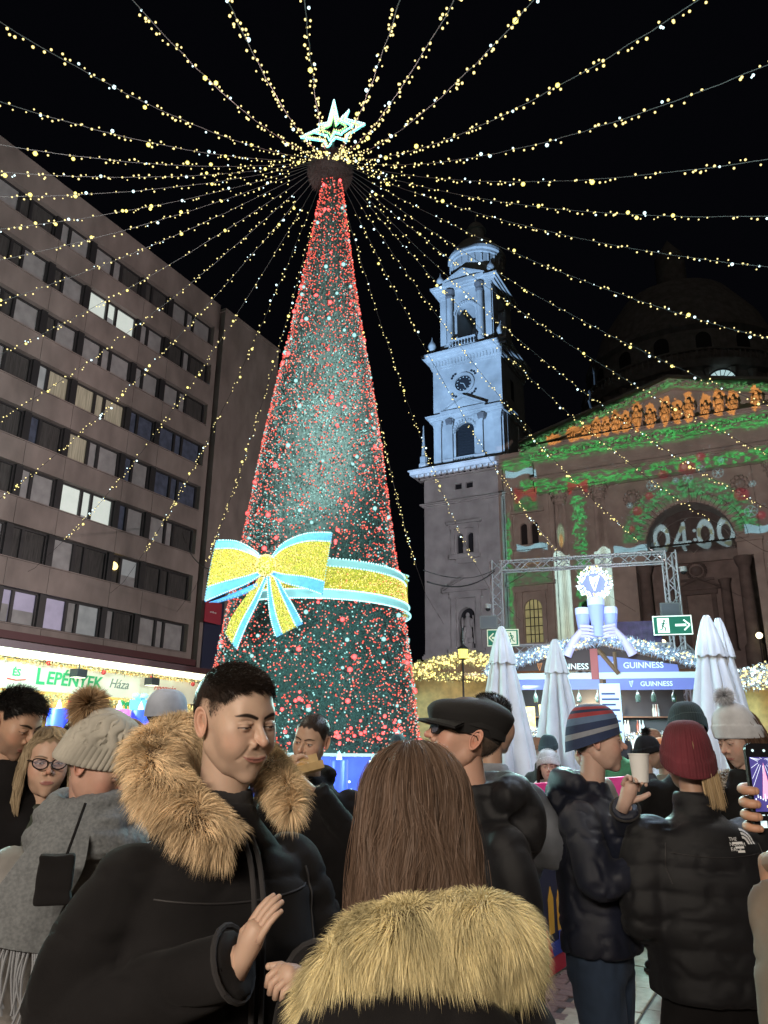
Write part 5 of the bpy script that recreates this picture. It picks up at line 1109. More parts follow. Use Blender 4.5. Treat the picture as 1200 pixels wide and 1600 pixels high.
# ------------------------------------------------------------ advent banner on the barrier
bn = thing('barrier_banner', 'dark blue printed market banner with golden church skyline and red foot', 'banner', (1.167, 6.398, 0), math.atan2(.855, .519)); M_nv = mat('navy_cloth', (.018, .016, .045), rough=.7, noise=.3, nscale=6)
def flat(name, polys, m, lvl, par=None):
    for p in polys: mb = MB(); mb.prism(p, -.004*lvl-.002, -.004*lvl+.001); mb.build(name, m, par or bn)
def rc(a, b, c, d): return [(a, c), (b, c), (b, d), (a, d)]
V = []; F = []; nn = 60
for i in range(nn+1):
    for z in (.02, 1.20): V.append((-2.2+5.2*i/nn, .008*math.sin(i*.9), z))
mb = MB(); mb.box(-2.2, 3.0, 0, .03, .14, 1.20); mb.build('cloth', M_nv, bn)
mb = MB(); mb.box(-2.2, 3.0, -.006, .036, .02, .14); mb.build('red_strip', mat('banner_foot_red', (.50, .02, .04), rough=.6), bn)
mb = MB(); mb.box(-2.2, 3.0, -.01, .04, 1.20, 1.42); mb.build('pink_top', mat('hot_pink_cloth', (.80, .03, .22), rough=.6, emit=.12, ecol=(1, .03, .25)), bn)
M_or = mat('golden_print', (.75, .38, .04), rough=.6); M_te = mat('teal_print', (.03, .25, .30), rough=.6); M_bl2 = mat('blue_print', (.03, .05, .30), rough=.6); M_rd = mat('crimson_print', (.55, .02, .05), rough=.6); M_pk = mat('pink_print', (.6, .15, .3), rough=.6)
flat('church_print', [rc(.50, .85, .30, .52), rc(.84, .94, .30, .62), [(.84, .62), (.94, .62), (.89, .72)], [(.50, .52)]+[(.66+.15*math.cos(PI*(1-k/10)), .52+.15*math.sin(PI*(1-k/10))) for k in range(10, -1, -1)][::-1][:0]+[(.85, .52), (.78, .62), (.66, .68), (.56, .62)], rc(.645, .675, .68, .80), rc(.62, .70, .74, .76), rc(.30, .42, .30, .55), [(.30, .55), (.42, .55), (.36, .64)]], M_or, 1)
flat('blue_block', [rc(-.4, .5, .14, .24), rc(.5, .92, .14, .30), rc(-.2, .2, .24, .40), [(-.2, .40), (.2, .40), (0, .52)]], M_bl2, 2)
flat('teal_block', [rc(.92, 1.06, .18, .40), rc(1.06, 1.55, .14, .22), rc(-.9, -.5, .2, .45), rc(1.5, 1.62, .14, .4), rc(-.1, .1, .15, .27)], M_te, 3)
flat('red_tree', [[(1.16, .24), (1.44, .24), (1.22, .62)], [(1.2, .22), (1.5, .22), (1.34, .46)], [(.1, .15), (.35, .15), (.22, .35)]], M_rd, 3)
flat('golden_mark', [rc(1.0, 1.06, .36, .46), rc(.96, 1.10, .42, .445), rc(.985, 1.02, .30, .36), rc(1.04, 1.075, .30, .36), rc(1.12, 1.28, .26, .31), rc(1.13, 1.15, .19, .26), rc(1.25, 1.27, .19, .26), rc(1.25, 1.29, .31, .38), rc(1.48, 1.56, .14, .2), [(.1, .95), (.13, .98), (.16, .95), (.13, .92)]], M_or, 4)
mb = MB(); mb.sphere((1.03, -.02, .475), (.035, .004, .035), 10, 6); mb.sphere((1.30, -.02, .39), (.03, .004, .02), 8, 5); mb.build('gingerbread_head', M_or, bn)
mb = MB(); cx, cz = 1.02, .85
for k in range(17): a = R(30+k*7.5); mb.tube([(cx+.06*math.cos(a), -.006, cz+.06*math.sin(a)), (cx+(.22+.05*(k % 2))*math.cos(a), -.006, cz+(.22+.05*(k % 2))*math.sin(a))], .0035, 3)
mb.prism([(cx-.05, cz), (cx+.05, cz), (cx, cz+.2)], -.008, -.004); mb.build('sunburst', M_wp, bn)
text_mesh('lettering', 'ADVENT BAZILIKA', .115, M_wp, bn, (1.08, -.008, .79), (PI/2, 0, 0), extrude=.001, sx=.9)
for x in (-2.0, -.4, 1.2, 2.8): mb = MB(); mb.tube([(x, .06, 0), (x, .06, 1.15)], .02, 6); mb.box(x-.03, x+.03, -.05, .4, 0, .03); mb.build('post', M_alu, bn)
# ------------------------------------------------------------ people
def smin(a, b, k): h = np.clip(.5+.5*(b-a)/k, 0, 1); return b*(1-h)+a*h-k*h*(1-h)
def smax(a, b, k): return -smin(-a, -b, k)
def ell(p, c, r): q = p-np.array(c); r = np.array(r); k0 = np.linalg.norm(q/r, axis=-1); k1 = np.linalg.norm(q/(r*r), axis=-1)+1e-9; return k0*(k0-1)/k1
def cap(p, a, b, r0, r1=None):
    a, b = np.array(a), np.array(b); r1 = r0 if r1 is None else r1; pa = p-a; ba = b-a; h = np.clip((pa@ba)/(ba@ba), 0, 1); return np.linalg.norm(pa-h[..., None]*ba, axis=-1)-(r0+(r1-r0)*h)
def seg2(q, a, b):
    x, z = q[..., 0]-a[0], q[..., 2]-a[1]; dx, dz = b[0]-a[0], b[1]-a[1]; t = np.clip((x*dx+z*dz)/(dx*dx+dz*dz), 0, 1); return np.hypot(x-t*dx, z-t*dz)
def mouth(q, k):
    # lips seen from the front: upper, lower, the line between them, distance measure for colour
    sm_ = k.get('smile', 0); x = np.abs(q[..., 0]); mx = .0245+.0065*sm_; f = np.clip(1-(x/mx)**2, 0, 1); zc = -.0665+(.0085*sm_-.001)*(x/mx)**2; dz = q[..., 2]-zc
    hu = (.0068-.0016*np.exp(-(x/.0035)**2))*f**.7*(1-.2*sm_); hl = .0090*f**.75*(1-.15*sm_); up = np.clip((hu-dz)/.0012+.5, 0, 1)*np.clip(dz/.001+.5, 0, 1)*(x < mx); lo = np.clip((dz+hl)/.0016+.5, 0, 1)*np.clip(-dz/.001+.5, 0, 1)*(x < mx)
    r1 = np.clip(f*3, 0, 1); return r1*np.exp(-((dz-.5*hu)/(.42*hu+.0010))**2), r1*np.exp(-((dz+.5*hl)/(.42*hl+.0010))**2), np.exp(-(dz/.0015)**2)*np.clip((mx*1.06-x)/.003, 0, 1), np.maximum(up, lo)
def brow_d(q, th):
    x = q[..., 0]; t = np.clip((x-.011)/.041, 0, 1); z = .0195+.0075*np.sin(t*PI*.78)-.002*t; return np.hypot(np.clip(.011-x, 0, 1)+np.clip(x-.052, 0, 1), q[..., 2]-z)-th*(.75+.5*t-1.05*t**3)*.80
def head_sdf(p, k):
    q = p.copy(); q[..., 0] = np.abs(q[..., 0]); w = k.get('w', 1); fem = k.get('fem', 0); sm_ = k.get('smile', 0); ns = k.get('nose', 1)
    d = smin(ell(q, (0, .018, .030), (.077*w, .098, .088)), ell(q, (0, -.022, -.035), (.058*w, .066, .079)), .03); d = smin(d, ell(q, (0, -.024, .045), (.060*w, .062, .056)), .03)
    d = smin(d, cap(q, (.048*w*(1-.1*fem), .002, -.058), (.030*w*(1-.1*fem), -.040, -.088), .014, .014), .034)
    d = smin(d, np.linalg.norm(q-np.array((.0, -.073, -.102)), axis=-1)-(.019-.003*fem), .030)
    d = smin(d, np.linalg.norm(q-np.array((.042, -.058, -.018+.004*sm_)), axis=-1)-(.018+.002*sm_), .04)
    d = smin(d, np.linalg.norm(q-np.array((.030, -.062, -.048)), axis=-1)-(.018+.002*sm_), .04)
    if not k.get('flat'):
        d = smin(d, cap(q, (0, -.0835, .022), (.036, -.074, .025), .0062-.003*fem), .028)
        d = smin(d, ell(q, (0, -.076, -.066), (.028, .018, .024)), .02)
        d = smax(d, -ell(q, (.031, -.103, .002), (.019, .017, .012)), .014)
        eye = np.linalg.norm(q-np.array((.0315, -.0795, .001)), axis=-1)-.0132; d = smin(d, eye, .003)
        lid = cap(q, (.020, -.0895, .0085), (.042, -.082, .0080), .0012); d = smin(d, lid, .006)
        n = smin(cap(q, (0, -.089, .010), (0, -.108-.005*ns, -.022), .0054, .0074), np.linalg.norm(q-np.array((0, -.1085-.006*ns, -.0275)), axis=-1)-.0088, .009)
        n = smin(n, np.linalg.norm(q-np.array((.0115, -.0985, -.034)), axis=-1)-.0068, .006); d = smin(d, n, .011)
        d = smax(d, -(np.linalg.norm(q-np.array((.0062, -.108, -.0415)), axis=-1)-.0032), .003)
        fr = np.clip((-q[..., 1]-.045)/.02, 0, 1); up, lo, ln, _ = mouth(q, k); d = d-fr*(.0026*up+.0036*lo-.0016*ln)
        nl = np.exp(-(seg2(q, (.019, -.036), (.038, -.066))/.0042)**2); ck = np.exp(-((q[..., 0]-.046)**2+(q[..., 2]+.040)**2)/.017**2); d = d+fr*sm_*(.0016*nl-.0030*ck)
        ul = np.exp(-((q[..., 2]-.0065-.003*(1-((q[..., 0]-.031)/.016)**2))/.0022)**2)*(np.abs(q[..., 0]-.031) < .017); d = d-fr*.0007*ul
        d = smax(d, -cap(q, (0, -.108, -.046), (0, -.1045, -.056), .0012), .004)
        d = smax(d, -cap(q, (0, -.102, -.083), (.012, -.098, -.082), .0005), .012)
    return d
def head_arrays(k, nu, nv):
    t = np.arange(nu)/nu*2*PI; a = t-.62*np.sin(t); s = np.linspace(0, 1, nv+1)[1:-1]; ph = (s+.055*np.sin(2*PI*s))*PI
    A, Pp = np.meshgrid(a, ph); D = np.stack([np.sin(Pp)*np.sin(A), -np.sin(Pp)*np.cos(A), np.cos(Pp)], -1)  # a=0 faces -y
    D = np.concatenate([[[0, 0, 1.]], D.reshape(-1, 3), [[0, 0, -1.]]]); r = np.full(len(D), .16)
    for _ in range(46): r -= head_sdf(D*r[:, None], k)*.62; r = np.clip(r, .03, .17)
    V = D*r[:, None]; F = []
    for i in range(nu): F.append((0, 1+i, 1+(i+1) % nu)); F.append((len(V)-1, 1+(nv-2)*nu+(i+1) % nu, 1+(nv-2)*nu+i))
    jj, ii = np.meshgrid(np.arange(nv-2), np.arange(nu), indexing='ij'); b = 1+jj*nu; Q = np.stack([b+ii, b+nu+ii, b+nu+(ii+1) % nu, b+(ii+1) % nu], -1).reshape(-1, 4)
    F += [tuple(q) for q in Q.tolist()]
    return V, F
def head_color(V, k):
    sk = np.array(k.get('skin', (.52, .365, .285))); C = np.repeat(sk[None], len(V), 0); q = V.copy(); q[:, 0] = np.abs(q[:, 0]); sm_ = k.get('smile', 0)
    def mix(m, c): 
        nonlocal C; m = np.clip(m, 0, 1)[:, None]; C = C*(1-m)+np.array(c)*m
    n = fbm(V*60, 3, 3)[:, None]; C = C*(.90+.2*n)
    red = sk*np.array((1.12, .72, .68)); mix(np.exp(-(np.linalg.norm(q-np.array((.045, -.07, -.03)), axis=1)/.022)**2)*.55*k.get('flush', 1), red); mix(np.exp(-(np.linalg.norm(q-np.array((0, -.115, -.03)), axis=1)/.016)**2)*.7*k.get('flush', 1), red)
    mix(np.exp(-(np.linalg.norm(q-np.array((.031, -.088, -.008)), axis=1)/.011)**2)*.35, sk*np.array((.6, .5, .55)))
    if k.get('stubble'): m = np.clip((-.034-q[:, 2]+.25*(q[:, 1]+.06))/.022, 0, 1)*np.clip((.01-q[:, 1])/.02, 0, 1); mix(m*k['stubble']*(.4+.6*n[:, 0]), (.10, .075, .065))
    fr = (q[:, 1] < -.06)*1.; _, _, ln, lp = mouth(q, k); mix(fr*lp*.85, k.get('lips', (.42, .15, .13))); mix(fr*ln*.85, (.13, .04, .04))
    mix((1-(np.linalg.norm(q-np.array((.0062, -.1075, -.0415)), axis=1)-.0025)/.002), (.06, .02, .02))
    ex = (q[:, 0]-.0315)/.0145; ez = q[:, 2]-.001-k.get('look', 0)*0; on = (q[:, 1] < -.066)
    op = k.get('open', .0042); band = op*(1-ex**2); inn = on*np.clip((band-np.abs(ez+(.004-op)))/.0009, 0, 1)*(np.abs(ex) < 1); mix(inn, (.55, .52, .50))
    ir = np.hypot(V[:, 0]-np.sign(V[:, 0])*.0315-k.get('lx', 0), ez+.0045-op+.001); mix(inn*np.clip((.0052-ir)/.0008, 0, 1), k.get('iris', (.05, .025, .015)))
    ll = on*np.clip(1-(np.abs(ez-(-.004+op+band*.95))-.0008)/.0009, 0, 1)*(np.abs(ex) < 1.12); mix(ll, (.03, .02, .02))
    bc = k.get('brow', (.05, .035, .025)); th = k.get('browt', .0042); mix((q[:, 1] < -.04)*(1-brow_d(q, th)/.0018)*k.get('browa', .8), bc)
    if k.get('scalp') is not None: mix(scalp_mask(V, k), k['scalp'])
    return C
def scalp_mask(V, k):
    x, y, z = np.abs(V[:, 0]), V[:, 1], V[:, 2]; hl = np.interp(y, [-.10, -.075, -.055, -.035, -.012, .004, .02, .05, .12], [.074, .070, .052, .022, .004, .034, .026, -.050, -.062])+k.get('hline', 0)
    hl = hl+.004*np.sin(V[:, 0]*240)*np.clip(-y*20, 0, 1); return np.clip((z-hl)/np.where((y > -.05) & (z < .045), k.get('fade', .010), .008), 0, 1)
def ear_mesh():
    n, m = 28, 12; V = []; F = []
    for side in (0, 1):
        for j in range(m+1):
            rho = j/m
            for i in range(n):
                t = 2*PI*i/n; rx = .0165*(1-.18*math.sin(t)*-1*0)*(1.0+.12*math.sin(t)); rz = .031; x = rho*rx*math.cos(t); z = rho*rz*math.sin(t)
                h = .008*rho**2+.0045*math.exp(-((rho-.86)/.10)**2)-.009*math.exp(-((rho)/.34)**2)*(1 if True else 0)+.0035*math.exp(-((rho-.52)/.10)**2)*(1 if math.sin(t) > -.3 else .3)
                if side: h = .008*rho**2-.006*(1-rho**4)
                V.append((h, x, z))
    for side in (0, 1):
        o = side*(m+1)*n
        for j in range(m):
            for i in range(n): f = (o+j*n+i, o+j*n+(i+1) % n, o+(j+1)*n+(i+1) % n, o+(j+1)*n+i); F.append(f if side else f[::-1])
    return np.array(V), F
EARV, EARF = ear_mesh()
M_skin = mat('skin', (.5, .33, .25), rough=.48, attr='Col', bump=.05, bscale=700, spec=.35)
M_skin.node_tree.nodes['Principled BSDF'].inputs['Subsurface Weight'].default_value = .12; M_skin.node_tree.nodes['Principled BSDF'].inputs['Subsurface Radius'].default_value = (.012, .004, .002)
M_hair = mat('hair_strands', (.05, .03, .02), rough=.55, attr='Col', spec=.25); M_fur = mat('fur_strands', (.4, .3, .2), rough=.7, attr='Col', spec=.2)
def ribbons(name, paths, w, m, parent, col=None, seed=0, taper=.8):
    n, k, _ = paths.shape; g = np.random.default_rng(seed); T = np.gradient(paths, axis=1); sd = np.cross(T, g.normal(0, 1, (n, 1, 3))); sd /= np.linalg.norm(sd, axis=2)[..., None]+1e-9
    ww = w*(1-taper*np.linspace(0, 1, k)**2)[None, :, None]/2; V = np.stack([paths-sd*ww, paths+sd*ww], 2).reshape(-1, 3); b = (np.arange(n)*2*k)[:, None, None]; i = np.arange(k-1)[None, :, None]*2
    F = (b+i+np.array([0, 1, 3, 2])[None, None]).reshape(-1, 4); cc = None if col is None else np.repeat(col, 2*k, 0)
    o = link(name, mesh_np(name, V, F, [m], col=cc), parent); o['kind'] = 'stuff'; return o
def remeshed(name, mb, voxel, mats, parent, amp=.012, fs=(5, 5, 9), seed=0, quilt=None, it=4, fine=.0):
    t = mb.build('tmp', []); 
    m1 = t.modifiers.new('r', 'REMESH'); m1.mode = 'VOXEL'; m1.voxel_size = voxel; m2 = t.modifiers.new('s', 'SMOOTH'); m2.iterations = it; m2.factor = .6
    dg = bpy.context.evaluated_depsgraph_get(); dg.update(); me = bpy.data.meshes.new_from_object(t.evaluated_get(dg)); bpy.data.objects.remove(t)
    n = len(me.vertices); V = np.zeros(n*3, np.float32); N = np.zeros(n*3, np.float32); me.vertices.foreach_get('co', V); me.vertices.foreach_get('normal', N); V = V.reshape(-1, 3); N = N.reshape(-1, 3)
    f = fbm(V*np.array(fs), 3, seed)-.5; f2 = np.abs(fbm(V*np.array(fs)*1.7+3, 2, seed+5)-.5)*2; d = amp*(1.4*f-.42*np.exp(-(f2/.10)**2))
    if quilt: 
        ph = (V[:, 2]+.012*(fbm(V*6, 2, 9)-.5)*2)/quilt; d = d+.010*(np.abs(np.sin(PI*ph))**.45-.7)
    if fine: d = d+fine*(fbm(V*60, 2, 2)-.5)
    me.vertices.foreach_set('co', (V+N*d[:, None]).astype(np.float32).ravel()); me.materials.clear(); me.materials.append(mats)
    me.polygons.foreach_set('use_smooth', np.ones(len(me.polygons), bool)); me.update(); return link(name, me, parent)
def ring_loft(mb, rings, n=40): # rings: (cx, cy, z, rx, ry)
    V = []; F = []
    for cx, cy, z, rx, ry in rings:
        for i in range(n): t = 2*PI*i/n; c, s = math.cos(t), math.sin(t); e = .82; V.append((cx+rx*math.copysign(abs(c)**e, c), cy+ry*math.copysign(abs(s)**e, s), z))
    for j in range(len(rings)-1):
        for i in range(n): F.append((j*n+i, j*n+(i+1) % n, (j+1)*n+(i+1) % n, (j+1)*n+i))
    F.append(tuple(range(n-1, -1, -1))); F.append(tuple((len(rings)-1)*n+i for i in range(n))); mb.add(V, F)
def bez(pts, n=6):
    pts = [Vector(p) for p in pts]; out = []
    for i in range(len(pts)-1):
        p0 = pts[max(i-1, 0)]; p1 = pts[i]; p2 = pts[i+1]; p3 = pts[min(i+2, len(pts)-1)]
        for k in range(n): f = k/n; out.append(.5*((2*p1)+(-p0+p2)*f+(2*p0-5*p1+4*p2-p3)*f*f+(-p0+3*p1-3*p2+p3)*f**3))
    out.append(pts[-1]); return out
def hand(mb, wrist, fwd, palm, side=1, curl=.5, s=1.0, spread=.1, thumb=.6):
    """palm, four bent fingers of different lengths and a thumb leaving the side of the palm; fwd: wrist to fingers, palm: way the palm faces"""
    w = Vector(wrist); f = Vector(fwd).normalized(); p = Vector(palm); p = (p-f*p.dot(f)).normalized(); a = f.cross(p).normalized()*side   # a: towards the thumb
    mb.tube([w-f*.03*s, w+f*.01*s, w+f*.045*s, w+f*.082*s, w+f*.092*s], [(.026*s, .020*s), (.029*s, .018*s), (.039*s, .016*s), (.038*s, .013*s), (.03*s, .009*s)] if abs(Vector(f).z) > 5 else [.024*s, .025*s, .029*s, .026*s, .018*s], 12)
    for off, L, r in ((-.028, .062, .0080), (-.010, .076, .0088), (.009, .080, .009), (.027, .072, .0088)):
        b = w+f*.080*s+a*off*s; d1 = (f+a*off*spread*30*.1).normalized(); q = [b-f*.02*s, b]; c = 0
        for l in (.45, .32, .23): c += curl*1.1; d = (d1*math.cos(c)+p*math.sin(c)); b = b+d*L*l*s; q.append(b)
        mb.tube(q, [r*1.15*s, r*1.1*s, r*1.02*s, r*.92*s, r*.72*s], 9); mb.sphere(q[-1], r*.74*s, 8, 6)
    b = w+f*.022*s+a*.026*s; q = [w+f*.01*s+a*.012*s, b]; d = (f*.75+a*.85+p*.25).normalized()
    for l, cc in ((.034, 0), (.03, thumb)): d = (d+(f*.4-a*.5+p*.6)*cc).normalized(); b = b+d*l*s; q.append(b)
    mb.tube(q, [.013*s, .0125*s, .0108*s, .0085*s], 9); mb.sphere(q[-1], .0087*s, 8, 6)
class Person:
    def __init__(s, label, hp, body=0, head=None, pitch=0, roll=0, k=None, res=(64, 48), ears=True, base=0, hs=1.0):
        k = dict(k or {}); s.k = k; s.hz = hp[2]-base; head = body if head is None else head
        fx, fy = math.sin(R(body)), -math.cos(R(body)); s.t = thing('person', label, 'person', (hp[0]-fx*.03, hp[1]-fy*.03, base), R(body)); s.body = body
        s.HM = Matrix.Translation((0, -.03, s.hz)) @ Matrix.Rotation(R(head-body), 4, 'Z') @ Matrix.Rotation(R(pitch), 4, 'X') @ Matrix.Rotation(R(roll), 4, 'Y') @ Matrix.Scale(hs, 4)
        s.R3 = np.array(s.HM.to_3x3()); s.T3 = np.array(s.HM.translation); V, F = head_arrays(k, *res); C = head_color(V, k); s.hv = V
        s.V = [s.w(V)]; s.F = list(F); s.C = [C]; s.n = len(V); sk = np.array(k.get('skin', (.52, .365, .285)))
        if ears:
            for sd in (-1, 1):
                E = EARV.copy()*1.03; E[:, 0] *= 1; a = R(20); x, y = E[:, 0].copy(), E[:, 1].copy(); E[:, 0] = x*math.cos(a)+y*math.sin(a); E[:, 1] = -x*math.sin(a)+y*math.cos(a); E[:, 1] += E[:, 2]*.22
                E = E+np.array((.0735*k.get('w', 1), .014, -.006)); E[:, 0] *= sd; F2 = EARF if sd > 0 else [f[::-1] for f in EARF]; cr = np.repeat((sk*np.array((1.05, .88, .85)))[None], len(E), 0); s.addm(s.w(E), F2, cr)
        mb = MB(); c = Vector(s.HM @ Vector((0, .012, -.05))); mb.tube(bez([c, (c.x*.5, c.y*.6+.004, s.hz-.15), (0, .012, s.hz-.25)], 5), [.049*(1-.12*k.get('fem', 0))]*5+[.049*(1-.1*k.get('fem', 0))]*5+[.07], 22); s.addm(np.array(mb.V), mb.F, sk*.95)
    def w(s, P): return np.asarray(P)@s.R3.T+s.T3
    def addm(s, V, F, c): V = np.asarray(V); s.V.append(V); s.F += [tuple(i+s.n for i in f) for f in F]; s.C.append(np.broadcast_to(np.array(c), V.shape)); s.n += len(V)
    def skin(s, mb, c=None, arms=True):
        if arms and getattr(s, 'armp', None):
            for p in s.armp: mb.tube([(0, .012, s.hz-.24)]+p, [.05]+[.04]*(len(p)-1)+[.026], 10)
            s.armp = None
        s.addm(np.array(mb.V), mb.F, np.array(c if c is not None else s.k.get('skin', (.52, .365, .285))))
    def legs(s, m, shoe, hip=-.83, stance=.1, vox=.022, step=0):
        mb = MB(); z0 = s.hz+hip
        for sd in (-1, 1): mb.tube([(sd*.075, .01, z0+.12), (sd*stance*.95, 0, z0-.1), (sd*stance, -.01+step*sd*.06, z0*.52), (sd*stance*1.05, .01+step*sd*.12, .07)], [.10, .095, .07, .062], 16)
        ring_loft(mb, [(0, .01, z0-.05, .17, .12), (0, .01, z0+.2, .17, .12)], 20); remeshed('trousers', mb, vox, m, s.t, .010, (9, 9, 7), 4); 
        for sd in (-1, 1): mb = MB(); y = step*sd*.12; mb.sphere((sd*stance*1.08, -.035+y, .05), (.05, .14, .055), 14, 8); mb.box(sd*stance*1.08-.045, sd*stance*1.08+.045, -.16+y, .09+y, 0, .025); mb.build('shoe', shoe, s.t, smooth=True)
    def L(s, p): return (Matrix.Translation(s.t.location) @ Matrix.Rotation(R(s.body), 4, 'Z')).inverted() @ Vector(p)
    def finish(s):
        V = np.concatenate(s.V); C = np.concatenate(s.C); me = bpy.data.meshes.new('body'); me.from_pydata(V.tolist(), [], s.F); me.materials.append(M_skin); me.polygons.foreach_set('use_smooth', [True]*len(s.F))
        a = me.color_attributes.new('Col', 'FLOAT_COLOR', 'POINT'); c = np.ones((len(V), 4), np.float32); c[:, :3] = C; a.data.foreach_set('color', c.ravel()); me.update(); s.o = link('body', me, s.t); return s.t
    def coat(s, m, b=1.0, hem=-.95, arms=None, vox=.016, amp=.014, quilt=None, ry=1.0, collar=.0, seed=1, lean=0, arm_r=1.0, name='coat', flare=1.0, hood=0, drop=0, sw=1.0):
        h = s.hz; mb = MB(); cz = collar; D = drop
        RG = ([(0, .008, h-.165+cz-D, .070, .075), (0, .01, h-.20-D, .082*b, .085), (0, .012, h-.235-D, .125*b*sw, .098*b*ry), (0, .012, h-.27-D, .178*b*sw, .112*b*ry), (0, .01, h-.33-D, .205*b*sw, .125*b*ry), (0, 0, h-.44-D, .212*b, .140*b*ry), (0, 0, h-.60-D, .200*b, .138*b*ry), (0, 0, h-.78, .208*b, .145*b*ry), (0, 0, h-.95, .220*b*flare, .150*b*ry*flare)]+([(0, 0, h+hem, .225*b*flare**1.5, .155*b*ry*flare**1.5)] if hem < -.96 else []))
        if hem > -.94: RG = [r for r in RG if r[2] > h+hem+.02]+[(0, 0, h+hem, .206*b, .145*b*ry)]
        ring_loft(mb, RG, 36)
        arms = arms or [None, None]; s.wr = []
        for sd, a in zip((-1, 1), arms):
            a = a or [(sd*.255*b, .02, -.56), (sd*.25*b, -.06, -.80)]; sh = Vector((sd*.172*b*sw, .008, h-.305-D)); e = Vector((a[0][0], a[0][1], h+a[0][2])); wv = Vector((a[1][0], a[1][1], h+a[1][2]))
            p = bez([sh, sh.lerp(e, .5)+Vector((sd*.012, 0, .01)), e, e.lerp(wv, .5), wv], 4); s.armp = getattr(s, 'armp0', [])+[[tuple(sh), tuple(e), tuple(wv)]]; s.armp0 = s.armp; r = np.interp(np.linspace(0, 1, len(p)), [0, .25, .5, .8, 1], [.078, .074, .064, .056, .052])*arm_r*b**.5; mb.tube(p, list(r), 18); mb.sphere(sh, .082*arm_r*b**.5, 14, 10); s.wr.append((wv, (wv-e).normalized()))
        if hood: mb.tube([(.085*math.cos(t)*1.15, .035+.085*math.sin(t), h-.17-D+.018*math.sin(t)) for t in np.linspace(R(-25), R(205), 14)], [.02]+[.045*hood]*12+[.02], 12); mb.sphere((0, .13, h-.24-D), (.12*hood, .06*hood, .11*hood), 16, 10)
        return remeshed(name, mb, vox, m, s.t, amp, seed=seed, quilt=quilt)
    def hat(s, mats, stripes=None, ribs=44, top=.130, brim=(.030, -.035), pom=None, fold=.05, r=(.088, .108), amp=.022, cable=False, nu=176, slouch=0, name='knit_hat'):
        mb = MB(); nl = 40; V = []; mi = []
        for j in range(nl+1):
            f = j/nl; ph = f*PI/2*1.02
            for i in range(nu):
                a = 2*PI*i/nu; yb = -math.cos(a); bz = brim[0]*(.5-.5*yb*-1) if 0 else (brim[0]*(1+math.cos(a))/2+brim[1]*(1-math.cos(a))/2)
                z = bz+(top-bz)*math.cos(min(ph, PI/2))**.9 if f < .999 else bz-.004; rr = math.sin(min(ph, PI/2))**.62; inb = (z-bz) < fold; rib = 1+amp*(abs(math.sin(a*ribs/2))**.8-.5)*min(rr*1.5, 1)
                if cable and not inb: rib = 1+.15*(abs(math.sin(a*7+.9*math.sin(z*110+(int(a*7/PI) % 2)*2)))**.8-.4)*min(rr*1.4, 1)
                if inb: rr *= 1.055
                if f > .999: rr *= .96
                V.append((r[0]*rr*rib*math.sin(a), .012-r[1]*rr*rib*math.cos(a)+slouch*(1-f)*.03, z))
        F = []; MI = []
        for j in range(nl):
            for i in range(nu): F.append((j*nu+i, (j+1)*nu+i, (j+1)*nu+(i+1) % nu, j*nu+(i+1) % nu)); MI.append((stripes[min(int(j/nl*len(stripes)), len(stripes)-1)] if stripes else 0))
        W = s.w(np.array(V)); mb.add(W, F); mb.M = MI; o = mb.build(name, mats, s.t, smooth=True)
        if pom:
            g = np.random.default_rng(5); n = pom.get('n', 1800); d = g.normal(0, 1, (n, 3)); d /= np.linalg.norm(d, axis=1)[:, None]; c = np.array(pom.get('c', (0, .02, top+.04))); col = np.array(pom['col'])*g.uniform(.5, 1.35, (n, 1))
            strands('bobble', s.w(c+d*.004), d@s.R3.T, pom.get('r', .045), .0035 if n > 1000 else .006, M_fur, o, droop=.15, jit=.25, col=col, seed=6)
        return o
    def hair(s, col, n, L=.02, w=.0011, mask=None, dirf=None, seed=2, jit=.22, name='hair', base=True, vol=.006, droop=.2):
        g = np.random.default_rng(seed); V = s.hv; m = scalp_mask(V, s.k) if mask is None else mask(V); 
        if base:
            keep = m > .5; P = V*(1+.0) ; 
        d = g.normal(0, 1, (n*4, 3)); d /= np.linalg.norm(d, axis=1)[:, None]; r = np.full(len(d), .16)
        for _ in range(22): r -= head_sdf(d*r[:, None], dict(s.k, flat=1))*.7
        P = d*r[:, None]; mm = scalp_mask(P, s.k) if mask is None else mask(P); P = P[g.random(len(P)) < mm][:n]; N = P-np.array((0, .01, .0)); N /= np.linalg.norm(N, axis=1)[:, None]
        D, LL = dirf(P, N, g) if dirf else (N*.4+np.array((0, -.2, -.5)), np.full(len(P), L))
        cc = np.array(col)*g.uniform(.55, 1.5, (len(P), 1)); return strands(name, s.w(P-N*.001), D@s.R3.T, LL, w, M_hair, s.t, droop=droop, jit=jit, seed=seed, col=cc)
def cloth(name, c, **k): k.setdefault('rough', .85); k.setdefault('bump', .22); k.setdefault('bscale', 700); k.setdefault('noise', .3); k.setdefault('nscale', 9); k.setdefault('sheen', .03); return mat(name, c, **k)
M_black = cloth('black_wool', (.0105, .0095, .010), spec=.15); M_char = cloth('charcoal_cloth', (.020, .018, .019)); M_navy = cloth('navy_shell', (.010, .013, .028), rough=.5); M_jeans = cloth('denim', (.035, .06, .11)); M_blk2 = cloth('black_quilted', (.009, .009, .011), rough=.55, spec=.3)
M_olive = cloth('olive_quilted', (.035, .045, .032), rough=.5); M_grayk = cloth('beige_knit', (.40, .375, .32)); M_scarf = cloth('grey_scarf', (.16, .17, .178), nscale=120); M_gcoat = cloth('grey_puffer', (.20, .19, .18), rough=.5); M_gwool = cloth('grey_wool', (.24, .26, .30)); M_shoe = mat('dark_leather', (.02, .018, .016), rough=.4)
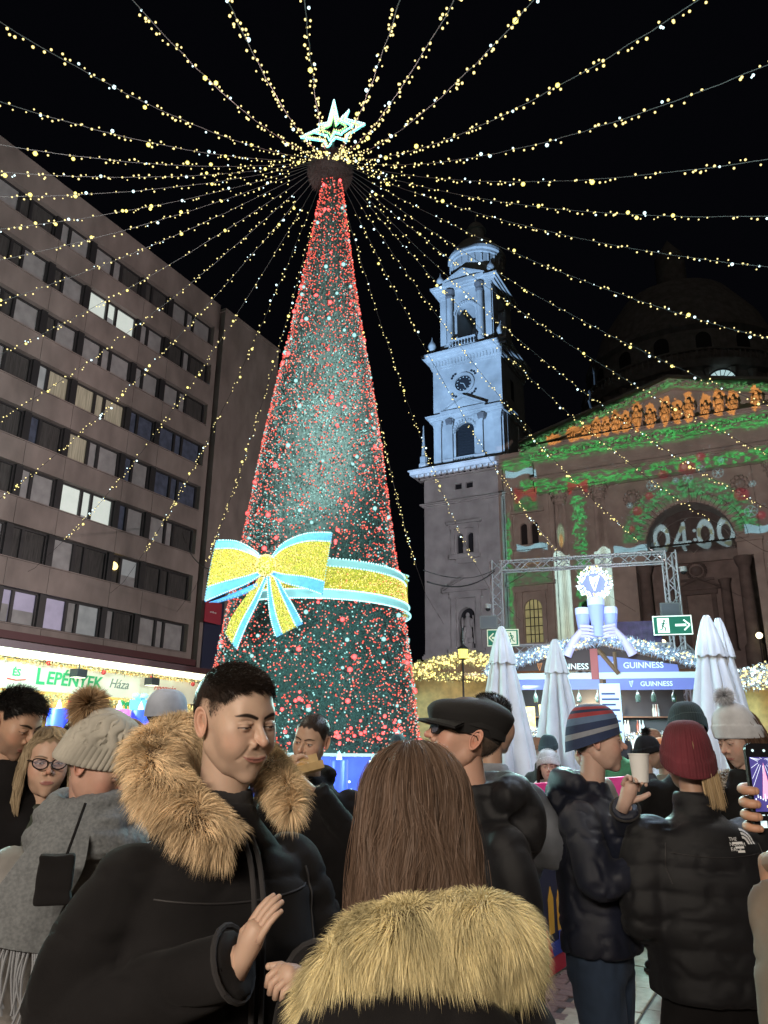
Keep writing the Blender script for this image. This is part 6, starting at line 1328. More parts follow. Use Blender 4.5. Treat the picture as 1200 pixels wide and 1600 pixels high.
M_maroon = cloth('maroon_knit', (.14, .02, .03)); M_teal = cloth('dark_teal_knit', (.025, .045, .055)); M_white = cloth('white_knit', (.62, .64, .68)); M_brown = cloth('brown_cloth', (.16, .12, .09)); M_cap = cloth('black_tweed_cap', (.006, .0055, .006)); M_frame = mat('spectacle_frame', (.02, .015, .014), rough=.25); M_red = cloth('red_knit', (.30, .04, .05)); M_lblue = cloth('light_blue_knit', (.10, .16, .27)); M_nblue = cloth('deep_blue_knit', (.02, .035, .09)); M_gold = mat('gold_ring', (.7, .45, .12), rough=.25, metal=1)
M_lens = mat('spectacle_lens', (.45, .45, .60), rough=.05, spec=.9, alpha=.22)
def glasses(p, rim=.0022, w=.024, h=.019, cat=.0, m=None):
    for sd in (-1, 1):
        c = (sd*.033, -.109, -.001); pts = []
        for i in range(25): t = 2*PI*i/24; x = math.cos(t); z = math.sin(t); pts.append((c[0]+sd*w*(abs(x)**.85*(1 if x > 0 else -1)), c[1]+.010*abs(x)*(x > 0)*1.0, c[2]+h*(abs(z)**.85*(1 if z > 0 else -1))+cat*(x > 0)*x))
        mb = MB(); mb.tube([tuple(q) for q in p.w(pts)], rim, 6, caps=False); mb.tube([tuple(q) for q in p.w([(sd*(.033+w), -.10, .004+cat), (sd*.071, -.085, .006+cat), (sd*.078, -.02, .006), (sd*.078, .012, .004), (sd*.078, .03, -.02)])], rim*.9, 6)
        if sd > 0: mb.tube([tuple(q) for q in p.w([(-.010, -.110, .003), (0, -.113, .006), (.010, -.110, .003)])], rim*.9, 6)
        o = mb.build('spectacles', m or M_frame, p.t, smooth=True); mb = MB(); mb.add(p.w(pts[:-1]), [tuple(range(24))]); mb.build('lens', M_lens, o)
FURC = np.array((.36, .22, .10))
def fur(parent, path, rad, n, L, seed, outward, col=FURC, w=.0022, droop=.5, name='fur_trim', flat=1.0, tip=None, base=True, core=None):
    """fur trim: strands all round a curved roll; outward = main combing direction"""
    g = np.random.default_rng(seed); path = np.array([tuple(p) for p in bez(path, 8)]); d = np.linalg.norm(np.diff(path, axis=0), axis=1); cum = np.concatenate([[0], np.cumsum(d)])/d.sum(); radA = np.interp(np.linspace(0, 1, len(path)), np.linspace(0, 1, len(rad)), rad)
    mb = MB(); mb.tube([tuple(p) for p in path], list(radA*.82), 14); mb.build('fur_backing', core or mat('fur_backing_brown', (.09, .055, .03), rough=.95), parent, smooth=True)
    t = g.random(n); c = np.stack([np.interp(t, cum, path[:, i]) for i in range(3)], 1); rr = np.interp(t, cum, radA); T = np.stack([np.interp(t, cum, np.gradient(path[:, i])) for i in range(3)], 1); T /= np.linalg.norm(T, axis=1)[:, None]
    o = g.normal(0, 1, (n, 3)); o -= T*(o*T).sum(1)[:, None]; o /= np.linalg.norm(o, axis=1)[:, None]; P = c+o*rr[:, None]*.8
    cl = fbm(P*26, 2, seed)[:, None]-.5; D = o+np.array(outward)*1.0+np.stack([vnoise(P*34, seed+q)-.5 for q in range(3)], 1)*2.2+T*cl*1.2; colr = np.array(col)*(.45+1.25*fbm(P*38, 2, seed+3)[:, None])*g.uniform(.7, 1.4, (n, 1))
    return strands(name, P, D, np.full(n, L)*(.8+.5*cl[:, 0]), w, M_fur, parent, droop=droop, jit=.22, seg=4, col=colr, seed=seed+1)

# --- young man in the middle
kA = dict(skin=(.51, .35, .262), smile=.9, nose=1.25, open=.0020, brow=(.022, .015, .012), browt=.0050, browa=.75, stubble=.16, scalp=(.03, .02, .015), w=.97, flush=.8, lips=(.42, .17, .14), fade=.034)
A = Person('young man with short dark hair and tan fur hood, smiling and looking down', (-.305, 1.63, 1.712), body=38, head=47, pitch=12, roll=-4, k=kA, res=(300, 230), hs=.93)
def hdir(P, N, g):
    x, y, z = P[:, 0], P[:, 1], P[:, 2]; top = np.clip((z-.045)/.04, 0, 1); L = .006+.017*top; L = np.where(z < .0, .004, L); D = N*(.26+.16*top[:, None])+np.stack([-x*2.0, -.75*np.ones_like(x)*(.2+top), -.6*(1-top)+.10*top], 1); return D, L
A.hair((.020, .013, .010), 34000, w=.0008, dirf=hdir, jit=.17, seed=3)
def bmask(P): q = P.copy(); q[:, 0] = np.abs(q[:, 0]); return (q[:, 1] < -.04)*(brow_d(q, .0062) < 0)*1.
g_ = np.random.default_rng(1)
A.hair((.022, .014, .010), 2200, w=.0009, mask=bmask, dirf=lambda P, N, g: (N*.25+np.stack([np.sign(P[:, 0])*1.0, np.zeros(len(P)), .25-np.clip(np.abs(P[:, 0])-.03, 0, 1)*30], 1), np.full(len(P), .0085)), jit=.16, seed=5, name='eyebrows', droop=0)
A.coat(M_black, b=1.08, hem=-1.15, arms=[[(-.30, .00, -.56), (-.20, -.20, -.60)], [(.27, -.02, -.56), (.06, -.27, -.45)]], vox=.0085, amp=.020, seed=4, arm_r=1.18, sw=1.0, ry=1.12, it=5) if False else A.coat(M_black, b=.98, hem=-1.15, arms=[[(-.265, .03, -.52), tuple(A.L((-.226, 1.397, 1.325))-Vector((0, 0, A.hz)))], [(.26, -.02, -.56), tuple(A.L((-.10, 1.42, 1.295))-Vector((0, 0, A.hz)))]], vox=.009, amp=.016, seed=4, arm_r=1.02, ry=1.15)
mb = MB(); RI = Matrix.Rotation(R(-38), 3, 'Z'); w0 = A.L((-.222, 1.39, 1.325)); hand(mb, w0, RI @ Vector((.42, -.10, .95)), RI @ Vector((.75, .65, -.2)), 1, curl=.20, s=.70, thumb=.9); w1 = A.L((-.122, 1.41, 1.295)); hand(mb, w1, RI @ Vector((-.35, -.6, .25)), RI @ Vector((-.3, .3, -.8)), -1, curl=1.0, s=.66); A.skin(mb, (.50, .335, .25))
A.legs(M_char, M_shoe); A.finish()
mb = MB(); ring_loft(mb, [(0, .012, A.hz-.20, .075, .078), (0, .014, A.hz-.165, .068, .070), (0, .016, A.hz-.135, .066, .068)], 28); remeshed('sweater_collar', mb, .006, M_char, A.t, .004)
mb = MB(); h = A.hz
for x in (-.006, .006): mb.tube(bez([(x*1.6, -.090, h-.20), (x*1.5, -.155, h-.27), (x*1.6, -.182, h-.45), (x*1.6, -.19, h-1.1)], 5), .005, 8)
mb.build('zip_placket', M_char, A.t, smooth=True)
fur(A.t, [(-.050, -.150, h-.215), (-.100, -.115, h-.185), (-.140, -.02, h-.125), (-.12, .09, h-.060), (.0, .135, h-.030), (.10, .09, h-.060), (.118, 0, h-.100), (.114, -.07, h-.140), (.098, -.11, h-.175)], [.024, .038, .046, .048, .048, .040, .030, .022, .003], 40000, .048, 11, (0, -.15, -.25), col=(.66, .49, .30), w=.0013, droop=.45)
# --- woman with long brown hair seen from behind
B = Person('woman seen from behind with long brown hair and pale fur hood trim', (.055, 1.40, 1.535), body=176, head=190, pitch=6, k=dict(skin=(.5, .33, .25), fem=1, scalp=(.05, .03, .022)), res=(90, 70))
B.coat(M_black, b=.84, hem=-1.0, vox=.010, amp=.02, seed=7, arm_r=1.15, ry=1.35, sw=.95); B.legs(M_char, M_shoe, hip=-.75); B.finish(); h = B.hz
def longhair(p, n, col, zend, rad, seed=3, back=1.0, w=.0016, part=True, wave=.004, open_face=.06, zs=14, vol=1.0):
    """hair flowing from a middle parting over the crown and down the back"""
    g = np.random.default_rng(seed); a = g.uniform(-PI, PI, n)   # a=0 is the back of the head (+y)
    t = np.linspace(0, 1, zs)[None]; ph0 = g.uniform(.02, .9, n)[:, None]; lay = g.uniform(.0, 1, n)[:, None]
    tot = ph0+(1-ph0)*t; s_ = tot*1.9                                   # 0..~1 over the skull, then down
    over = np.clip(s_, 0, 1)*PI/2; fall = np.clip(s_-1, 0, None)/.9; zend_ = zend+g.uniform(-.02, .03, n)[:, None]
    rx, ry, rz = .083*vol+.007*lay, .104*vol+.008*lay, .093*vol+.007*lay; q_ = np.clip((s_-.42)/.45, 0, 1); q_ = q_*q_*(3-2*q_); am = PI*(1-open_face*(1+.10*lay)*q_); A2 = np.sign(a)[:, None]*np.minimum(np.abs(a)[:, None], am); x = rx*np.sin(over)*np.sin(A2); y = .018+ry*np.sin(over)*np.cos(A2); z = .030+rz*np.cos(over)
    z = z-fall*(.030-zend_); k_ = 1+rad*np.sin(np.clip(fall, 0, 1)*2.2); x = x*k_; y = .018+(y-.018)*(1+rad*.5*np.sin(np.clip(fall, 0, 1)*2.4))
    wv_ = wave*np.sin(fall*9+a[:, None]*5+g.uniform(0, 2, n)[:, None]); lock = .0035*np.sin(a[:, None]*17+s_*2)+.002*np.sin(a[:, None]*41+s_*5); x = x+wv_*np.cos(a)[:, None]+lock*np.sin(a)[:, None]; y = y-wv_*np.sin(a)[:, None]+lock*np.cos(a)[:, None]
    Pth = np.stack([x, y, z], -1); cc = np.array(col)*(.8+.4*fbm(np.stack([a*5, lay[:, 0]*2, a*0], -1), 2, seed)[:, None])*g.uniform(.8, 1.2, (n, 1)); return ribbons('hair', Pth@p.R3.T+p.T3, w, M_hair, p.t, cc, seed)
longhair(B, 34000, (.125, .080, .056), -.23, .15, 3, open_face=.10, w=.0010, wave=.006, vol=1.05); longhair(B, 500, (.16, .10, .07), -.21, .20, 4, open_face=.10, w=.0006, wave=.016, vol=1.10)
mb = MB(); V = []; ring_loft(mb, [(0, .02, -.25, .086, .07), (0, .02, -.12, .09, .09), (0, .02, 0, .085, .10), (0, .02, .07, .07, .088), (0, .02, .105, .04, .05)], 24); mb.V = [tuple(v) for v in B.w(np.array(mb.V)*.95)]; mb.build('hair_base', mat('hair_base_brown', (.03, .017, .012), rough=.7), B.t, smooth=True)
fur(B.t, [(.125, .05, h-.30), (.118, .09, h-.225), (.075, .13, h-.160), (.01, .155, h-.130), (-.06, .150, h-.120), (-.12, .12, h-.125), (-.150, .07, h-.150), (-.155, .03, h-.195)], [.026, .036, .042, .044, .044, .042, .036, .022], 52000, .052, 21, (-.25, .30, -.30), col=(.66, .56, .31), w=.0012, droop=.6)
mb = MB(); mb.sphere((0, .13, h-.34), (.19, .11, .17), 20, 14); remeshed('hood', mb, .012, M_black, B.t, .014)
# --- man in the flat cap and glasses
C_ = Person('man in black flat cap and glasses, face lifted to the left', (.255, 2.42, 1.70), body=-62, head=-80, pitch=-14, roll=3, k=dict(skin=(.52, .31, .23), nose=1.3, stubble=.12, w=1.02, open=.0035, brow=(.12, .09, .07), scalp=(.10, .075, .06), hline=0), res=(180, 140))
C_.hair((.06, .045, .035), 5000, dirf=lambda P, N, g: (N*.3+np.array((0, .5, -.6)), np.full(len(P), .006)), w=.0009, jit=.2); C_.coat(M_blk2, b=.80, hem=-1.0, vox=.013, collar=.035, hood=1.25, seed=9, amp=.014, arm_r=.95, arms=[[(-.22, .0, -.56), (-.20, -.12, -.78)], [(.195, .02, -.56), (.18, -.06, -.80)]]); C_.legs(M_char, M_shoe); C_.finish(); glasses(C_, .0018, .023, .018)
def flat_cap(p, m):
    mb = MB(); n, nl = 64, 18; V = []; F = []
    for j in range(nl+1):
        f = j/nl
        for i in range(n):
            a = 2*PI*i/n; ca = math.cos(a); L = .128+.020*max(0, ca); ff = math.sin(min(f*1.15, 1)*PI/2); und = max(0, f-.8)/.2; r_ = ff*(1-.24*und); x = .098*r_*math.sin(a)*1.06; y = .012-L*r_*ca; z = .118-.018*f-.055*(f**3)-.030*und+.012*ca*-1*(1-f)-.035*max(0, ca)*f**1.5+.02*max(0, -ca)*0; z -= .02*max(0, -ca)*und; V.append((x, y, z))
    for j in range(nl):
        for i in range(n): F.append((j*n+i, (j+1)*n+i, (j+1)*n+(i+1) % n, j*n+(i+1) % n))
    mb.add(p.w(V), F); o = mb.build('flat_cap', m, p.t, smooth=True); mb = MB(); V = []; F = []
    for e in (0, 1):
        for i in range(17):
            a = R(-62+124*i/16)
            for rr in (.098, .160): V.append((rr*.98*math.sin(a)*(1 if rr < .1 else .86), .012-rr*math.cos(a)*1.0-(.0 if rr < .1 else .004), (.034 if rr < .11 else .014)-e*.007))
    for e in (0, 1):
        for i in range(16): b = e*34+i*2; f = (b, b+1, b+3, b+2); F.append(f if e else f[::-1])
    for i in range(16): F.append((2*i+1, 2*i+3, 34+2*i+3, 34+2*i+1))
    mb.add(p.w(V), F); mb.build('peak', m, o, smooth=True)
    mb = MB(); ring = [(.091*math.sin(2*PI*i/48), .014-.108*math.cos(2*PI*i/48), z) for z in (.030, .075) for i in range(48)]; ring = [(x, y, z-(.018 if y > .05 else 0)) for x, y, z in ring]; mb.add(p.w(ring), [(i, (i+1) % 48, 48+(i+1) % 48, 48+i) for i in range(48)]); mb.build('band', m, o, smooth=True)
flat_cap(C_, M_cap)
# --- woman in beige knit hat and grey scarf
D_ = Person('woman in beige cable knit bobble hat and long grey fringed scarf, face turned away', (-.835, 2.36, 1.615), body=25, head=88, pitch=30, roll=-6, k=dict(skin=(.50, .30, .23), fem=1, scalp=(.1, .07, .05)), res=(110, 90))
D_.hat(M_grayk, cable=True, top=.150, brim=(.030, -.045), fold=.062, r=(.090, .108), ribs=46, amp=.035, nu=230, pom=dict(col=(.50, .34, .20), c=(0, .115, .120), r=.066, n=6500)); D_.coat(M_gcoat, b=1.06, hem=-1.15, vox=.014, quilt=.16, amp=.012, seed=12, drop=.02, arm_r=1.2, flare=1.05); D_.legs(M_char, M_shoe); D_.finish(); h = D_.hz
mb = MB()
for r_, z, rr in ((.092, h-.115, .030), (.108, h-.155, .036), (.125, h-.205, .036), (.130, h-.24, .03)): mb.tube([(r_*1.12*math.cos(t), .008+r_*math.sin(t), z+.012*math.sin(t*2+z*40)) for t in np.linspace(0, 2*PI, 24)], rr, 10)
remeshed('scarf_loop', mb, .008, M_scarf, D_.t, .010, (20, 20, 26))
def sheet(name, rows, cols_, th, m, parent, amp=.008, seed=0):
    """cloth sheet from rows of control points, given thickness and ripples"""
    G = np.array([[tuple(q) for q in bez(r, cols_)] for r in rows]); G = np.array([[tuple(q) for q in bez([G[i, j] for i in range(len(G))], 8)] for j in range(G.shape[1])]).transpose(1, 0, 2)
    n, mm, _ = G.shape; G = G+(fbm(G*np.array((22, 22, 5)), 2, seed)-.5)[..., None]*np.array((0, -1, 0))*amp*2; V = G.reshape(-1, 3); V2 = V+np.array((0, th, 0)); F = []
    for i in range(n-1):
        for j in range(mm-1): a = i*mm+j; F.append((a, a+mm, a+mm+1, a+1)); F.append(tuple(q+n*mm for q in (a, a+1, a+mm+1, a+mm)))
    for i in range(n-1): a = i*mm; F.append((a, a+n*mm, a+mm+n*mm, a+mm)); a += mm-1; F.append((a, a+mm, a+mm+n*mm, a+n*mm))
    mb = MB(); mb.add(np.concatenate([V, V2]), F); return mb.build(name, m, parent, smooth=True), G
sc, G = sheet('scarf', [[(-.12, -.12, h-.16), (-.07, -.15, h-.17), (-.01, -.155, h-.19)], [(-.19, -.155, h-.26), (-.12, -.18, h-.26), (-.02, -.185, h-.27)], [(-.235, -.165, h-.34), (-.15, -.195, h-.35), (-.06, -.19, h-.36)], [(-.26, -.165, h-.42), (-.18, -.20, h-.44), (-.09, -.195, h-.46)]], 8, .012, M_scarf, D_.t)
bt = G[-1]; g_ = np.random.default_rng(3)
for k in range(26): p = bt[0]+(bt[-1]-bt[0])*k/25; mb = MB(); q = [tuple(p+np.array((0, .006, .008))), tuple(p+np.array((g_.normal(0, .006), -.004, -.06))), tuple(p+np.array((g_.normal(0, .012), .0, -.13-g_.uniform(0, .03))))]; mb.tube(bez(q, 3), .0032, 5); mb.build('fringe', mat('scarf_fringe', (.24, .25, .27), rough=.8), sc, smooth=True)
bg_ = thing('shoulder_bag', 'small black shoulder bag hanging on the chest of the scarf woman', 'bag', (-.80, 2.06, 1.345), R(20)); mb = MB(); mb.box(-.046, .046, -.025, .025, -.06, .06); remeshed('pouch', mb, .008, M_black, bg_, .01); mb = MB(); mb.tube(bez([(.02, 0, .05), (.035, .02, .11), (.05, .05, .17)], 5), .004, 6); mb.build('strap', M_black, bg_, smooth=True)
# --- blond woman with glasses
E_ = Person('blond woman with dark cat eye glasses and green quilted coat', (-1.27, 3.05, 1.60), body=10, head=28, pitch=2, k=dict(skin=(.52, .34, .25), fem=1, open=.0035, lips=(.35, .13, .12), scalp=(.22, .16, .10), brow=(.15, .10, .06), browt=.003), res=(150, 120))
longhair(E_, 13000, (.40, .31, .20), -.24, .24, 5, open_face=.30, w=.0015, wave=.010, vol=1.06); E_.coat(M_olive, b=1.15, hem=-1.0, vox=.016, collar=.02, quilt=.11, seed=14); E_.legs(M_char, M_shoe); E_.finish(); glasses(E_, .0026, .026, .018, cat=.006)
for sd in (-1, 1): mb = MB(); mb.tube([tuple(q) for q in E_.w([(sd*.078+.0*t, .010+.012*math.cos(t), -.05+.014*math.sin(t)) for t in np.linspace(0, 2*PI, 14)])], .002, 6); mb.build('earring', M_gold, E_.t, smooth=True)
# --- dark haired man at the left edge
F_ = Person('dark haired man in black coat at left edge looking down', (-1.40, 3.02, 1.745), body=40, head=70, pitch=26, k=dict(skin=(.47, .29, .20), stubble=.55, nose=1.3, open=.002, browt=.0055, brow=(.02, .015, .01), scalp=(.012, .010, .01)), res=(130, 110))
F_.hair((.012, .010, .009), 9000, w=.0013, dirf=lambda P, N, g: (N*.6+np.array((0, -.5, .0)), .012+.035*np.clip((P[:, 2]-.03)/.05, 0, 1)), jit=.3); F_.coat(M_black, b=1.1, hem=-1.0, vox=.018, collar=.03); F_.legs(M_char, M_shoe); F_.finish()
# --- eating man before the tree
G_ = Person('dark haired man in black coat biting food from a cardboard tray', (-.34, 3.86, 1.705), body=8, head=-22, pitch=14, roll=10, k=dict(skin=(.50, .32, .23), stubble=.35, open=.004, brow=(.03, .02, .015), scalp=(.03, .02, .016), nose=1.2), res=(120, 100))
G_.hair((.022, .015, .012), 6000, w=.0012, dirf=lambda P, N, g: (N, np.full(len(P), .007)), jit=.3); G_.coat(M_black, b=1.12, hem=-1.0, arms=[[(-.30, -.06, -.50), (-.12, -.24, -.19)], [(.27, -.06, -.52), (.02, -.26, -.22)]], vox=.016, hood=1.0, seed=20)
mb = MB(); hand(mb, (-.11, -.235, G_.hz-.155), (.35, .1, .9), (.9, .3, -.3), -1, curl=.75, s=.95); hand(mb, (-.02, -.25, G_.hz-.21), (-.7, -.1, .5), (.3, .0, 1), 1, curl=.6, s=.95); G_.skin(mb); G_.legs(M_char, M_shoe); G_.finish()
tb = thing('food_tray', 'open brown cardboard food tray held by the eating man', 'food tray', (-.325, 3.58, 1.575), R(18)); tb.scale = (.80, .80, .80); tb.rotation_euler = (R(-12), R(-14), R(18)); M_card = mat('cardboard', (.48, .33, .15), rough=.8, noise=.15); mb = MB(); mb.box(-.075, .075, -.045, .045, -.02, -.016); mb.build('bottom', M_card, tb)
for q in (((-.08, .08, -.05, -.046, -.02, .022)), ((-.08, .08, .046, .05, -.02, .022)), ((-.08, -.076, -.046, .046, -.02, .022)), ((.076, .08, -.046, .046, -.02, .022))): mb = MB(); mb.box(*q); mb.build('side', M_card, tb)
mb = MB(); mb.add([(-.08, .052, .02), (.08, .052, .02), (.085, .085, .085), (-.085, .085, .085), (-.08, .056, .02), (.08, .056, .02), (.085, .089, .085), (-.085, .089, .085)], [(0, 1, 2, 3), (7, 6, 5, 4), (0, 4, 5, 1), (1, 5, 6, 2), (2, 6, 7, 3), (3, 7, 4, 0)]); mb.build('lid', M_card, tb)
mb = MB(); mb.sphere((-.03, 0, .015), (.05, .035, .03), 12, 8); remeshed('food', mb, .006, mat('fried_dough', (.50, .28, .09), rough=.7, noise=.4), tb, .012, (60, 60, 60))
# --- man in grey wool coat behind the cap
H_ = Person('man in light grey wool coat with dark hair, half hidden behind the flat cap', (.47, 3.36, 1.775), body=150, head=130, pitch=4, k=dict(skin=(.45, .28, .2), scalp=(.015, .012, .01)), res=(80, 64)); H_.hair((.015, .012, .01), 4500, w=.0014, dirf=lambda P, N, g: (N*.6+np.array((0, .4, .2)), np.full(len(P), .02))); H_.coat(M_gwool, b=.92, hem=-.60, vox=.016, amp=.008, arms=[[(-.25, .02, -.50), (-.10, -.24, -.42)], [(.25, .02, -.50), (.10, -.24, -.42)]]); H_.legs(M_char, M_shoe); H_.finish()
H2 = Person('woman in olive green jacket behind the grey coat, seen from behind', (.66, 2.98, 1.52), body=165, head=170, k=dict(skin=(.45, .28, .2), fem=1, scalp=(.05, .03, .02)), res=(60, 48)) if False else None
# --- man in striped hat with cup
I_ = Person('man in striped knit hat and navy jacket holding a white paper cup', (.875, 3.25, 1.705), body=62, head=84, pitch=0, k=dict(skin=(.52, .34, .27), nose=1.35, stubble=.12, open=.0036, scalp=(.1, .08, .06), brow=(.12, .09, .07)), res=(170, 140))
SM = [M_lblue, M_red, M_nblue, M_lblue, M_nblue, M_gwool, M_white, M_nblue]; I_.hat(SM, stripes=[5]*8+[0]*3+[1]*4+[2]*3+[1]*4+[3]*5+[2]*5+[5]*3+[7]*5, top=.145, brim=(.032, -.045), fold=.0, ribs=60, amp=.012, r=(.091, .111))
CUPW = Vector((.945, 2.935, 1.555)); CUPL = (Matrix.Translation(I_.t.location) @ Matrix.Rotation(R(62), 4, 'Z')).inverted() @ (CUPW+Vector((0, 0, .045)))
WR = CUPL+Vector((.045, .045, -.085)); I_.coat(M_navy, b=1.02, hem=-.76, arms=[[(-.285, -.08, -.50), (-.04, -.34, -.36)], [(WR.x*.5+.16, WR.y*.5-.02, -.47), (WR.x+.01, WR.y+.03, WR.z-.05-I_.hz)]], vox=.011, hood=.95, seed=23, amp=.020, collar=.01)
mb = MB(); wv, wd = I_.wr[1]; wl = wv+wd*.02; F0 = Vector((-.1, -.35, .75)); pd = (CUPL-wl); hand(mb, wl, F0, pd-F0.normalized()*pd.dot(F0.normalized()), 1, curl=.60, s=1.0); print('CUP', CUPL, wl); I_.skin(mb, (.56, .38, .31)); I_.legs(M_jeans, M_shoe, step=.35, stance=.095, hip=-.80, vox=.014); I_.finish()
mx_ = I_.t.matrix_basis.copy(); cp = I_.t.location; c0 = Matrix.Rotation(R(62), 3, 'Z') @ Vector((.085, -.415, 0)); cup = thing('paper_cup', 'white paper cup held up by the man in the striped hat', 'cup', tuple(CUPW)); mb = MB(); mb.lathe([(0, 0), (.027, 0), (.036, .095), (.038, .095), (.038, .1), (.035, .1), (.034, .09), (0, .088)], (0, 0, 0), 28); mb.build('cup', mat('cup_paper', (.78, .78, .76), rough=.5), cup, smooth=True)
# --- maroon beanie, seen from behind
J_ = Person('person in maroon knit beanie and black quilted jacket seen from behind', (1.17, 3.06, 1.64), body=182, head=172, k=dict(skin=(.45, .28, .2), fem=1, scalp=(.3, .2, .1)), res=(70, 56)); J_.hat(M_maroon, top=.14, brim=(.02, -.07), fold=.055, ribs=50, amp=.03, r=(.094, .113)); J_.coat(M_blk2, b=1.06, hem=-.79, quilt=.085, vox=.011, collar=.045, seed=26, amp=.012, arm_r=1.25, ry=1.15, arms=[[(-.31, .04, -.54), (-.29, -.06, -.80)], [(.235, .02, -.54), (.18, -.18, -.60)]]); longhair(J_, 900, (.50, .38, .20), -.16, .2, 8, open_face=.5, w=.0028) if False else None; J_.legs(M_black, M_shoe, stance=.12); J_.finish()
g_ = np.random.default_rng(8); n = 700; a = g_.uniform(R(20), R(75), n); t = np.linspace(0, 1, 7)[None]; Pth = np.stack([(-(.075+.02*t)*np.sin(a)[:, None]*1.1), .02+(.085+.015*t)*np.cos(a)[:, None], -.04-.13*t+0*a[:, None]], -1)+g_.normal(0, .006, (n, 1, 3)); ribbons('hair', Pth@J_.R3.T+J_.T3, .0028, M_hair, J_.t, np.array((.50, .36, .20))*g_.uniform(.6, 1.2, (n, 1)), 2)
lg = MB(); 
for k in range(3):
    rr = .018+.012*k
    for i in range(7): a0, a1 = R(90-13*i-1), R(90-13*(i+1)); lg.add([(rr*math.cos(a0), 0, rr*math.sin(a0)), ((rr+.008)*math.cos(a0), 0, (rr+.008)*math.sin(a0)), ((rr+.008)*math.cos(a1), 0, (rr+.008)*math.sin(a1)), (rr*math.cos(a1), 0, rr*math.sin(a1))], [(0, 1, 2, 3)])
tmp = lg; lg = tmp
LOGO_AT = (-.095, .0, J_.hz-.285)
def stick_on(mb, name, m, parent, cloth_obj, at, off=.003):
    """lay a small printed mark onto the curved back of a garment"""
    dg = bpy.context.evaluated_depsgraph_get(); out = []
    for x, y, z in mb.V:
        ok, loc, nrm, _ = cloth_obj.ray_cast(Vector((at[0]+x, .6, at[2]+z)), Vector((0, -1, 0))); out.append((at[0]+x, (loc.y if ok else .15)+off, at[2]+z))
    mb.V = out; return mb.build(name, m, parent)
jc = [c for c in J_.t.children if c.name.startswith('coat')][0]; lg.V = [(-x, y, z) for x, y, z in lg.V]
for k, (a, b) in enumerate(((.000, .008), (-.013, -.006), (-.026, -.018))): lg.add([(.003, 0, a), (.042-.006*k, 0, a), (.042-.006*k, 0, b-.001), (.003, 0, b)], [(0, 1, 2, 3)])
bpy.context.view_layer.update(); stick_on(lg, 'logo', M_wp, J_.t, jc, LOGO_AT)
for k, s_ in enumerate(('THE', 'NORTH', 'FACE')):
    o = text_mesh('logo_lettering', s_, .017, M_wp, J_.t, (0, 0, 0), (0, 0, 0), extrude=0, align='LEFT'); me = o.data; dz = .020-.016*k
    for v in me.vertices:
        x = -.0; X, Z = v.co.x, v.co.y; px_ = LOGO_AT[0]+.052-X; pz = LOGO_AT[2]+dz+Z-.004; ok, loc, nrm, _ = jc.ray_cast(Vector((px_, .6, pz)), Vector((0, -1, 0))); v.co = (px_, (loc.y if ok else .15)+.003, pz)
    me.update()
for o in [c for c in J_.t.children if c.name.startswith('logo') and not c.name.startswith('logo_l')]:
    for v in o.data.vertices: v.co.x -= .002
# --- navy beanie, white bobble hat
K_ = Person('pale woman in navy beanie behind the maroon beanie, facing us', (1.53, 3.95, 1.765), body=-10, head=-6, k=dict(skin=(.58, .42, .36), fem=1, open=.0042, lips=(.42, .16, .16), scalp=(.2, .15, .1)), res=(120, 100)); K_.hat(M_teal, top=.145, brim=(.038, -.045), fold=.05, ribs=46, r=(.091, .111)); K_.coat(M_black, b=1.1, hem=-1.0, vox=.018, collar=.03); K_.legs(M_char, M_shoe); K_.finish()
L_ = Person('woman in white bobble hat looking down, beside the folded parasols', (1.70, 3.78, 1.735), body=-55, head=-72, pitch=22, k=dict(skin=(.52, .35, .28), fem=1, open=.002, scalp=(.08, .05, .04)), res=(120, 100)); L_.hat(M_white, top=.155, brim=(.035, -.05), fold=.06, ribs=60, amp=.012, r=(.095, .113), pom=dict(col=(.70, .72, .78), c=(0, .02, .195), r=.052, n=2400)); L_.coat(M_black, b=1.1, hem=-1.0, vox=.018, collar=.02); L_.legs(M_char, M_shoe); longhair(L_, 1600, (.10, .06, .04), -.20, .2, 12, open_face=.34, w=.003); L_.finish(); h = L_.hz
fur(L_.t, [(-.10, -.13, h-.25), (-.125, 0, h-.20), (-.06, .11, h-.19), (.06, .11, h-.19), (.125, 0, h-.20), (.10, -.13, h-.25)], [.03, .045, .05, .05, .045, .03], 3500, .05, 31, (0, 0, -.2), col=(.45, .40, .34), w=.004)
# --- person at the right frame edge holding a phone
N_ = Person('person in brown coat at the right frame edge holding up a phone', (1.16, 1.62, 1.60), body=175, head=180, k=dict(skin=(.42, .23, .15), scalp=(.03, .02, .02)), res=(60, 48)); N_.coat(M_brown, b=1.12, hem=-1.05, vox=.011, amp=.02, arms=[[(.20, -.04, -.46), (.10, -.28, -.10)], [(.33, .04, -.50), (.38, -.1, -.58)]], seed=33, arm_r=1.25) if False else N_.coat(M_brown, b=1.12, hem=-1.05, vox=.011, amp=.02, arms=[[(-.30, -.02, -.50), (-.10, -.30, -.40)], [(.385, .06, -.46), (.34, -.12, -.22)]], seed=33, arm_r=1.15)
wv, wd = N_.wr[1]; mb = MB(); mb.tube([wv-wd*.05, wv+wd*.06, wv+wd*.075], [.036, .032, .03], 14); N_.skin(mb); 
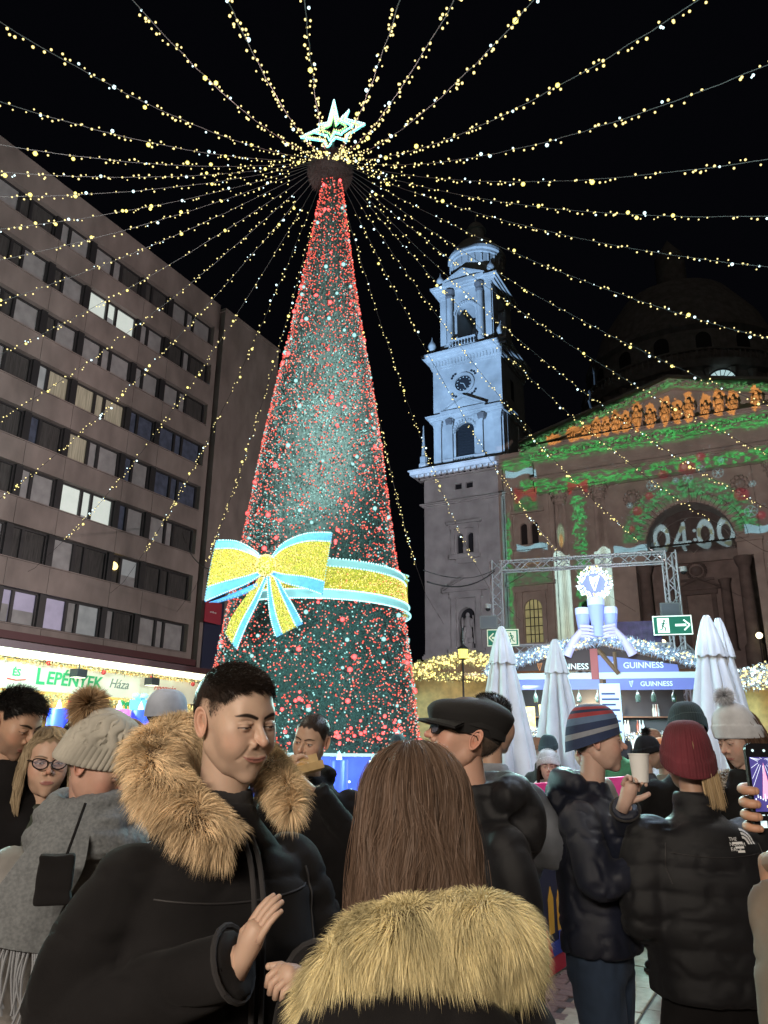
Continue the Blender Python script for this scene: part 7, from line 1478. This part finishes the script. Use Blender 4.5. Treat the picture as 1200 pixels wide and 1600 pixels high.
# the hand grips the phone: fingers round its left edge, thumb across the front
Minv = N_.t.matrix_basis.inverted() if False else (Matrix.Translation(N_.t.location) @ Matrix.Rotation(R(175), 4, 'Z')).inverted(); PH = Vector((.728, 1.515, 1.592)); L2 = lambda p: tuple(Minv @ (PH+Vector(p)))
mb = MB(); wl = wv+wd*.06; mb.tube([tuple(wl), L2((.075, .03, -.12)), L2((.055, .032, -.06)), L2((.03, .030, .0))], [.03, .034, .036, .026], 14)
for i, (z, r_) in enumerate(((.005, .0088), (-.018, .009), (-.040, .0088), (-.060, .0078))): mb.tube(bez([L2((.03, .028, z+.0)), L2((-.02, .026, z-.003)), L2((-.046, .014, z-.006)), L2((-.047, -.008, z-.008)), L2((-.034, -.014, z-.009))], 4), [r_*1.1]*4+[r_*1.05]*4+[r_]*4+[r_*.9]*4+[r_*.8], 10); mb.sphere(L2((-.033, -.014, z-.009)), r_*.82, 8, 6)
mb.tube(bez([L2((.06, .02, -.075)), L2((.055, -.006, -.06)), L2((.038, -.017, -.052)), L2((.014, -.019, -.048))], 5), [.015]*5+[.013]*5+[.0115]*5+[.009], 10); mb.sphere(L2((.014, -.019, -.048)), .0092, 8, 6); N_.skin(mb); N_.legs(M_char, M_shoe); N_.finish()
ph = thing('mobile_phone', 'black mobile phone held up at the right frame edge, photographing the tree', 'phone', tuple(PH), R(3)); mb = MB()
def rrect(w, h, r, n=6): return [(sx*(w/2-r)+r*math.cos(a), sz*(h/2-r)+r*math.sin(a)) for sx, sz, a0 in ((1, -1, -PI/2), (1, 1, 0), (-1, 1, PI/2), (-1, -1, PI)) for a in [a0+PI/2*i/n for i in range(n+1)]]
mb.prism(rrect(.078, .162, .011), -.004, .005); mb.build('case', mat('phone_black', (.01, .01, .012), rough=.25), ph, smooth=False)
def emat(n, c, s): return mat(n, c, emit=s, ecol=c, rough=.3)
mb = MB(); mb.box(-.034, .034, -.0048, -.0042, -.040, .056); scr = mb.build('screen', emat('screen_dark', (.06, .05, .22), .8), ph)
mb = MB(); mb.prism([(-.018, -.018), (.0, -.018), (-.009, .046)], -.0054, -.005); mb.build('tree_on_screen', emat('screen_pink', (.9, .35, .55), .9), scr); mb = MB(); mb.prism([(.010, -.018), (.020, -.018), (.018, .03), (.015, .04), (.012, .03)], -.0054, -.005); mb.build('tower_on_screen', emat('screen_cyan', (.15, .7, .9), .9), scr)
mb = MB(); 
for k in range(15): a = R(k*24); mb.tube([(-.009+.01*math.cos(a), -.0051, .047+.006*math.sin(a)), (max(-.033, min(.033, -.009+.05*math.cos(a))), -.0051, max(-.038, min(.055, .047+.05*math.sin(a))))], .0004, 3)
for k in range(14): mb.box(-.032+k*.0045, -.030+k*.0045, -.0054, -.005, -.022+.006*(k*7 % 4)/3, -.017+.008*(k*5 % 3)/2)
mb.build('light_marks', emat('screen_white', (.8, .9, 1), 1.0), scr); mb = MB(); mb.box(-.012, .014, -.0054, -.005, -.033, -.029); mb.build('zoom_pill', emat('screen_yellow', (1, .8, .3), 1), scr)
mb = MB(); mb.prism([(.009*math.cos(2*PI*k/20), -.062+.009*math.sin(2*PI*k/20)) for k in range(20)], -.0052, -.0046); mb.build('shutter_button', emat('shutter_cyan', (.3, .8, 1), 1), ph)
mb = MB(); mb.box(-.028, -.016, -.0052, -.0046, -.068, -.056); mb.box(-.012, .016, -.0052, -.0046, -.078, -.0755)
for k in range(4): mb.box(-.027+k*.014, -.018+k*.014, -.0052, -.0046, -.047, -.0452)
for x in (-.026, -.004): mb.prism([(x+.0025*math.cos(2*PI*k/10), .068+.0025*math.sin(2*PI*k/10)) for k in range(10)], -.0052, -.0046)
mb.build('buttons', emat('screen_grey', (.6, .8, .85), .8), ph)
def lay_on(p, pts, name, m, r=.0035, back=False):
    """a stitched seam or flap edge following the cloth"""
    co = [c for c in p.t.children if c.name.startswith('coat')][0]; out = []; d = -1 if back else 1; bpy.context.view_layer.update()
    for x, z in pts:
        ok, loc, nrm, _ = co.ray_cast(Vector((x, -.7*d, p.hz+z)), Vector((0, d, 0)))
        if ok: out.append(tuple(loc+Vector((0, -.0015*d, 0))))
    if len(out) > 2: mb = MB(); mb.tube(out, r, 6); mb.build(name, m, p.t, smooth=True)
M_seam = mat('seam_thread', (.018, .016, .017), rough=.6)
for p, bk, rows_ in ((A, False, (-.42, -.44)), (J_, True, ()), (C_, True, ())):
    for sd in ((1,) if p is A else (-1, 1)): lay_on(p, [(sd*(.165+.012*math.sin(k/14*PI)), -.285-.13*k/14) for k in range(15)], 'seam', M_seam, .0024, bk)
    lay_on(p, [(-.16+.32*k/20, -.315-.012*math.sin(k/20*PI)) for k in range(21)], 'seam', M_seam, .0020, bk)
for sd in (-1, 1): lay_on(A, [(sd*(.06+.10*k/8), -.70-.02*k/8) for k in range(9)], 'pocket_edge', M_seam, .005)
for p in (A, I_):
    for wv, wd in p.wr:
        a = wd.orthogonal().normalized(); b = wd.cross(a); mb = MB(); mb.tube([tuple(wv-wd*.012+(a*math.cos(2*PI*k/20)+b*math.sin(2*PI*k/20))*.0535*(1.06 if p is A else 1)) for k in range(21)], .005, 6); mb.build('cuff', M_char, p.t, smooth=True)
# --- girl in white fur hat, others
O_ = Person('girl in fluffy white hat and white coat behind the pink barrier', (1.53, 7.35, 1.535), body=-12, head=-10, k=dict(skin=(.60, .44, .38), fem=1, scalp=(.04, .03, .02), lips=(.45, .15, .15)), res=(80, 64)); O_.hat(M_white, top=.15, brim=(.035, -.05), fold=.055, r=(.100, .118)); O_.coat(M_white, b=1.1, hem=-1.0, vox=.02, hood=1.2); O_.legs(M_char, M_shoe); longhair(O_, 1500, (.03, .02, .015), -.16, .2, 9, open_face=.36, w=.004); O_.finish()
g_ = np.random.default_rng(7); n = 2600; d = g_.normal(0, 1, (n, 3)); d /= np.linalg.norm(d, axis=1)[:, None]; d = d[d[:, 2] > -.1]; n = len(d); strands('hat_fur', O_.w(d*np.array((.098, .115, .11))+np.array((0, .012, .045))), d@O_.R3.T, .02, .004, M_fur, O_.t, col=np.array((.7, .72, .75))*g_.uniform(.7, 1.2, (n, 1)))
Q_ = Person('man with pale blue cap behind the fur hood, turned away', (-1.02, 3.75, 1.80), body=160, head=150, k=dict(skin=(.45, .3, .22), scalp=(.03, .02, .02)), res=(60, 48)); Q_.hat(cloth('pale_blue_cap', (.42, .46, .55)), top=.128, brim=(.03, .0), fold=0, amp=0, r=(.089, .108), name='cap'); Q_.coat(M_black, b=1.15, hem=-1.0, vox=.02, hood=1.4); Q_.legs(M_char, M_shoe); Q_.finish()
R_ = Person('blond woman seen from behind between beige hat and fur hood', (-1.12, 3.5, 1.655), body=170, head=165, k=dict(skin=(.45, .3, .22), fem=1, scalp=(.3, .22, .15)), res=(60, 48)); longhair(R_, 2600, (.40, .30, .22), -.2, .2, 10, w=.0032); R_.coat(M_char, b=1.1, hem=-1.0, vox=.02); R_.legs(M_char, M_shoe); R_.finish()
crowd = [ # x, y, head z, facing, hat, coat, label, raised floor
 (1.72, 8.2, 1.70, 160, 'teal', 'char', 'person in dark teal beanie seen from behind right of the pink folded parasol', 0), (5.10, 19.3, 2.33, 5, None, 'violet', 'bartender with short hair and violet sleeves behind the beer stall counter', .55), (5.75, 19.4, 2.36, -40, 'black', 'black', 'bartender in black cap and black jacket at the beer stall shelves', .55),
 (3.10, 9.1, 1.80, 80, 'rust', 'white', 'woman in rust brown hat and white scarf before the beer stall', 0), (2.27, 6.8, 1.67, 100, 'blackpom', 'char', 'person in black bobble hat with fur hood behind the paper cup', 0), (2.52, 7.2, 1.66, -60, 'orange', 'brown', 'child in orange hat beside the black bobble hat', 0),
 (4.62, 9.7, 1.86, -60, 'teal', 'black', 'man in dark beanie near the right frame edge under the yellow stall', 0), (3.02, 10.3, 1.82, 170, 'green', 'green', 'person in yellow green hat behind the striped hat man', 0), (-3.55, 9.1, 1.84, 180, None, 'char', 'dark haired person standing before the yellow stall', 0), (1.35, 9.9, 1.74, 200, None, 'brown', 'person with brown hair between the two left folded parasols', 0),
 (2.15, 12.4, 1.80, 20, 'white', 'white', 'person in white hat far back left of the pink parasol', 0), (1.02, 7.6, 1.66, 150, 'teal', 'char', 'person in black hood left of the pink tinged parasol', 0), (3.9, 11.2, 1.78, 150, None, 'red', 'person in red jacket before the beer stall counter', 0), (4.6, 12.4, 1.76, 190, 'orange', 'black', 'person in orange beanie queueing at the beer stall', 0),
 (5.4, 11.8, 1.8, 10, None, 'char', 'person with brown hair facing us between stall and right parasols', 0), (6.3, 12.6, 1.8, 30, 'white', 'black', 'person in white beanie in front of the far right stall', 0), (2.0, 7.9, 1.66, 190, None, 'brown', 'brown haired person in fur collar right of the pink tinged parasol', 0), (4.9, 10.6, 1.74, 160, 'teal', 'red', 'person in teal beanie and red coat behind the right parasols', 0),
 (-2.9, 8.6, 1.74, 150, 'teal', 'black', 'person in dark beanie between the blue candle and the beige hat', 0), (-2.2, 8.9, 1.72, 120, None, 'char', 'person with dark hair right of the blue candle pair', 0), (2.9, 7.6, 1.6, 200, 'white', 'char', 'person in white cap bending behind the striped hat man', 0), (3.5, 13.5, 1.78, 90, 'rust', 'brown', 'person in rust hat far back below the harp sign', 0), (1.9, 9.6, 1.70, 60, 'rust', 'black', 'person in rust hat between the left folded parasols', 0), (.2, 9.5, 1.72, 160, 'teal', 'black', 'person in dark beanie left of the folded parasols', 0)]
hats = {'teal': M_teal, 'black': M_black, 'rust': cloth('rust_knit', (.22, .08, .04)), 'blackpom': M_black, 'orange': cloth('orange_knit', (.55, .20, .08)), 'green': cloth('lime_knit', (.35, .42, .10)), 'white': M_white}
coats = {'char': M_char, 'violet': cloth('violet_cloth', (.30, .18, .36)), 'black': M_black, 'white': M_white, 'brown': M_brown, 'green': cloth('green_cloth', (.04, .12, .05)), 'red': cloth('red_cloth', (.28, .03, .05))}
for i, (x, y, z, f, ht, ct, lb, bs) in enumerate(crowd):
    p = Person(lb, (x, y, z), body=f, head=f+random.uniform(-15, 15), pitch=random.uniform(0, 12), k=dict(skin=(.52, .36, .28), scalp=(.05, .035, .025), open=.004), res=(44, 34), base=bs, ears=ht is None)
    if ht: p.hat(hats[ht], top=.14, brim=(.035, -.045), fold=.05, nu=60, ribs=20, amp=.02, r=(.094, .112), pom=dict(col=(.03, .03, .03), r=.05, n=500, c=(0, .02, .17)) if ht == 'blackpom' else None)
    else: p.hair((.05, .035, .025), 1300, w=.004, dirf=lambda P, N, g: (N+np.array((0, .1, -.1)), np.full(len(P), .02)))
    p.coat(coats[ct], b=1.1, hem=-1.0, vox=.03, hood=1.2 if i % 3 == 0 else 0, seed=40+i); p.legs(M_char, M_shoe, vox=.035); p.finish()
